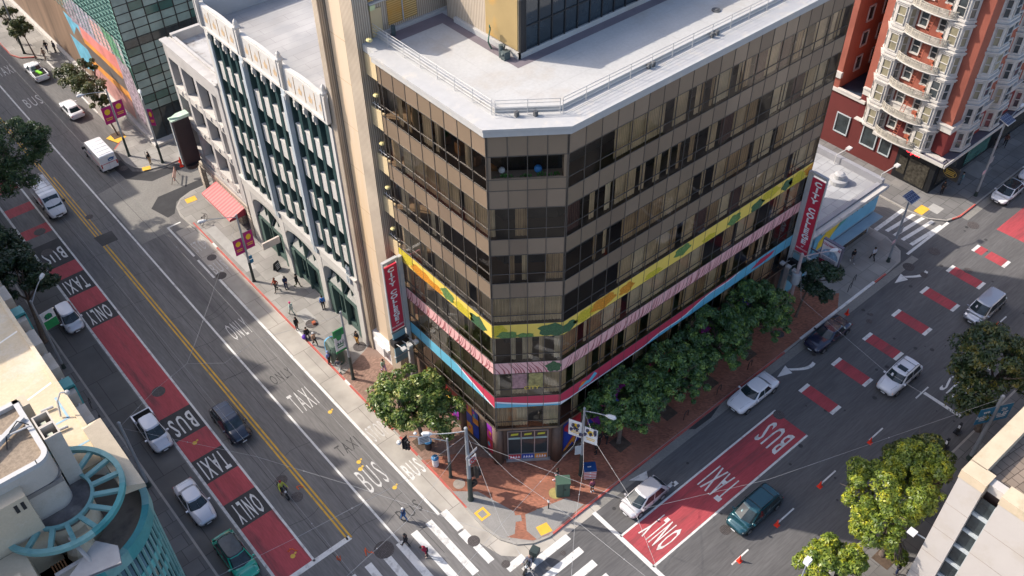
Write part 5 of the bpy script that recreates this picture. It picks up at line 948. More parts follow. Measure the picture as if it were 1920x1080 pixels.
# buildings standing beyond the left edge of the photo on the same side of the street
for i, (y0, y1, h, col) in enumerate(((87.8, 96.8, 19.8, (.35, .3, .25)), (97, 111.2, 28.2, (.3, .28, .27)), (111.4, 121, 21.5, (.4, .33, .26)), (121.2, 200, 25.8, (.3, .3, .3)))):
    b = MB(); b.box(-25, 3.3, y0, y1, .1, h); b.box(-25, 3.6, y0, y1, h, h+.5); wl = M('street_wall_%s' % 'abcd'[i], col, .85, .1, .5); t = thing('street_building', ('low', 'tall', 'narrow', 'very long')[i]+' plain masonry building across the main street beyond the photo edge', 'building', (3.3, y0, 0)); part('wall', b, wl, t); b = MB(); z = 4
    while z < h-3:
        y = y0+1
        while y < y1-2: b.box(3.3, 3.34, y, y+1.5, z, z+1.9); y += 2.8
        z += 3.5
    part('window', b, gpane2, t, kind='stuff')
# ================================================================ PALE CONCRETE BUILDING (lower right)
pc = M('precast_panel', (.48, .445, .415), .85, .04, .4, col2=(.44, .395, .345), sc2=.35); pcy = M('precast_sand', (.55, .45, .32), .85, .08, .7, col2=(.46, .38, .26), sc2=.9)
lr = thing('concrete_building', 'pale precast building with vertical window strips and a tiled roof terrace lower right', 'building', (44.5, 9, 0)); FP = Fac((44.5, 9.0), (44.5, -25)); HB = 15.8
b = MB(); b.box(45.6, 110, -25, 8.6, .1, 15.0); part('core_wall', b, M('core_brown', (.12, .08, .07), .8, .2, 1), lr)
b = MB()
for a0, a1 in ((0, 1.62), (2.72, 6.0), (7.2, 10.4), (11.5, 15), (16, 20), (21, 26)): FP.box(b, a0, a1, -1.1, 0, .1, HB-.7)
FP.box(b, 0, 30, -1.1, -.06, .1, 4.5); b.box(45.6, 110, 8.3, 9.0, .1, HB-.7); part('precast_pier', b, pc, lr); b = MB()
for a0, a1 in ((0, 1.62), (2.72, 6.0), (7.2, 10.4), (11.5, 15)): FP.box(b, a0-.04, a1+.04, -1.15, .06, HB-.7, HB+.05)
b.box(45.6, 110, 7.95, 9.05, 15.0, HB+.05); pr = part('coping', b, pcy, lr); b = MB()
for z in (3.8, 6.6, 9.4, 12.2):
    for a0, a1 in ((0, 1.62), (2.72, 6.0), (7.2, 10.4)): FP.box(b, a0+.01, a1-.01, -.02, .006, z, z+.035)
part('panel_joint', b, M('joint_brown', (.3, .24, .2), .9), lr); 
for a0, a1 in ((1.62, 2.72), (6.0, 7.2), (10.4, 11.5)):
    for i in range(7):
        z0 = 14.2-1.9*(i+1); 
        if z0 < 1: continue
        b = MB(); FP.quad(b, a0, a1, -.45, z0+.35, z0+1.85); w_ = part('window', b, gpane2 if a0 < 6 else M('win_reddish', (.16, .05, .04), .2, .6, 2), lr); b = MB(); FP.box(b, a0, a1, -.6, -.3, z0+.1, z0+.35); FP.box(b, a1-.07, a1, -.5, -.2, z0, z0+1.9); part('window_sill', b, tgrey, w_)
b = MB(); b.quad((45.6, -25, 15.02), (110, -25, 15.02), (110, 7.95, 15.02), (45.6, 7.95, 15.02)); tr = part('terrace_floor', b, pattern('terrace_tiles', 'brick', (.23, .18, .14), (.10, .075, .06), 1, .9, rot=(0, 0, R(8)), sq=(.62, .62), mortar=.03, var=.14), lr); b = MB()
for i in range(5): FP.box(b, 1.7+.0, 2.9, -1.0+i*.13, -.93+i*.13, 15.0, 15.6)
FP.box(b, 1.65, 2.95, -1.05, -.4, 15.6, 15.68); part('louvre_screen', b, pc, tr); b = MB(); FP.quad(b, 1.62, 2.72, -.2, HB-.75, HB-.74); part('strip_head', b, pc, lr) if 0 else None
# ================================================================ COLLEGE SIGN PYLONS
def pylon(name, label, F, w_, zb, zt, arm):
    """F: facade plane of the sign; panel of width w_ from zb to zt"""
    t = thing(name, label, 'sign', (F.o[0], F.o[1], 0)); b = MB(); F.box(b, 0, w_, -.14, .0, zb, zt); part('panel', b, M('college_red', (.56, .035, .07), .5, .05, 1), t)
    b = MB(); s_ = arm; F.box(b, min(s_, s_+.38), max(s_, s_+.38), -.2, .1, .2, zt+.5); F.box(b, -.09, 0, -.16, .03, zb-.1, zt+.4); F.box(b, w_, w_+.09, -.16, .03, zb-.1, zt+.4); F.box(b, -.1, w_+.1, -.2, .08, zt+.35, zt+.6); F.box(b, -.1, w_+.1, -.15, .05, zb-.25, zb-.1)
    for z in (zb-.2, zb-1.6, zb-3.2): F.box(b, -.1, w_+.4, -.15, .05, z, z+.12)
    part('frame', b, white_m, t); b = MB(); txt = 'CITY COLLEGE'; n = 13.2; st = (zt-zb-.9)/12.2; z = zt-.42
    for ch in txt:
        if ch != ' ': text_mb(b, ch, F.p(w_/2, .02, z), F.u+(0,), (0, 0, 1), st*1.12, bold=.05, sx=1.5)
        z -= st if ch != ' ' else st*.7
    part('lettering', b, M('letter_white', (.86, .85, .84), .5), t); b = MB()
    text_mb(b, 'of', F.p(w_/2, .02, z+.05), F.u+(0,), (0, 0, 1), .3, bold=.02); text_mb(b, 'SAN FRANCISCO', F.p(w_/2, .02, z-.3), F.u+(0,), (0, 0, 1), .22, bold=.02, sx=.7)
    part('small_lettering', b, M('letter_white', (.78, .76, .76), .5), t); b = MB(); F.box(b, 0, w_, -.12, 0, zb-1.0, zb-.3, 0); F.box(b, 0, w_, -.12, 0, zb-3.9, zb-1.7, 0); F.box(b, -.2, w_+.1, -.3, .35, zb-1.65, zb-1.05, 1); part('blank_panel', b, [M('panel_bluegrey', (.2, .33, .38), .4, .05), blackm], t)
    for a in (0, w_*.5, w_):
        b = MB(); b.tube([F.p(a, 0, zb-1.3), F.p(a, 1.4, zb-.9)], .04, 5); q = F.p(a, 1.5, zb-.85); b.box(q[0]-.2, q[0]+.2, q[1]-.2, q[1]+.2, q[2]-.08, q[2]+.12); part('floodlight', b, white_m, t)
pylon('college_sign', 'red vertical college sign in a white frame between peach tower and brown facade', Fac((27.7, 48.8), (28.95, 48.8)), 1.22, 8.7, 15.8, 1.35)
pylon('college_sign', 'red vertical college sign in a white frame at the far end by the blue shop', Fac((62.75, 33.98), (62.75, 32.6)), 1.36, 7.4, 15.7, -.46)
# ================================================================ POLES, LAMPS, SIGNALS, BANNERS
pgal = M('pole_galvanised', (.30, .32, .34), .55, .08, 2, metal=.2); pgrn = M('pole_base_dark', (.035, .05, .045), .6, .1, 2); lampg = M('lamp_head_grey', (.62, .63, .63), .45, .05)
mag = M('banner_magenta', (.42, .015, .16), .7, .05); yelb = M('banner_yellow', (.8, .5, .03), .7, .05); ppur = M('banner_purple', (.2, .02, .14), .7)
signw = M('sign_white_plate', (.72, .72, .72), .5); signg = M('sign_green', (.02, .25, .08), .6); cyanb = M('banner_teal_blue', (.02, .16, .3), .6, .1, 2); solarm = pattern('solar_cells', 'brick', (.03, .045, .10), (.2, .22, .28), 1, .3, sq=(.3, .3), mortar=.02, var=.1, bump=0)
def pole(x, y, h, r=.12, label='', base=2.6, arm=None, head=True, z0=.13, name='street_lamp', cat='street lamp', group=None, mat=None):
    t = thing(name, label, cat, (x, y, z0), group=group); b = MB(); m_ = mat or pgal
    b.tube([(0, 0, base), (0, 0, h)], [r, r*.72], 10); b.ball((0, 0, h+.05), r*.95, 8); part('pole', b, m_, t, world=False); b = MB(); b.tube([(0, 0, 0), (0, 0, .3), (0, 0, base)], [r*1.7, r*1.25, r*1.12], 10); part('pole_base', b, pgrn, t, world=False)
    if arm:
        dx, dy, up = arm; b = MB(); pts = [(dx*t_, dy*t_, h-.25+up*sin(t_*PI/2)) for t_ in (0, .25, .5, .75, 1)]; b.tube(pts, .045, 6); part('arm', b, m_, t, world=False)
        if head: b = MB(); l = math.hypot(dx, dy); ux, uy = dx/l, dy/l; z = h-.25+up; b.tube([(dx, dy, z), (dx+ux*.25, dy+uy*.25, z+.02), (dx+ux*.7, dy+uy*.7, z), (dx+ux*.85, dy+uy*.85, z-.02)], [.06, .17, .19, .06], 8); part('lamp_head', b, lampg, t, world=False)
    return t
def banner(t, side, z0, z1, w_, cols, dr=(1, 0), gap=.12, txt=None, tm=None):
    """flag board hanging from a pole; dr = direction away from the pole"""
    b = MB(); d = Vector((dr[0], dr[1], 0)).normalized(); o = d*gap; e = d*(gap+w_); nn = Vector((-d.y, d.x, 0))*.02
    b.obox(tuple(o-nn+Vector((0, 0, z0))), tuple(d*w_), tuple(nn*2), (0, 0, z1-z0)); p = part('banner', b, cols[0], t, world=False)
    b = MB(); face = -1 if (nn.y > 0 or (abs(nn.y) < 1e-6 and nn.x > 0)) else 1; f = nn*1.25*face; rd = d if d.cross(Vector((0, 0, 1))).dot(f) > 0 else -d
    c0 = d*(gap+w_/2)+f
    for (q, zc, hw_, hh) in ((0, .68, .28, .2), (1, .3, .34, .05), (2, .2, .3, .05)):
        zz = z0+(z1-z0)*zc; k = 0
        if q == 0 and not txt: b.face([tuple(c0+rd*(w_*.3*cos(a))+Vector((0, 0, zz+(z1-z0)*.17*sin(a)))) for a in (0, .7, 1.3, 2.2, 3, 3.8, 4.4, 5.3)])
        elif q: b.obox(tuple(c0-rd*(w_*hw_)+Vector((0, 0, zz))), tuple(rd*(w_*2*hw_)), tuple(f*.05), (0, 0, (z1-z0)*hh))
    if txt:
        for i, s_ in enumerate(txt): text_mb(b, s_, tuple(c0+Vector((0, 0, z0+(z1-z0)*(.72-.27*i)))), tuple(rd), (0, 0, 1), (z1-z0)*.27, bold=.02)
    part('banner_print', b, cols[1], p, world=False); b = MB()
    for z in (z0, z1): b.tube([(0, 0, z), tuple(e+Vector((0, 0, z)))], .02, 4)
    part('bracket', b, pgal, t, world=False)
pl = 'lamp with twin magenta festival banners'
t = pole(25.4, 71.3, 8.6, label=pl+' beside the red awning', arm=(-2.6, .9, .5)); banner(t, 0, 4.0, 5.9, .95, (mag, yelb), (-1, 0)); banner(t, 0, 4.2, 6.3, .95, (mag, yelb), (1, 0)); b = MB(); b.box(.1, .45, -.02, .02, 2.9, 3.3); b.box(.12, .5, .03, .06, 2.3, 2.75); part('bus_flag', b, cyanb, t, world=False)
t = pole(25.1, 100.5, 9.0, label=pl+' by the young street tree and mail van', arm=(-2.3, .5, .4)); banner(t, 0, 4.9, 7.1, 1.15, (mag, yelb), (-1, 0)); banner(t, 0, 5.2, 7.3, 1.15, (mag, yelb), (1, 0))
t = pole(27.5, 96.6, 8.5, label='street lamp with one narrow magenta banner at the alley corner', arm=(.4, 1.4, .3)); banner(t, 0, 5.2, 7.4, .55, (mag, yelb), (.6, -.6))
t = pole(25.7, 53.6, 8.6, label='bare-topped grey pole with a green and white 311 banner beside the kiosk', base=3.0, name='banner_pole', cat='pole'); banner(t, 0, 4.2, 6.9, 1.0, (signw, signg), (-1, 0), txt=None)
b = MB(); b.box(-1.14, -.1, -.035, .035, 6.1, 6.92); b.box(-1.14, -.1, -.035, .035, 4.15, 4.4); p_ = part('banner_field', b, signg, t, world=False); b = MB(); text_mb(b, '311', (-.62, -.06, 5.25), (1, 0, 0), (0, 0, 1), .5, bold=.03)
for i in range(3): b.box(-.9, -.35, -.05, -.04, 6.25+i*.18, 6.33+i*.18)
for i in range(9): a = R(-60+i*22); b.box(-.62+.42*cos(a)-.025, -.62+.42*cos(a)+.025, -.05, -.04, 5.25+.42*sin(a)-.03, 5.25+.42*sin(a)+.03)
part('banner_print', b, M('print_green', (.03, .12, .1), .6), t, world=False)
t = pole(6.1, 72.5, 8.6, label='dark grey street lamp with a 311 banner over the parked hatchback', base=.6, arm=(1.6, 1.8, .6)); banner(t, 0, 4.9, 6.9, 1.25, (signw, signg), (1, .15)); b = MB(); b.obox((.15, .0, 4.9), (1.2, .18, 0), (.0, .05, 0), (0, 0, .95)); part('banner_field', b, signg, t, world=False); b = MB(); text_mb(b, '311', (.72, .02, 6.25), (1, .15, 0), (0, 0, 1), .55, bold=.03); part('banner_print', b, M('print_green', (.03, .12, .1), .6), t, world=False)
t = pole(6.3, 55.0, 8.2, r=.17, label='thick dark grey wire pole by the parked white pickup', base=.6, name='wire_pole', cat='pole')
t = pole(25.7, 36.4, 9.2, r=.17, label='tall grey corner pole carrying wires, a no-turn sign and traffic signals', base=3.0, name='signal_pole', cat='traffic signal', arm=(-1.9, 1.7, -.4))
def signal(t, x, y, z, face=(1, 0), two=True):
    b = MB(); f = Vector((face[0], face[1], 0)).normalized(); s_ = Vector((-f.y, f.x, 0)); o = Vector((x, y, z)); b.obox(tuple(o-s_*.3-f*.03), tuple(s_*.6), tuple(f*.03), (0, 0, 1.3)); b.obox(tuple(o-s_*.18), tuple(s_*.36), tuple(f*.25), (0, 0, 1.15))
    for i in range(3): c = o+f*.25+Vector((0, 0, .2+i*.37)); b.tube([tuple(c), tuple(c+f*.22)], .16, 8)
    return part('signal_head', b, blackm, t, world=False)
signal(t, .45, -.2, 2.9, (1, -.3)); signal(t, .35, .35, 2.3, (.2, 1)); b = MB(); b.box(.1, .6, -.25, .1, 1.8, 2.25); part('walk_signal', b, blackm, t, world=False)
b = MB(); b.obox((-.1, -.22, 4.9), (.8, .1, 0), (0, -.03, 0), (0, 0, .8)); p_ = part('turn_sign', b, signw, t, world=False); b = MB(); c = (.3, -.27, 5.3)
for i in range(14): a, a2 = 2*PI*i/14, 2*PI*(i+1)/14; b.tube([(c[0]+.3*cos(a), c[1], c[2]+.3*sin(a)), (c[0]+.3*cos(a2), c[1], c[2]+.3*sin(a2))], .035, 4)
b.tube([(c[0]-.2, c[1], c[2]+.2), (c[0]+.2, c[1], c[2]-.2)], .035, 4); part('sign_ring', b, M('sign_red', (.6, .02, .03), .5), p_, world=False); b = MB(); b.tube([(c[0]-.12, c[1]+.005, c[2]-.12), (c[0], c[1]+.005, c[2]+.1), (c[0]+.15, c[1]+.005, c[2]+.1)], .035, 4); part('sign_arrow', b, blackm, p_, world=False); b = MB(); b.obox((-.35, -.2, 5.85), (1.3, .25, 0), (0, -.03, 0), (0, 0, .3)); part('street_name_sign', b, M('street_name_plate', (.5, .5, .5), .5), t, world=False)
t = pole(25.8, 39.2, 5.1, r=.11, label='short curved signal arm post reaching over the kerb below the magnolia', base=2.2, name='signal_pole', cat='traffic signal', arm=(-2.3, 1.9, .7), head=False)
signal(t, -2.6, 2.2, 4.1, (.2, -1)); b = MB(); b.obox((-1.9, 1.3, 4.75), (.9, -.35, 0), (.02, .03, 0), (0, 0, .85)); p_ = part('lane_sign', b, signw, t, world=False); b = MB()
for i in range(4): b.obox((-1.8, 1.24, 4.87+i*.19), (.68, -.27, 0), (0, -.02, 0), (0, 0, .08))
part('sign_text', b, M('sign_text_grey', (.2, .2, .2), .6), p_, world=False); b = MB(); b.ball((-1.9, 1.6, 5.9), .15); b.ball((-2.9, 2.6, 4.6), .22); part('camera_dome', b, lampg, t, world=False)
t = pole(34.1, 32.3, 8.6, label='grey corner street lamp with a large white picture banner above the kiosks', base=2.8, arm=(.8, -1.5, .2)); banner(t, 0, 4.9, 6.8, 1.1, (signw, yelb), (-.45, .95)); banner(t, 0, 4.6, 6.5, 1.1, (signw, yelb), (.45, -.95)); b = MB()
for i in range(12): a = random.uniform(-1, 1); z = random.uniform(5.1, 6.3); b.box(.45*a-.12-.06, .45*a+.12-.06, -.95*a-.1, -.95*a+.06, z, z+.25)
part('banner_figures', b, M('banner_ink', (.06, .06, .1), .6, .5, 4), t, world=False); b = MB(); b.obox((-.55, .25, 3.0), (.45, -.25, 0), (-.02, -.03, 0), (0, 0, 1.1)); part('notice_plate', b, tgrey, t, world=False)
for (x, y, h, lb, a) in ((76.2, 30.7, 8.1, 'solar-topped grey pole at the alley zebra crossing', (.0, .0)), (92.9, 30.6, 9.7, 'taller solar-topped street lamp beside the parked electric car', (3.6, .4))):
    t = pole(x, y, h, r=.13, label=lb, base=.6, arm=(a[0], a[1], .3) if a[0] else None); b = MB(); b.obox((-.75, -.6, h+.15), (1.5, 0, 0), (0, 1.05, .35), (0, -.02, .06)); p_ = part('solar_panel', b, solarm, t, world=False); b = MB(); b.obox((-.8, -.65, h+.1), (1.6, 0, 0), (0, 1.15, .38), (0, -.02, .05)); part('panel_frame', b, white_m, p_, world=False); b = MB(); b.box(.05, .75, -.06, -.03, h*.44, h*.44+.8); part('sign_back', b, pgal, t, world=False); b = MB(); b.box(-.65, -.1, -.06, -.03, h*.33, h*.33+.45); part('notice_plate', b, M('plate_pink', (.6, .4, .45), .6), t, world=False)
t = pole(61.4, 32.4, 8.4, r=.2, label='pinkish lamp post beside the far college sign', base=.5, arm=(2.4, -1.3, .2), mat=M('pole_pinkish', (.42, .33, .32), .6, .08, 2)); b = MB(); b.cyl(0, 0, 5.0, 6.2, .42, n=12); part('transformer', b, tgrey, t, world=False)
t = pole(59.9, 12.0, 8.0, r=.2, label='grey lamp post with two blue banners behind the pale building', base=.5); banner(t, 0, 5.0, 6.9, 1.35, (cyanb, signw), (-1, .5), txt=('we', 'believe')); banner(t, 0, 5.0, 6.9, 1.35, (cyanb, signw), (1, -.5), txt=('20', 'in SF'))
t = thing('wall_lamp', 'square headed lamp on a short arm at the pale building edge beside the yellow-green tree', 'lamp', (44.6, 9.0, 7.6)); b = MB(); b.tube([(0, 0, 0), (-.35, .75, .3)], .06); part('arm', b, pgal, t, world=False); b = MB(); b.box(-.75, -.2, .6, 1.15, .28, .42); part('lamp_head', b, lampg, t, world=False)
t = pole(36.2, 13.0, 8.6, r=.08, label='slim pole top with a square sensor behind the small lower tree', base=.5); b = MB(); b.box(-.25, .15, -.2, .2, 8.6, 9.1); part('sensor', b, signw, t, world=False)
t = pole(24.5, 133.0, 8.5, label='distant street lamp by the first street tree at the upper left', arm=(-1.8, .3, .4)); t = pole(27.2, 109.5, 8.0, label='street lamp half hidden in the second young street tree', arm=(-1.6, .4, .3)) if 0 else None
# ---------------------------------------------------------------- overhead wires
wirem = M('overhead_wire', (.36, .36, .36), .5)
Z = 7.6
WL = [('from the dark wire pole to the junction over the red lane', [(6.3, 55.0, 8.0), (10.1, 57.2, 7.5), (13.3, 58.0, 7.6)]), ('from the junction across the yellow line', [(13.3, 58.0, 7.6), (15.7, 56.0, 7.6), (18.9, 56.5, 7.7), (25.7, 53.6, 8.4)]), ('from the junction towards the ONLY lettering', [(13.3, 58.0, 7.6), (15.0, 59.8, 7.6), (18.1, 63.1, 7.9), (25.4, 71.3, 8.3)]), ('steep wire from corner pole over the bus lane end', [(25.8, 36.3, 8.8), (26.3, 31.8, 7.7), (27.3, 25.9, 7.6), (27.7, 17, 8.4)]), ('short wire joining both corner lamp posts', [(34.0, 32.2, 8.0), (31.7, 30.9, 7.6), (23.5, 29.3, 7.6), (10, 26, 8.5)]), ('wire from picture banner lamp across the silver hatchback', [(34.1, 32.2, 8.2), (33.0, 29.7, 7.7), (31.7, 25.2, 7.6), (27.4, 17, 8)]), ('wire crossing the yellow lines to the crosswalk', [(6.3, 55, 7.8), (12.9, 45.9, 7.6), (17.0, 38.8, 7.6), (22.5, 28, 8)]), ('low wire over the motorcycle to the kerb', [(6, 38.6, 7.8), (11.8, 37.8, 7.6), (19.9, 36.7, 7.7), (25.7, 36.4, 8.6)]), ('long wire over the teal minivan to the blue banner post', [(25.7, 36.3, 8.0), (31.9, 23.4, 7.6), (40.3, 19.3, 7.6), (59.9, 12.0, 8.0)]), ('wire over the navy and white cars', [(61.4, 32.4, 8.0), (57.6, 29.4, 7.6), (55.9, 20.0, 7.6), (56.2, 13.3, 7.6)]), ('guy wire falling from the corner pole to the junction', [(25.8, 36.3, 8.3), (24.8, 33.4, 7.6), (23.1, 29.2, 7.6), (22, 24, 7.7)]), ('wire across the crosswalk bars', [(7, 32, 7.8), (12.6, 33.0, 7.6), (18.1, 33.8, 7.6), (25.7, 36.2, 8.2)]), ('slack wire from the picture banner lamp to the crossing', [(34.0, 32.2, 7.5), (30.9, 29.0, 7.5), (27.1, 25.9, 7.6), (23, 22, 7.9)]), ('trolley contact wire along the red bus lane', [(13.4, 120, 6.2), (13.4, 90, 6.1), (13.3, 58, 6.2), (13.3, 20, 6.2)]), ('second contact wire over the yellow line', [(19.9, 130, 6.2), (19.9, 90, 6.1), (19.8, 58, 6.2), (19.9, 20, 6.2)])]
for k, (lb, pts) in enumerate(WL):
    b = MB(); P = []
    for a, c in zip(pts, pts[1:]):
        for i in range(6): t_ = i/6; P.append(tuple(a[j]+(c[j]-a[j])*t_ for j in range(3)))
    P.append(pts[-1]); b.tube(P, .0115 if k < 13 else .008, 4)
    for q in P[3::6]: b.ball(q, .05, 6)
    single('overhead_wire', b, wirem, 'thin pale wire '+lb if len(lb) < 60 else lb, 'wire', 'overhead wires')
# ---------------------------------------------------------------- pavement furniture
def kiosk(): 
    t = thing('public_toilet_kiosk', 'tall rounded dark green street kiosk with a blue end by the red kerb', 'kiosk', (26.0, 57.2, .13), R(-8)); b = MB(); b.tube([(0, -.9, .1), (0, -.9, 1.7), (0, -.75, 2.0)], [.62, .62, .45], 14); b.box(-.62, .62, -.9, .3, .05, 1.9); b.tube([(0, -.9, 1.5), (0, .4, 1.5)], .62, 14)
    part('body', b, M('kiosk_green', (.05, .08, .065), .5, .1, 1), t, world=False); b = MB(); b.box(-.6, .6, .4, .62, .1, 1.4); b.tube([(0, .42, 1.4), (0, .66, 1.4)], .58, 12); part('poster_end', b, M('kiosk_poster_blue', (.08, .3, .5), .4, .5, 2), t, world=False)
kiosk()
t = thing('utility_cabinet', 'dark green utility cabinet standing on the bricks by the building corner', 'cabinet', (31.75, 31.95, .13), R(-36)); b = MB(); b.box(-.55, .55, -.4, .4, .0, 1.75); b.box(-.6, .6, -.45, .45, 1.75, 1.85); part('body', b, M('cabinet_green', (.06, .11, .08), .5, .1, 1), t, world=False); b = MB(); b.box(-.02, .02, -.42, -.4, .2, 1.6); b.box(.1, .16, -.45, -.4, .9, 1.1); part('door_seam', b, blackm, t, world=False)
t = thing('mail_box', 'blue-topped mail box with red and white striped sides by the picture banner lamp', 'mailbox', (34.6, 31.75, .13), R(-36)); b = MB(); b.box(-.5, .5, -.45, .45, .15, 1.15)
for x in (-.42, .36):
    for y in (-.38, .32): b.box(x, x+.06, y, y+.06, 0, .15)
part('body', b, pattern('postal_stripes', 'brick', (.55, .05, .05), (.7, .7, .7), 1, .5, rot=(R(90), 0, 0), sq=(9, .22), mortar=.07, var=.05, bump=0), t, world=False); b = MB(); b.box(-.52, .52, -.47, .47, 1.15, 1.25); part('lid', b, M('mail_blue', (.015, .06, .2), .4), t, world=False); b = MB(); b.box(-.2, .1, -.06, .02, 1.252, 1.258); part('emblem', b, signw, t, world=False)
t = thing('litter_bin', 'round white litter bin with a blue dome lid beside the red kerb', 'bin', (25.6, 41.0, .13)); b = MB(); b.cyl(0, 0, 0, .95, .27, .3, 14); part('body', b, signw, t, world=False); b = MB(); b.ball((0, 0, .98), .33, 12, sz=.7); part('lid', b, M('bin_lid_blue', (.05, .2, .4), .5), t, world=False)
t = thing('litter_bin', 'half hidden grey litter bin behind the signal post under the magnolia', 'bin', (26.2, 42.8, .13)); b = MB(); b.cyl(0, 0, 0, .9, .28, .32, 14); part('body', b, blackm, t, world=False); b = MB(); b.cyl(0, 0, .9, .98, .34, n=14); part('lid', b, M('bin_lid_blue', (.05, .2, .4), .5), t, world=False)
t = thing('warning_post', 'black weighted delineator post standing on the pavement edge by the blue banners', 'post', (59.3, 14.0, .13)); b = MB(); b.box(-.3, .3, -.25, .25, 0, .15); b.box(-.16, .16, -.1, .1, .15, 1.2); part('body', b, blackm, t, world=False); b = MB(); text_mb(b, 'S', (-.0, -.11, 1.0), (1, 0, 0), (0, 0, 1), .35); b.box(-.165, -.16, -.09, .09, .7, 1.1); part('marking', b, signw, t, world=False)
t = thing('warning_post', 'second black delineator post close to the blue banner lamp', 'post', (61.6, 14.2, .13)); b = MB(); b.box(-.3, .3, -.25, .25, 0, .15); b.box(-.16, .16, -.1, .1, .15, 1.2); part('body', b, blackm, t, world=False); b = MB(); b.box(-.165, -.16, -.09, .09, .7, 1.1); part('marking', b, signw, t, world=False)
orc = M('cone_orange', (.85, .05, .02), .5); b0 = None
cl_ = ['orange traffic cone nearest the bottom edge, in the sun', 'orange traffic cone level with the ONLY lettering', 'orange traffic cone beside the dashed line above the yellow-green tree', 'orange traffic cone near the dashed line left of the blue banners', 'orange traffic cone behind the silver minivan', 'small orange cone tipped by the white kerb near the navy sedan', 'orange traffic cone nearer the barricade at the alley mouth', 'orange traffic cone closest to the alley corner lamp']
for i, (x, y) in enumerate(((37.9, 18.5), (42.6, 18.6), (48.2, 18.6), (55.1, 18.5), (75.9, 18.6), (66.7, 29.0), (28.9, 94.6), (29.2, 95.5))):
    if i == 0:
        cone0 = thing('traffic_cone', cl_[0], 'cone', (x, y, 0), group='orange traffic cones'); b = MB(); b.box(-.19, .19, -.19, .19, 0, .04); b.tube([(0, 0, .04), (0, 0, .72)], [.15, .035], 12); part('body', b, orc, cone0, world=False); b = MB(); b.tube([(0, 0, .38), (0, 0, .52)], [.092, .066], 12); part('band', b, signw, cone0, world=False)
    else: c = copy_tree(cone0, label=cl_[i]); c.location = (x, y, 0); 
t = thing('barricade', 'folded white and orange barricade lying at the alley mouth', 'barricade', (27.3, 92.6, 0), R(60)); b = MB(); b.obox((-1, 0, .5), (2, 0, 0), (0, .04, 0), (0, .1, .22)); b.obox((-1, .02, .9), (2, 0, 0), (0, .04, 0), (0, .1, .22)); part('board', b, pattern('hazard_stripe', 'wave', (.75, .7, .65), (.7, .2, .05), 1.2, .6, bump=0), t, world=False); b = MB()
for x in (-.9, .85): b.tube([(x, -.3, 0), (x, .1, 1.1)], .03, 5); b.tube([(x, .5, 0), (x, .1, 1.1)], .03, 5)
part('leg', b, blackm, t, world=False)
def bike(x, y, rz, lb):
    t = thing('bicycle', lb, 'bicycle', (x, y, .13), rz, 'parked bicycles'); 
    for sx in (-.52, .52):
        b = MB(); 
        for i in range(14): a, a2 = 2*PI*i/14, 2*PI*(i+1)/14; b.tube([(sx+.33*cos(a), 0, .35+.33*sin(a)), (sx+.33*cos(a2), 0, .35+.33*sin(a2))], .025, 4)
        w_ = part('wheel', b, blackm, t, world=False)
    b = MB(); 
    for a, c in (((-.52, 0, .35), (-.15, 0, .3)), ((-.15, 0, .3), (-.25, 0, .85)), ((-.25, 0, .8), (.38, 0, .85)), ((.38, 0, .85), (-.15, 0, .3)), ((.52, 0, .35), (.36, 0, 1.0)), ((-.52, 0, .35), (-.22, 0, .75))): b.tube([a, c], .022, 5)
    part('frame', b, M('bike_frame', (.08, .05, .05), .4), t, world=False); b = MB(); b.box(-.36, -.12, -.07, .07, .88, .94); part('saddle', b, blackm, t, world=False); b = MB(); b.tube([(.34, -.28, 1.05), (.36, 0, 1.0), (.34, .28, 1.05)], .02, 5); part('handlebar', b, blackm, t, world=False)
bike(26.0, 83.2, R(40), 'dark bicycle standing alone near the kerb by the yellow ramp pad')
def rack(x, y, lb, rz=0): b = MB(); b.tube([(-.35, 0, 0), (-.35, 0, .75), (-.2, 0, .9), (.2, 0, .9), (.35, 0, .75), (.35, 0, 0)], .03, 6); return single('bike_rack', b, blackm, lb, 'bike rack', 'hoop bike racks', loc=(x, y, .13), rz=rz)
for x, y, lb in ((6.2, 66.4, 'dark hoop bike rack by the left kerb, farther one'), (6.1, 63.9, 'dark hoop bike rack by the left kerb, nearer one'), (70.9, 31.2, 'hoop bike rack on the pavement near the blue shop sign'), (69.6, 30.8, 'hoop bike rack beside the square cover near the white kerb'), (49.6, 30.6, 'hoop bike rack on the bricks level with the white police-style car'), (54, 30.7, 'hoop bike rack on the bricks by the turn arrow'), (45.2, 30.6, 'hoop bike rack on the bricks below the ficus row'), (26.1, 129.6, 'hoop bike rack by the upper left street tree'), (26.4, 98.6, 'hoop bike rack beside the mail van')): rack(x, y, lb, R(75) if x < 30 else R(10))
t = thing('sandwich_board', 'black chalk sandwich board outside the white arched building', 'sign board', (28.1, 71.3, .13), R(20)); b = MB(); b.obox((-.35, -.25, 0), (.7, 0, 0), (0, .03, 0), (0, .2, 1.0)); b.obox((-.35, .25, 0), (.7, 0, 0), (0, -.03, 0), (0, -.2, 1.0)); part('board', b, blackm, t, world=False); b = MB()
for i in range(4): b.obox((-.25, -.23+.03*i, .25+.17*i), (.5, 0, 0), (0, -.005, 0), (0, .01, .05))
part('chalk_lines', b, signw, t, world=False)
t = thing('parking_meter', 'small steel post with a white tip on the corner bricks', 'post', (31.3, 33.6-2.2, .13)) if 0 else None
t = thing('crosswalk_post', 'short post with a push button on the corner ramp', 'post', (29.9, 31.6, .14)); b = MB(); b.cyl(0, 0, 0, 1.2, .05, n=8); part('post', b, blackm, t, world=False); b = MB(); b.box(-.08, .02, -.08, .08, .9, 1.15); part('button', b, signw, t, world=False)
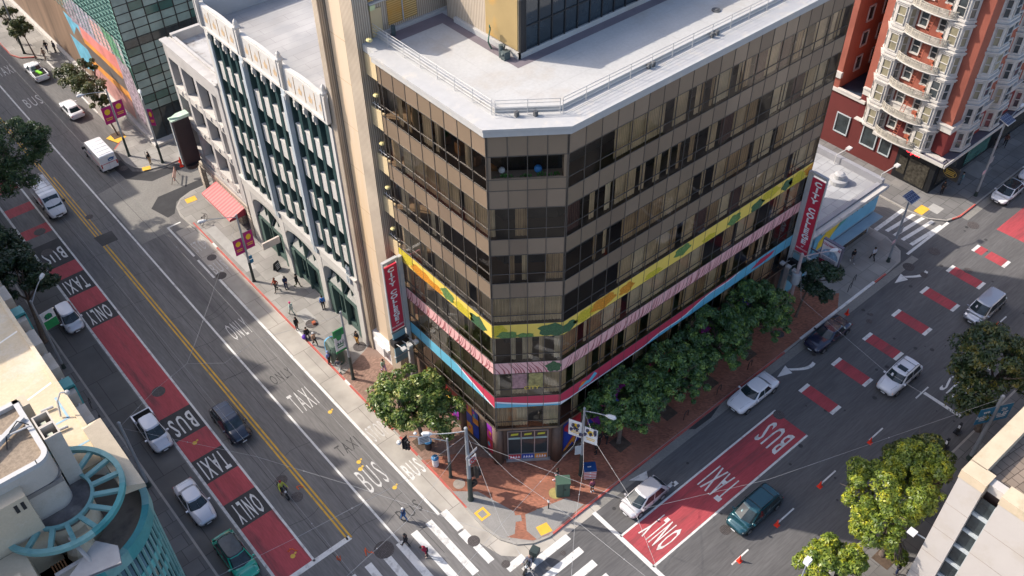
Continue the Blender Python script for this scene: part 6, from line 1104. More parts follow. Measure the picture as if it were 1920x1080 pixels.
b = MB(); b.box(26.6, 26.9, 61.9, 62.2, .14, .4) ; single('suitcase', b, M('case_orange', (.5, .12, .05), .6), 'orange case on the pavement beside the person in black', 'suitcase'); 
b = MB(); b.ball((0, 0, .25), .26, 10); b.tube([(-.1, 0, .45), (0, 0, .6), (.1, 0, .45)], .02, 4); single('bag', b, M('bag_purple', (.12, .04, .4), .6), 'purple bag on the kerb beside the seated person', 'bag', loc=(25.0, 60.9, .14))
# ================================================================ VEHICLES  (local +X is the front)
cglass = M('car_glass', (.02, .032, .036), .05, .45, 1.6, spec=.6); tyre = M('tyre', (.02, .02, .02), .85); rimm = M('wheel_rim', (.35, .35, .36), .35, .1, 3, metal=.7); trimk = M('car_black_trim', (.025, .025, .027), .5); hl = M('headlight_glass', (.65, .68, .7), .1, .1, 3, coat=1); tl = M('taillight_red', (.4, .01, .012), .15, coat=1); amb = M('indicator_amber', (.8, .3, .03), .2, em=.5); chrome = M('chrome', (.6, .6, .6), .15, metal=.9)
def loft(mb, st, k=0):
    """st: list of (x, w, zb, zs, zt)"""
    rows = []
    for x, w_, zb, zs, zt in st:
        half = [(0, zb), (w_*.84, zb), (w_*.97, zb+.13), (w_, zb+(zs-zb)*.55), (w_*.985, zs), (w_*.9, zt-.012), (w_*.55, zt+.012), (0, zt+.02)]
        row = [(x, y, z) for y, z in half]+[(x, -y, z) for y, z in half[-2:0:-1]]; rows.append(row)
    n0 = len(mb.v); m = len(rows[0])
    for r_ in rows: mb.v += r_
    for i in range(len(rows)-1):
        for j in range(m): a = n0+i*m+j; c = n0+i*m+(j+1) % m; mb.f.append((a, a+m, c+m, c)); mb.m.append(k)
    mb.f.append(tuple(n0+j for j in range(m))); mb.m.append(k); e = n0+(len(rows)-1)*m; mb.f.append(tuple(e+j for j in range(m))[::-1]); mb.m.append(k)
def car(label, cat, x, y, rz, L=4.6, W=1.82, H=1.45, belt=.93, hood=(.95, .86), ws=(1.05, .28), rr=(-1.2, -1.85), wr=.62, deck=.95, paint_m=None, rear='sedan', rails=False, sunroof=False, ladders=False, name='parked_car', group='cars in the streets', glassroof=False, amber=False, solid=False, z=0, blackroof=None):
    t = thing(name, label, cat, (x, y, z), rz, group); w_ = W/2; hf, hb = L/2, -L/2; zb = .24
    hc, hfn = hood
    b = MB(); rb = rr[1]
    st = [(hb, w_*.80, zb+.14, .72, .8*deck), (hb+.10, w_*.93, zb+.05, .80, deck*.97), (hb+.45, w_*.985, zb, .84, deck), (rb, w_, zb, .86, deck), (0, w_, zb-.02, .87, belt), (ws[0], w_, zb, .86, belt), (ws[0]+.35, w_*.995, zb, .84, hc), (hf-.7, w_*.975, zb, .78, (hc+hfn)/2), (hf-.25, w_*.90, zb+.02, .70, hfn*.93), (hf-.06, w_*.78, zb+.1, .60, hfn*.80), (hf, w_*.62, zb+.16, .52, hfn*.68)]
    loft(b, st); body = part('body', b, paint_m, t, smooth=True, world=False)
    # cabin
    wt_ = w_*.74 if H < 1.7 else w_*.80
    bot = [(ws[0]+.16, 0), (ws[0], w_*.72), (ws[0]-.22, w_*.95), ((ws[0]+rb)/2, w_*.965), (rb+.25, w_*.94), (rb, w_*.74), (rb-.08, 0)]
    top = [(ws[1]+.08, 0), (ws[1], wt_*.8), (ws[1]-.2, wt_), ((ws[1]+rr[0])/2, wt_*1.02), (rr[0]+.15, wt_*.97), (rr[0], wt_*.8), (rr[0]-.05, 0)]
    full = lambda h: h+[(a, -c) for a, c in h[-2:0:-1]]
    B, T = full(bot), full(top); zt = H-.05; b = MB(); n = len(B); bz = belt-.04
    for i in range(n): j = (i+1) % n; b.quad((*B[j], bz), (*B[i], bz), (*T[i], zt), (*T[j], zt))
    part('cabin', b, paint_m, t, smooth=False, world=False); b = MB(); T2 = [(a*.93+.07*(ws[1]+rr[0])/2, c*.88) for a, c in T]
    for i in range(n): j = (i+1) % n; b.quad((*T[j], zt), (*T[i], zt), (*T2[i], H), (*T2[j], H)); b.face([(*T2[j], H), (*T2[i], H), ((ws[1]+rr[0])/2, 0, H+.02)])
    roof_ = part('roof', b, cglass if glassroof else (blackroof or paint_m), t, smooth=True, world=False)
    def pane(nm, idx, m0=.10, m1=.10, lo=.10, hi=.93):
        b = MB()
        for i, j, e0, e1 in idx:
            P = lambda k, h: Vector((B[k][0]+(T[k][0]-B[k][0])*h, B[k][1]+(T[k][1]-B[k][1])*h, bz+(zt-bz)*h))
            q = [P(i, lo), P(j, lo), P(j, hi), P(i, hi)]; q0 = q[0].lerp(q[1], e0); q1 = q[0].lerp(q[1], 1-e1); q3 = q[3].lerp(q[2], e0); q2 = q[3].lerp(q[2], 1-e1)
            nn = (q1-q0).cross(q3-q0).normalized(); c = (q0+q2)/2
            if nn.dot(Vector((c.x-(ws[1]+rr[0])/2, c.y, .2))) < 0: nn = -nn
            b.quad(*[tuple(p+nn*.014) for p in (q0, q1, q2, q3)])
        return part(nm, b, cglass, t, world=False)
    pane('windshield', [(0, 1, 0, .0), (1, 2, 0, .45), (11, 0, 0, 0), (10, 11, .45, 0)])
    if not solid:
        pane('rear_window', [(5, 6, .05, 0), (6, 7, 0, .05)], lo=.12, hi=.9)
        pane('side_window', [(2, 3, .06, .04)]); pane('side_window', [(3, 4, .04, .06)]); pane('side_window', [(9, 10, .04, .06)]); pane('side_window', [(8, 9, .06, .04)])
    else: pane('side_window', [(2, 3, .06, .55)]); pane('side_window', [(9, 10, .55, .06)])
    for sy in (-1, 1):
        b = MB(); b.tube([(hf-.30, sy*w_*.70, .64), (hf-.13, sy*w_*.66, .63)], [.16, .10], 8); b.obox((hf-.42, sy*w_*.60, .60), (.26, -sy*.02, -.02), (0, sy*w_*.26, 0), (0, 0, .13)); part('headlight', b, amb if amber else hl, t, world=False)
        b = MB(); b.obox((hb+.02, sy*w_*.62, .70), (.14, 0, 0), (0, sy*w_*.30, 0), (0, 0, .14)); part('taillight', b, tl, t, world=False)
        b = MB(); b.obox((ws[0]-.35, sy*w_*.97, belt-.02), (.12, 0, 0), (0, sy*.2, 0), (0, 0, .13)); part('mirror', b, paint_m, t, world=False)
        for wx in (hf-.86, hb+.84):
            yo = sy*(w_-.10); b = MB(); b.tube([(wx, yo-sy*.12, .33), (wx, yo+sy*.115, .33)], .33, 18); wh = part('wheel', b, tyre, t, world=False); b = MB(); b.tube([(wx, yo+sy*.11, .33), (wx, yo+sy*.125, .33)], .21, 12); part('rim', b, rimm, wh, world=False)
            b = MB(); nn_ = 10
            for i in range(nn_): a, a2 = PI*i/nn_, PI*(i+1)/nn_; r0, r1 = .34, .40; q = [(wx+r*cos(g), sy*(w_+.006), .33+r*sin(g)) for r, g in ((r0, a), (r1, a), (r1, a2), (r0, a2))]; b.quad(*q)
            part('wheel_arch', b, trimk, t, world=False)
    b = MB(); b.box(hf-.10, hf+.005, -w_*.45, w_*.45, .40, .52); part('grille', b, trimk, t, world=False); b = MB(); b.box(hb-.02, hb+.01, -.22, .22, .55, .67); b.box(hf+.0, hf+.02, -.2, .2, .33, .44); part('number_plate', b, signw, t, world=False)
    b = MB()
    for sy in (-1, 1):
        for xx in (ws[0]-.25, (ws[0]+rb)/2+.05, rb+.3): b.box(xx, xx+.015, sy*w_-.008, sy*w_+.008, .36, belt-.06)
        b.box(ws[0]+.3, hf-.3, sy*w_*.62-.006, sy*w_*.62+.006, hc-.0, hc+.004) if False else None
    b.box(ws[0]-.75, ws[0]-.6, w_-.01, w_+.02, belt-.2, belt-.17); b.box(ws[0]-.75, ws[0]-.6, -w_-.02, -w_+.01, belt-.2, belt-.17); b.box(ws[0]-.75-.95, ws[0]-.6-.95, w_-.01, w_+.02, belt-.2, belt-.17); b.tube([(hf-.2, -w_*.55, (hc+hfn)/2-.035), (ws[0]+.32, -w_*.66, hc+.006)], .009, 4); b.tube([(hf-.2, w_*.55, (hc+hfn)/2-.035), (ws[0]+.32, w_*.66, hc+.006)], .009, 4); b.tube([(hb+.35, -w_*.6, deck+.018), (hb+.35, w_*.6, deck+.018)], .008, 4); b.box(hb+.25, hf-.3, w_-.01, w_+.009, .30, .34); b.box(hb+.25, hf-.3, -w_-.009, -w_+.01, .30, .34); part('trim', b, trimk, t, world=False)
    if rails:
        b = MB()
        for sy in (-1, 1): b.tube([(ws[1]-.15, sy*wt_*.86, H+.0), (ws[1]-.25, sy*wt_*.86, H+.06), (rr[0]+.3, sy*wt_*.86, H+.06), (rr[0]+.2, sy*wt_*.86, H)], .022, 5)
        for xx in (ws[1]-.5, rr[0]+.6): b.tube([(xx, -wt_*.86, H+.06), (xx, wt_*.86, H+.06)], .02, 5)
        part('roof_rack', b, chrome if rails == 1 else trimk, t, world=False)
    if sunroof: b = MB(); b.box(ws[1]-.85, ws[1]-.3, -.42, .42, H+.0, H+.03); part('sunroof', b, cglass, t, world=False)
    return t
P = lambda n, c, mt=0: paint('car_'+n, c, metal=mt)
pW, pS, pN, pK, pT, pG = P('white', (.74, .74, .76)), P('silver', (.42, .43, .46), .5), P('navy', (.018, .022, .05), .2), P('black_blue', (.012, .018, .035), .2), P('teal', (.01, .065, .085), .3), P('green', (.01, .33, .22), 0)
pWs = P('pearl', (.55, .56, .6), .2); DN, UP, LF = R(-90), R(90), R(180)
car('silver-white parked hatchback under the 311 banner', 'car', 8.95, 78.1, DN, 4.2, 1.78, 1.58, 1.02, (1.0, .9), (1.35, .55), (-1.45, -1.95), deck=1.02, paint_m=pWs)
car('white sedan parked alone in front of the green car', 'car', 8.45, 50.6, DN, 4.7, 1.78, 1.42, .93, (.93, .85), (1.0, .3), (-1.0, -1.55), deck=.95, paint_m=pWs)
car('glossy green electric hatchback cut by the bottom edge', 'car', 8.55, 44.0, DN, 4.75, 1.88, 1.6, 1.0, (.98, .86), (1.35, .5), (-1.5, -2.1), deck=1.05, paint_m=pG, glassroof=True)
car('black sport utility vehicle with roof rack beside the yellow lines', 'car', 14.6, 56.0, DN, 4.75, 1.92, 1.72, 1.08, (1.1, 1.0), (1.2, .55), (-1.7, -2.2), deck=1.08, paint_m=pK, rails=1)
car('silver small hatchback waiting at the stop line in the sun', 'car', 36.2, 27.1, LF, 4.3, 1.82, 1.62, 1.0, (1.0, .86), (1.45, .45), (-1.4, -2.0), deck=1.0, paint_m=P('silver_warm', (.55, .53, .54), .2))
car('white full-size sedan parked beside the brick pavement', 'car', 51.5, 28.35, LF, 5.35, 1.96, 1.44, .95, (.96, .88), (.95, .2), (-1.2, -1.75), deck=.98, paint_m=pW)
car('dark navy full-size sedan parked under the wires', 'car', 62.5, 28.35, LF, 5.35, 1.96, 1.44, .95, (.96, .88), (.95, .2), (-1.2, -1.75), deck=.98, paint_m=pN)
car('silver minivan driving near the orange cone', 'minivan', 76.8, 20.5, LF, 5.1, 1.95, 1.82, 1.08, (1.05, .92), (1.75, .85), (-2.0, -2.4), deck=1.08, paint_m=pS)
car('white sport utility vehicle with sunroof and amber lights on', 'car', 62.9, 20.9, LF, 4.9, 1.92, 1.72, 1.05, (1.08, .98), (1.2, .5), (-1.75, -2.25), deck=1.05, paint_m=pW, rails=2, sunroof=True, amber=True)
car('dark teal minivan at the shadow edge beside the red lane', 'minivan', 42.0, 20.5, LF, 5.15, 1.98, 1.76, 1.06, (1.05, .92), (1.7, .75), (-2.0, -2.4), deck=1.06, paint_m=pT, rails=2)
car('white electric sedan with black glass roof parked near the hotel', 'car', 95.6, 28.4, LF, 4.75, 1.86, 1.48, .98, (.96, .82), (1.45, .4), (-1.4, -2.05), deck=1.0, paint_m=pW, glassroof=True)
car('white car half out of frame behind the electric sedan', 'car', 101.3, 28.4, LF, 4.6, 1.8, 1.46, paint_m=pW)
car('dark car parked deep along the hotel kerb at the right edge', 'car', 112.5, 28.6, LF, 4.7, 1.85, 1.5, paint_m=pK)
car('white sedan seen from behind below the first alley lamp', 'car', 23.75, 114.3, UP, 4.6, 1.78, 1.42, .93, (.93, .85), (1.0, .3), (-1.1, -1.75), deck=.95, paint_m=pW)
# two pickups
def bed(t, L, W, m_, z0=.95, x1=-.55, fill=None):
    b = MB(); hb = -L/2+.1; w_ = W/2
    for y0, y1 in ((-w_*.97, -w_*.83), (w_*.83, w_*.97)): b.box(hb, x1, y0, y1, z0-.1, z0+.10)
    b.box(hb, hb+.1, -w_*.83, w_*.83, z0-.1, z0+.10); part('bed_side', b, m_, t, world=False); b = MB(); b.box(hb+.1, x1, -w_*.83, w_*.83, z0+.02, z0+.03); part('bed_liner', b, M('bed_black', (.008, .008, .009), .95), t, world=False)
    if fill: b = MB(); b.obox((hb+.5, -.3, z0+.04), (.9, .3, .1), (-.1, .35, 0), (0, 0, .18)); part('cargo', b, fill, t, world=False)
t = car('white compact pickup with an open black bed parked at the left', 'pickup', 9.05, 59.7, DN, 4.9, 1.82, 1.62, .98, (1.0, .88), (1.35, .5), (-1.15, -1.45), deck=.95, paint_m=pWs, name='parked_pickup'); bed(t, 4.9, 1.82, pWs, x1=-1.5)
t = car('white pickup with lime green cargo near the upper left', 'pickup', 23.8, 126.4, UP, 5.2, 1.85, 1.6, .98, (1.02, .95), (1.2, .6), (-.35, -.5), deck=.95, paint_m=pW, name='parked_pickup'); bed(t, 5.2, 1.85, pW, x1=-.65, fill=M('cargo_lime', (.25, .7, .05), .6))
# cargo van with ladders, mail van
def van(label, x, y, rz, paint_m, mail=False):
    L, W, H = 5.9, 2.02, 2.45; t = thing('delivery_van', label, 'van', (x, y, 0), rz, 'vans'); w_ = W/2; b = MB()
    st = [(-2.95, w_*.95, .45, 1.3, H-.12), (-2.85, w_, .32, 1.4, H-.03), (.95, w_, .30, 1.4, H), (1.35, w_, .30, 1.3, H-.12), (1.9, w_*.985, .30, 1.15, 1.75), (2.25, w_*.96, .32, .98, 1.22), (2.75, w_*.86, .34, .8, 1.0), (2.95, w_*.68, .42, .62, .78)]
    loft(b, st); part('body', b, paint_m, t, smooth=False, world=False); b = MB(); b.quad((2.22, -w_*.80, 1.27), (2.22, w_*.80, 1.27), (1.42, w_*.78, 2.30), (1.42, -w_*.78, 2.30)); b.quad((2.24, -w_*.78, 1.28), (2.24, w_*.78, 1.28), (1.44, w_*.76, 2.31), (1.44, -w_*.76, 2.31)); part('windshield', b, cglass, t, world=False)
    for sy in (-1, 1):
        b = MB(); b.quad((1.0, sy*(w_+.012), 1.3), (1.85, sy*(w_*.99+.012), 1.3), (1.5, sy*(w_*.98+.012), 1.9), (1.0, sy*(w_+.012), 1.95)); part('side_window', b, cglass, t, world=False); b = MB(); b.obox((2.35, sy*w_*.62, .86), (.35, 0, -.1), (0, sy*w_*.26, 0), (0, 0, .16)); part('headlight', b, hl, t, world=False); b = MB(); b.box(-2.98, -2.9, sy*w_*.82, sy*w_*.95, .9, 1.4); part('taillight', b, tl, t, world=False)
        b = MB(); b.obox((1.75, sy*w_, 1.25), (.14, 0, 0), (0, sy*.26, 0), (0, 0, .3)); part('mirror', b, trimk, t, world=False)
        for wx in (2.0, -1.75): b = MB(); b.tube([(wx, sy*(w_-.2), .36), (wx, sy*(w_+.015), .36)], .36, 18); wh = part('wheel', b, tyre, t, world=False); b = MB(); b.tube([(wx, sy*(w_+.01), .36), (wx, sy*(w_+.03), .36)], .22, 12); part('rim', b, rimm, wh, world=False)
    b = MB(); b.box(-3.05, -2.93, -w_*.9, w_*.9, .32, .52); b.box(2.86, 2.99, -w_*.75, w_*.75, .34, .5); b.box(2.88, 2.97, -w_*.4, w_*.4, .58, .72); part('bumper', b, trimk, t, world=False); b = MB(); b.box(-3.07, -3.04, -.25, .25, .56, .68); b.box(2.985, 3.0, -.22, .22, .4, .5); part('number_plate', b, signw, t, world=False)
    b = MB(); b.box(-2.975, -2.955, -.012, .012, .6, 2.2); 
    for i in range(5): b.box(-2.6+i*.75, -2.57+i*.75, -w_*.8, w_*.8, H-.0, H+.025)
    part('roof_rib', b, tgrey, t, world=False)
    if mail:
        b = MB(); b.face([(-2.99, -.05, 1.55), (-2.99, -.6, 1.6), (-2.99, -.75, 1.95), (-2.99, -.2, 2.0), (-2.99, .05, 1.8)], 0); b.face([(-2.995, -.1, 1.62), (-2.995, -.55, 1.72), (-2.995, -.15, 1.78)], 2); b.box(-2.985, -2.96, -.95, .95, 1.32, 1.37, 1)
        for sy in (-1, 1): b.face([(-.4, sy*(w_+.015), 1.5), (.3, sy*(w_+.015), 1.55), (.4, sy*(w_+.015), 1.95), (-.5, sy*(w_+.015), 1.9)][::sy], 0); b.box(-2.6, 1, sy*(w_+.008)-.004, sy*(w_+.008)+.004, 1.32, 1.37, 1)
        part('livery', b, [M('mail_blue2', (.02, .12, .32), .4), M('mail_red', (.5, .02, .05), .4), signw], t, world=False)
    else:
        for sy in (-1, 1):
            b = MB(); y_ = sy*.72
            for dy in (-.2, .2): b.tube([(-2.9, y_+dy, H+.28), (.2, y_+dy, H+.28)], .035, 4)
            for i in range(10): b.tube([(-2.8+i*.31, y_-.2, H+.28), (-2.8+i*.31, y_+.2, H+.28)], .02, 4)
            part('ladder', b, M('ladder_alu', (.55, .5, .5), .4, metal=.3), t, world=False)
        b = MB()
        for xx in (-2.5, -1.2, 0): b.tube([(xx, -w_*.95, H), (xx, -w_*.95, H+.22), (xx, w_*.95, H+.22), (xx, w_*.95, H)], .03, 4)
        part('roof_rack', b, white_m, t, world=False)
    return t
van('white cargo van with ladders on its roof driving by the yellow lines', 14.45, 97.3, DN, pW)
van('white mail van with a blue emblem on its rear door', 22.3, 101.9, UP, pW, True)
# motorcycle and delivery scooter
def motorbike(label, x, y, rz, box_, cm):
    t = thing('motorcycle', label, 'motorcycle', (x, y, 0), rz)
    for wx in (.68, -.66): b = MB(); b.tube([(wx, -.07, .3), (wx, .07, .3)], .3, 16); w_ = part('wheel', b, tyre, t, world=False); b = MB(); b.tube([(wx, -.075, .3), (wx, .075, .3)], .17, 10); part('rim', b, rimm, w_, world=False)
    b = MB(); b.tube([(-.55, 0, .6), (-.1, 0, .5), (.3, 0, .62), (.5, 0, .9)], [.12, .17, .16, .08], 8); b.tube([(-.66, 0, .3), (-.1, 0, .42)], .07, 6); part('body', b, cm, t, world=False); b = MB(); b.tube([(-.7, 0, .8), (-.35, 0, .76), (.05, 0, .76)], [.12, .15, .1], 8); part('seat', b, trimk, t, world=False)
    b = MB(); b.tube([(.05, 0, .8), (.2, 0, .88), (.4, 0, .8)], [.1, .17, .08], 8); part('tank', b, cm, t, world=False); b = MB(); b.tube([(.68, -.09, .3), (.45, -.09, 1.0)], .03, 5); b.tube([(.68, .09, .3), (.45, .09, 1.0)], .03, 5); part('fork', b, chrome, t, world=False); b = MB(); b.tube([(.28, -.36, 1.05), (.45, 0, 1.02), (.28, .36, 1.05)], .02, 5); part('handlebar', b, trimk, t, world=False); b = MB(); b.ball((.56, 0, .88), .1, 8); part('headlight', b, hl, t, world=False)
    if box_: b = MB(); b.box(-1.15, -.5, -.32, .32, .85, 1.4); part('top_box', b, M('box_darkgreen', (.03, .045, .045), .6), t, world=False)
    return t
motorbike('black motorcycle ridden down the lane beside the yellow lines', 14.45, 47.0, DN, False, trimk); motorbike('black delivery scooter with a big rear box crossing the zebra', 25.3, 28.7, R(200), True, M('scooter_dark', (.03, .04, .05), .4))
# ================================================================ PEOPLE
def skin_mesh(name, V, E, Rd, root=0, sub=1):
    me = bpy.data.meshes.new(name); me.from_pydata(V, E, []); o = bpy.data.objects.new(name, me); COL.objects.link(o)
    m = o.modifiers.new('s', 'SKIN'); m.use_smooth_shade = True
    for i, r_ in enumerate(Rd): sv = me.skin_vertices[0].data[i]; sv.radius = (r_, r_) if not isinstance(r_, tuple) else r_; sv.use_root = (i == root)
    if sub: s = o.modifiers.new('u', 'SUBSURF'); s.levels = sub; s.render_levels = sub
    bpy.context.view_layer.update(); out = bpy.data.meshes.new_from_object(o.evaluated_get(bpy.context.evaluated_depsgraph_get())); out.name = name
    bpy.data.objects.remove(o); bpy.data.meshes.remove(me); return out
POSES = {}
def make_pose(kind):
    if kind in POSES: return POSES[kind]
    J = {'pel': (0, 0, .95), 'spi': (0, 0, 1.14), 'che': (0, .0, 1.34), 'nb': (0, -.01, 1.46), 'nk': (0, .0, 1.52), 'hb': (0, .02, 1.58), 'hm': (0, .03, 1.66), 'ht': (0, .02, 1.74)}
    for s, q in ((-1, 'l'), (1, 'r')):
        J['sh'+q] = (s*.17, -.01, 1.41); J['el'+q] = (s*.23, -.04, 1.14); J['wr'+q] = (s*.24, .06, .91); J['hi'+q] = (s*.09, 0, .90); J['kn'+q] = (s*.10, .02, .49); J['an'+q] = (s*.10, -.02, .09); J['to'+q] = (s*.12, .15, .04)
    def sh(k, dx=0, dy=0, dz=0): a = J[k]; J[k] = (a[0]+dx, a[1]+dy, a[2]+dz)
    if kind == 'walk':
        sh('knl', 0, .16, .02); sh('anl', 0, .30, .03); sh('tol', 0, .30, .06); sh('knr', 0, .0, 0); sh('anr', 0, -.30, .08); sh('tor', 0, -.28, .0); sh('ell', 0, -.12, .02); sh('wrl', 0, -.18, .06); sh('elr', 0, .10, .02); sh('wrr', 0, .22, .08)
    if kind == 'phone':
        for q in 'lr': sh('el'+q, -.02 if q == 'r' else .02, .08, -.02); J['wr'+q] = ((-.07 if q == 'l' else .07), .30, 1.16)
        sh('hm', 0, .04, -.02); sh('ht', 0, .09, -.03)
    if kind == 'bend':
        for k in ('spi', 'che', 'nb', 'nk', 'hb', 'hm', 'ht', 'shl', 'shr', 'ell', 'elr', 'wrl', 'wrr'):
            x, y, z = J[k]; dz = z-.95; a = .75; J[k] = (x, y*cos(a)+dz*sin(a)*.9, .95+dz*cos(a)-.0)
        for q in 'lr': sh('wr'+q, 0, .05, -.12)
    if kind in ('sit', 'ride'):
        for k in J: 
            if k[:2] not in ('kn', 'an', 'to', 'hi') or k == 'hi': pass
        for k in list(J): J[k] = (J[k][0], J[k][1], J[k][2]-.5 if kind == 'sit' else J[k][2]-.08)
        for s, q in ((-1, 'l'), (1, 'r')):
            if kind == 'sit': J['kn'+q] = (s*.14, .42, .46); J['an'+q] = (s*.14, .48, .09); J['to'+q] = (s*.15, .64, .05)
            else: J['kn'+q] = (s*.24, .38, .66); J['an'+q] = (s*.24, .18, .30); J['to'+q] = (s*.25, .36, .26); J['el'+q] = (s*.30, .22, 1.12); J['wr'+q] = (s*.33, .52, 1.05)
    names = ['pel', 'spi', 'che', 'nb', 'nk', 'hb', 'hm', 'ht']+[k+q for q in 'lr' for k in ('sh', 'el', 'wr', 'hi', 'kn', 'an', 'to')]
    rad = {'pel': .125, 'spi': .115, 'che': .13, 'nb': .07, 'nk': .055, 'hb': .07, 'hm': .092, 'ht': .06, 'sh': .06, 'el': .043, 'wr': .028, 'hi': .085, 'kn': .058, 'an': .038, 'to': .035}
    edges = [('pel', 'spi'), ('spi', 'che'), ('che', 'nb'), ('nb', 'nk'), ('nk', 'hb'), ('hb', 'hm'), ('hm', 'ht')]+[e for q in 'lr' for e in (('che', 'sh'+q), ('sh'+q, 'el'+q), ('el'+q, 'wr'+q), ('pel', 'hi'+q), ('hi'+q, 'kn'+q), ('kn'+q, 'an'+q), ('an'+q, 'to'+q))]
    V = [J[n] for n in names]; Rd = [rad.get(n, rad.get(n[:2])) for n in names]; E = [(names.index(a), names.index(c)) for a, c in edges]
    for s, q in ((-1, 'l'), (1, 'r')):                        # palm, four fingers and a thumb from the side of the palm
        e, w_ = Vector(J['el'+q]), Vector(J['wr'+q]); d = (w_-e).normalized(); side = d.cross(Vector((s, 0, 0))).normalized(); side = side if side.y > 0 else -side; inn = side.cross(d).normalized(); inn = inn if inn.x*s < 0 else -inn
        p = w_+d*.055; V.append(tuple(p)); Rd.append((.020, .036)); pi_ = len(V)-1; E.append((names.index('wr'+q), pi_))
        for k in range(4):
            f0 = p+d*.045+side*(.030-.020*k); L_ = (.038, .043, .040, .031)[k]; f1 = f0+d*L_+inn*.012; f2 = f1+d*L_*.7+inn*.022
            n_ = len(V); V += [tuple(f0), tuple(f1), tuple(f2)]; Rd += [.010, .009, .008]; E += [(pi_, n_), (n_, n_+1), (n_+1, n_+2)]
        t0 = p+side*.038-d*.02; t1 = t0+side*.02+d*.03+inn*.01; n_ = len(V); V += [tuple(t0), tuple(t1)]; Rd += [.012, .009]; E += [(pi_, n_), (n_, n_+1)]
    hm = Vector(J['hm']); V.append(tuple(hm+Vector((0, .10, -.01)))); Rd.append(.014); E.append((names.index('hm'), len(V)-1))      # nose
    body = skin_mesh('body', V, E, Rd, 0, 1)
    def shell(nm, keep, extra, ex=()):
        idx = {n: i for i, n in enumerate(keep)}; VV = [J[n] for n in keep]; RR = [rad.get(n, rad.get(n[:2]))+extra+(.02 if n in ex else 0) for n in keep]
        return skin_mesh(nm, VV, [(idx[a], idx[c]) for a, c in edges if a in idx and c in idx], RR, 0, 1)
    top = shell('jacket', ['pel', 'spi', 'che', 'nb']+[k+q for q in 'lr' for k in ('sh', 'el', 'wr')], .018, ('spi', 'che')); tr_ = shell('trousers', ['pel']+[k+q for q in 'lr' for k in ('hi', 'kn', 'an')], .014)
    b = MB()
    for q in 'lr':
        a, c = Vector(J['an'+q]), Vector(J['to'+q]); b.tube([tuple(a+(a-c)*.25+Vector((0, 0, -.03))), tuple(a+Vector((0, 0, -.02))), tuple(c+(c-a)*.1)], [.04, .052, .04], 8)
    shoes = b.mesh('shoes', trimk, True); b = MB(); c = Vector(J['hm']); b.ball((c.x, c.y-.022, c.z+.035), .112, 12, sz=.95); hair = b.mesh('hair', trimk, True); b = MB()
    for s in (-1, 1): b.ball((c.x+s*.032, c.y+.086, c.z+.012), .012, 6)
    b.box(c.x-.022, c.x+.022, c.y+.083, c.y+.092, c.z-.058, c.z-.05); face = b.mesh('face_features', M('face_dark', (.06, .03, .025), .6), False)
    POSES[kind] = (body, top, tr_, shoes, hair, face); return POSES[kind]
skinm = [M('skin_a', (.42, .22, .14), .6, .05), M('skin_b', (.20, .10, .06), .6, .05), M('skin_c', (.55, .33, .24), .6, .05)]
def person(label, x, y, face, kind='stand', top=(.1, .1, .1), trou=(.03, .03, .04), hair=(.02, .015, .01), sk=0, z=.13, shoe=(.03, .03, .03), scale=1.0, group=None, hood=False):
    t = thing('person', label, 'person', (x, y, z), R(face-90), group); t.scale = (scale,)*3; ms = make_pose(kind)
    key = lambda c: 'cloth_%02x%02x%02x' % tuple(int(v*255) for v in c)
    for nm, me, mt in zip(('body', 'jacket', 'trousers', 'shoes', 'hair', 'face_features'), ms, (skinm[sk], M(key(top), top, .85, .2, 6), M(key(trou), trou, .85, .2, 6), M(key(shoe), shoe, .6), M(key(hair), hair, .7, .2, 8), None)):
        m2 = me.copy()
        if mt: m2.materials.clear(); m2.materials.append(mt)
        o = bpy.data.objects.new(nm, m2); link(o, t)
    return t
Bk, Gy, Nv = (.02, .02, .022), (.18, .18, .19), (.02, .03, .08)
person('person in black at the far left kerb beside the first tree', 24.9, 136.2, 250, 'walk', Bk, Bk); person('person in dark clothes walking beside the mural base, left of a pair', 27.1, 131.2, 230, 'walk', Bk, Nv); person('person in dark clothes of the pair nearest the mural wall', 27.9, 130.4, 200, 'stand', (.05, .05, .07), Bk, group=None); person('person in a tan top walking near the upper left tree', 26.1, 129.4, 220, 'walk', (.3, .2, .14), (.25, .17, .13))
person('person with a black jacket and sand trousers at the yellow pad', 26.3, 97.2, 300, 'stand', Bk, (.35, .27, .17)); person('person in a rust red coat walking past the arched shopfront', 26.4, 68.5, 200, 'walk', (.3, .06, .03), Bk, (.25, .07, .03)); person('person in dark blue with arms folded, middle of three on the pavement', 27.3, 68.1, 260, 'phone', Nv, Nv); person('person in black carrying an olive bag nearest the shopfront', 28.3, 67.6, 300, 'walk', Bk, (.08, .09, .05)); person('person in a bright blue top at the dark doorway', 28.6, 63.2, 250, 'stand', (.03, .15, .45), Bk); person('person with pink hair and pale green outfit walking', 25.8, 64.5, 100, 'walk', (.45, .55, .5), (.4, .48, .42), (.7, .05, .2)); person('person in black standing by the orange case', 25.1, 62.4, 290, 'phone', Bk, Bk); person('person in black sitting with the purple bag', 25.35, 61.0, 250, 'sit', Bk, Bk, z=.13); person('person with a white cap and tan jacket carrying a box', 25.3, 59.5, 280, 'walk', (.42, .25, .16), Bk, (.75, .75, .73), shoe=(.6, .6, .6)); person('person in a lilac blue hoodie behind the kiosk', 25.05, 56.6, 300, 'stand', (.2, .25, .5), Bk, (.3, .35, .6)); person('person in grey with a red bag and pale trousers near the kerb', 25.25, 55.2, 40, 'walk', (.09, .09, .11), (.6, .6, .55)); person('person in black with mustard trousers leaning at the green wall', 28.45, 57.0, 200, 'stand', Bk, (.45, .22, .04)); person('person half hidden behind the magnolia crown', 28.3, 52.4, 270, 'walk', (.3, .4, .3), (.35, .2, .35))
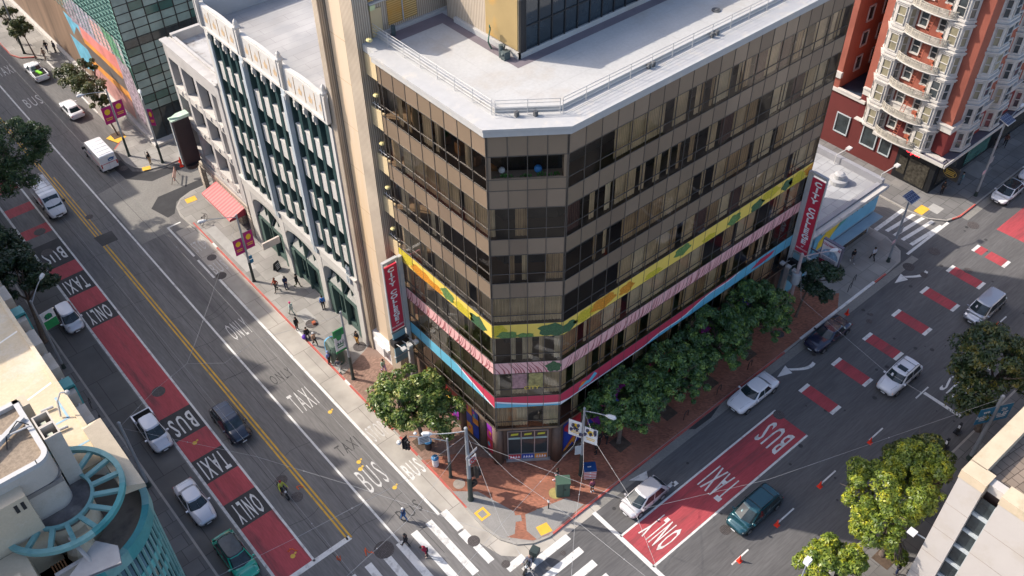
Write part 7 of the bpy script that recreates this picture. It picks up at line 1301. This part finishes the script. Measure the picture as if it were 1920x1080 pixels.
person('person with a white helmet and navy jacket on the crosswalk', 20.45, 38.4, 100, 'walk', (.02, .05, .12), (.03, .12, .3), (.75, .75, .75), z=.01); person('person in a dark hood with a backpack on the crosswalk', 19.2, 36.4, 110, 'walk', Bk, Bk, Bk, z=.01); person('person bending forward in a red jacket on the zebra bars', 19.9, 34.6, 150, 'bend', (.35, .02, .05), Bk, Bk, z=.01, shoe=(.6, .45, .35))
person('person in black with pink trousers walking by the green cabinet', 32.2, 33.1, 300, 'walk', Bk, (.55, .35, .42), shoe=(.7, .7, .7)); person('person in a plum jacket sitting out on the bricks near the red kerb', 33.7, 30.5, 250, 'stand', (.22, .06, .1), Bk, (.08, .02, .02), shoe=(.6, .6, .6), scale=.9); person('person in black under the first ficus, left one', 37.5, 33.6, 210, 'stand', Bk, Bk); person('person in black under the first ficus, nearer the wall', 36.6, 33.0, 150, 'stand', Bk, Bk); person('person in black under the first ficus beside the trunk', 38.1, 33.3, 30, 'walk', Bk, Bk)
person('person in black jacket over white shirt outside the blue shop', 73.3, 33.1, 230, 'walk', Bk, Gy, shoe=(.7, .7, .7)); person('person with a pale backpack walking towards the zebra', 75.1, 31.9, 60, 'walk', (.45, .47, .52), Bk); person('person in black at the hotel bar door with a light bag', 90.4, 33.3, 240, 'stand', Bk, Bk); person('person in a teal top standing past the pub sign', 93.4, 32.8, 100, 'stand', (.1, .2, .22), (.1, .15, .2)); person('person in black with an orange bag far along the hotel pavement', 104.1, 33.4, 200, 'walk', (.1, .04, .03), Bk, scale=1.0); person('person in dark clothes beside the far hotel doorway', 102.8, 33.9, 120, 'walk', Bk, Bk); person('person in black at the bottom edge by the tree pit', 45.9, 9.95, 90, 'phone', Bk, Nv)
person('rider in a yellow vest on the black motorcycle', 14.45, 47.1, 270, 'ride', (.4, .42, .06), Bk, (.3, .03, .03), z=.0); person('rider in grey and teal leaning on the delivery scooter', 25.3, 28.7, 200, 'ride', (.1, .11, .15), Bk, (.3, .2, .16), z=.0)
# ================================================================ TREES
def leafmat(name, c1, c2, c3, tr=.12):
    if name in MATS: return MATS[name]
    m = bpy.data.materials.new(name); m.use_nodes = True; nt = m.node_tree; N = nt.nodes; L = nt.links; b = N['Principled BSDF']; b.inputs['Roughness'].default_value = .42; b.inputs['Specular IOR Level'].default_value = .5
    g = N.new('ShaderNodeNewGeometry'); cr_ = N.new('ShaderNodeValToRGB'); e = cr_.color_ramp.elements; e[0].position = 0; e[0].color = c1+(1,); e[1].position = 1; e[1].color = c3+(1,); x = cr_.color_ramp.elements.new(.55); x.color = c2+(1,)
    tc = N.new('ShaderNodeTexCoord'); ns = N.new('ShaderNodeTexNoise'); ns.inputs['Scale'].default_value = 1.3; ns.inputs['Detail'].default_value = 3; L.new(tc.outputs['Object'], ns.inputs['Vector'])
    ad = N.new('ShaderNodeMath'); ad.operation = 'MULTIPLY_ADD'; L.new(ns.outputs[0], ad.inputs[0]); ad.inputs[1].default_value = 1.9; ad.inputs[2].default_value = -.68; a2 = N.new('ShaderNodeMath'); a2.operation = 'MULTIPLY_ADD'; L.new(g.outputs['Random Per Island'], a2.inputs[0]); a2.inputs[1].default_value = .42; L.new(ad.outputs[0], a2.inputs[2])
    L.new(a2.outputs[0], cr_.inputs[0]); L.new(cr_.outputs[0], b.inputs['Base Color'])
    tl_ = N.new('ShaderNodeBsdfTranslucent'); L.new(cr_.outputs[0], tl_.inputs[0]); mx = N.new('ShaderNodeMixShader'); mx.inputs[0].default_value = tr*1.6; out = N['Material Output']; L.new(b.outputs[0], mx.inputs[1]); L.new(tl_.outputs[0], mx.inputs[2]); L.new(mx.outputs[0], out.inputs[0]); MATS[name] = m; return m
bark = M('bark', (.13, .10, .08), .9, .3, 4, bump=.4, bsc=18)
def tree(label, base, crowns, n_leaf, leaf, mat, trunk_r=.16, lean=None, clump=.75, name='street_tree', group=None, z=.13, fork=5, hollow=.55):
    """crowns: list of (dx, dy, z, rx, ry, rz) ellipsoids relative to the base"""
    t = thing(name, label, 'tree', (base[0], base[1], z), 0, group); b = MB(); c0 = crowns[0]; top = Vector((c0[0]*.5, c0[1]*.5, c0[2]-c0[5]*.55)); mid = top*.5+Vector((random.uniform(-.1, .1), random.uniform(-.1, .1), 0)); 
    if lean: mid = Vector(lean)
    b.tube([(0, 0, 0), (0, 0, .1), tuple(mid), tuple(top)], [trunk_r*1.5, trunk_r*1.1, trunk_r*.9, trunk_r*.7], 8); tk = part('trunk', b, bark, t, smooth=True, world=False); b = MB()
    for (dx, dy, cz, rx, ry, rz) in crowns:
        for i in range(fork):
            a = 2*PI*i/fork+random.random(); e = Vector((dx+rx*.62*cos(a), dy+ry*.62*sin(a), cz+random.uniform(-.2, .5)*rz)); m1 = top.lerp(e, .5)+Vector((0, 0, .25)); b.tube([tuple(top), tuple(m1), tuple(e)], [trunk_r*.5, trunk_r*.32, .03], 6)
            for q in range(3): b.tube([tuple(m1.lerp(e, .4)), tuple(e+Vector((random.uniform(-1, 1)*rx*.3, random.uniform(-1, 1)*ry*.3, random.uniform(0, .5)*rz)))], [.045, .015], 4)
    part('limb', b, bark, tk, smooth=True, world=False)
    # leaf clumps on sub-spheres near the surface of the ellipsoids
    tot = sum(c[3]*c[4] for c in crowns); Pts = []; Nrm = []
    for (dx, dy, cz, rx, ry, rz) in crowns:
        k = max(8, int(n_leaf*rx*ry/tot)); ncl = max(10, int(34*(rx*ry/9)/clump)); u = rng.normal(size=(ncl, 3)); u /= np.linalg.norm(u, axis=1)[:, None]; u[:, 2] = np.abs(u[:, 2])*rng.choice([1, 1, 1, -.5], ncl); rad = rng.uniform(hollow, 1.0, ncl)**.7
        cc = u*rad[:, None]*np.array([rx, ry, rz])*.88+np.array([dx, dy, cz]); cs = rng.uniform(.6, 1.25, ncl)*clump*(.55 if min(rx, ry) < 2 else 1)
        w_ = cs**2; idx = rng.choice(ncl, k, p=w_/w_.sum()); v = rng.normal(size=(k, 3)); v /= np.linalg.norm(v, axis=1)[:, None]; v[:, 2] = np.where(rng.random(k) < .7, np.abs(v[:, 2]), v[:, 2]); r_ = rng.uniform(.45, 1.0, k)**.5
        Pts.append(cc[idx]+v*(r_*cs[idx])[:, None]*np.array([1, 1, .8])); Nrm.append(v+np.array([0, 0, .35])+rng.normal(size=(k, 3))*.55)
    Pn = np.concatenate(Pts); Nn = np.concatenate(Nrm); Nn /= np.linalg.norm(Nn, axis=1)[:, None]; K = len(Pn)
    a = np.cross(Nn, rng.normal(size=(K, 3))); a /= np.linalg.norm(a, axis=1)[:, None]; c = np.cross(Nn, a); s = leaf*rng.uniform(.7, 1.35, K)[:, None]
    V = np.empty((K, 4, 3)); V[:, 0] = Pn-a*s; V[:, 1] = Pn-c*s*.42; V[:, 2] = Pn+a*s; V[:, 3] = Pn+c*s*.42
    me = bpy.data.meshes.new('crown'); me.vertices.add(K*4); me.vertices.foreach_set('co', V.reshape(-1)); me.loops.add(K*4); me.loops.foreach_set('vertex_index', np.arange(K*4, dtype=np.int32)); me.polygons.add(K); me.polygons.foreach_set('loop_start', np.arange(0, K*4, 4, dtype=np.int32)); me.polygons.foreach_set('loop_total', np.full(K, 4, dtype=np.int32)); me.materials.append(mat); me.update(calc_edges=True); me.validate()
    o = bpy.data.objects.new('crown', me); link(o, t); return t
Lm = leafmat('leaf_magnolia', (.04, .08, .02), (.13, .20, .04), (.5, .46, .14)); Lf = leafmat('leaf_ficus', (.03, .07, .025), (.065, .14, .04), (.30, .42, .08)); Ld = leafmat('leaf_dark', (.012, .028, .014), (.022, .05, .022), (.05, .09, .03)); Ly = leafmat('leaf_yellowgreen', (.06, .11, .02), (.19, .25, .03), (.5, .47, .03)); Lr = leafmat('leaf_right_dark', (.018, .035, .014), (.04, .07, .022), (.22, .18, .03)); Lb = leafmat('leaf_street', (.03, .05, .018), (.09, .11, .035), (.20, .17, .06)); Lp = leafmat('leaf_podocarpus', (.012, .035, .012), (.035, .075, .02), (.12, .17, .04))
tree('sunlit magnolia with glossy bronze-green leaves beside the red kerb', (26.2, 43.6), [(-.3, .9, 4.9, 3.3, 3.4, 3.2), (.9, -1.5, 4.0, 2.4, 2.3, 2.3), (-1.0, 1.9, 4.5, 2.3, 2.5, 2.2), (1.4, .6, 4.4, 2.3, 2.3, 2.4)], 19000, .15, Lm, .2, clump=.62)
fl = ['ficus street tree nearest the corner lamp in the shaded row', 'second ficus of the shaded row along the brick pavement', 'third ficus of the shaded row, level with the white sedan', 'farthest ficus of the shaded row by the pinkish lamp post']
for i, (x, y, r_) in enumerate(((38.9, 32.6, 3.1), (44.4, 32.5, 3.1), (49.8, 32.5, 3.2), (55.2, 32.3, 3.0))): tree(fl[i], (x, y), [(0, .1, 5.2, r_+.5, r_+.2, 3.0), (2.2, -.5, 4.6, 2.2, 2.2, 2.0), (-2.0, .3, 4.9, 2.1, 2.1, 2.0), (.6, -2.3, 4.2, 1.8, 1.3, 1.5)], 17000, .15, Lf, .19, clump=.56, group='ficus row on the brick pavement')
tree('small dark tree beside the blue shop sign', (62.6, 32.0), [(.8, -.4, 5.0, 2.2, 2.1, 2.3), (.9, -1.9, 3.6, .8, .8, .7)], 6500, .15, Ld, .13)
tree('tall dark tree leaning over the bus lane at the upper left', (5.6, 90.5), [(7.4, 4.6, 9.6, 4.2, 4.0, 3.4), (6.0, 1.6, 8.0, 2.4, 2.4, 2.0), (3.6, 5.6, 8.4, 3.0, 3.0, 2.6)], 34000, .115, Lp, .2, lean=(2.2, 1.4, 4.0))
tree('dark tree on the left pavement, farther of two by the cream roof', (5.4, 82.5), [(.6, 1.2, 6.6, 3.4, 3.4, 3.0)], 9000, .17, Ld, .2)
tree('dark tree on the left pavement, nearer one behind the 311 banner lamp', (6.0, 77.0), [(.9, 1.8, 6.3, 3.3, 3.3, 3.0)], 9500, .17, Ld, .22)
tree('open crowned young street tree leaning beside the mural', (25.9, 105.6), [(-.6, 3.6, 5.2, 2.2, 2.6, 1.9), (-1.1, 7.2, 5.4, 2.0, 2.0, 1.5), (-.3, 1.2, 4.0, 1.4, 1.5, 1.4), (.6, 5.6, 6.6, 1.4, 1.6, 1.2)], 6500, .17, Lb, .1, clump=.6, hollow=.3)
tree('young street tree in the far upper left corner', (25.2, 130.6), [(-.4, 1.0, 4.0, 2.0, 2.0, 1.8), (-.6, 4.0, 4.8, 1.7, 1.8, 1.5)], 4500, .18, Lb, .1, clump=.6, hollow=.3)
tree('big sunlit yellow-green tree beside the pale concrete building', (46.6, 11.6), [(-.4, 1.3, 6.8, 3.7, 3.5, 2.8), (2.6, .8, 7.0, 3.0, 3.0, 2.4), (-2.4, .4, 5.6, 2.1, 2.1, 1.9), (-.6, -1.2, 1.6, .8, .8, 1.2)], 26000, .13, Ly, .24, clump=.62)
tree('darker yellow-tipped tree behind the big sunlit one', (51.0, 12.2), [(.0, .9, 5.6, 3.0, 2.6, 2.4)], 9000, .16, leafmat('leaf_mid', (.025, .045, .014), (.07, .10, .02), (.28, .25, .03)), .2, clump=.62)
tree('low yellow-green tree cut by the bottom edge', (39.2, 11.4), [(-.4, .9, 5.6, 2.6, 2.5, 2.0), (1.7, .5, 5.0, 1.2, 1.2, 1.2)], 8500, .16, Ly, .18, clump=.62)
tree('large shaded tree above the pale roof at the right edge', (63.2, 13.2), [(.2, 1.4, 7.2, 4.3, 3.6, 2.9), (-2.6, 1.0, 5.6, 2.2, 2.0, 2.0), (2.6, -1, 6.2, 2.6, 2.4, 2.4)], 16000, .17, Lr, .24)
b = MB()
for x, y in ((46.4, 11.3), (38.9, 32.4), (44.4, 32.1), (49.8, 32.0), (55.2, 32.0), (26.2, 43.6), (25.9, 105.6)): b.box(x-.7, x+.7, y-.7, y+.7, .136, .15)
setting('tree_pit', b, M('soil_brown', (.10, .07, .05), .95, .3, 3), road)
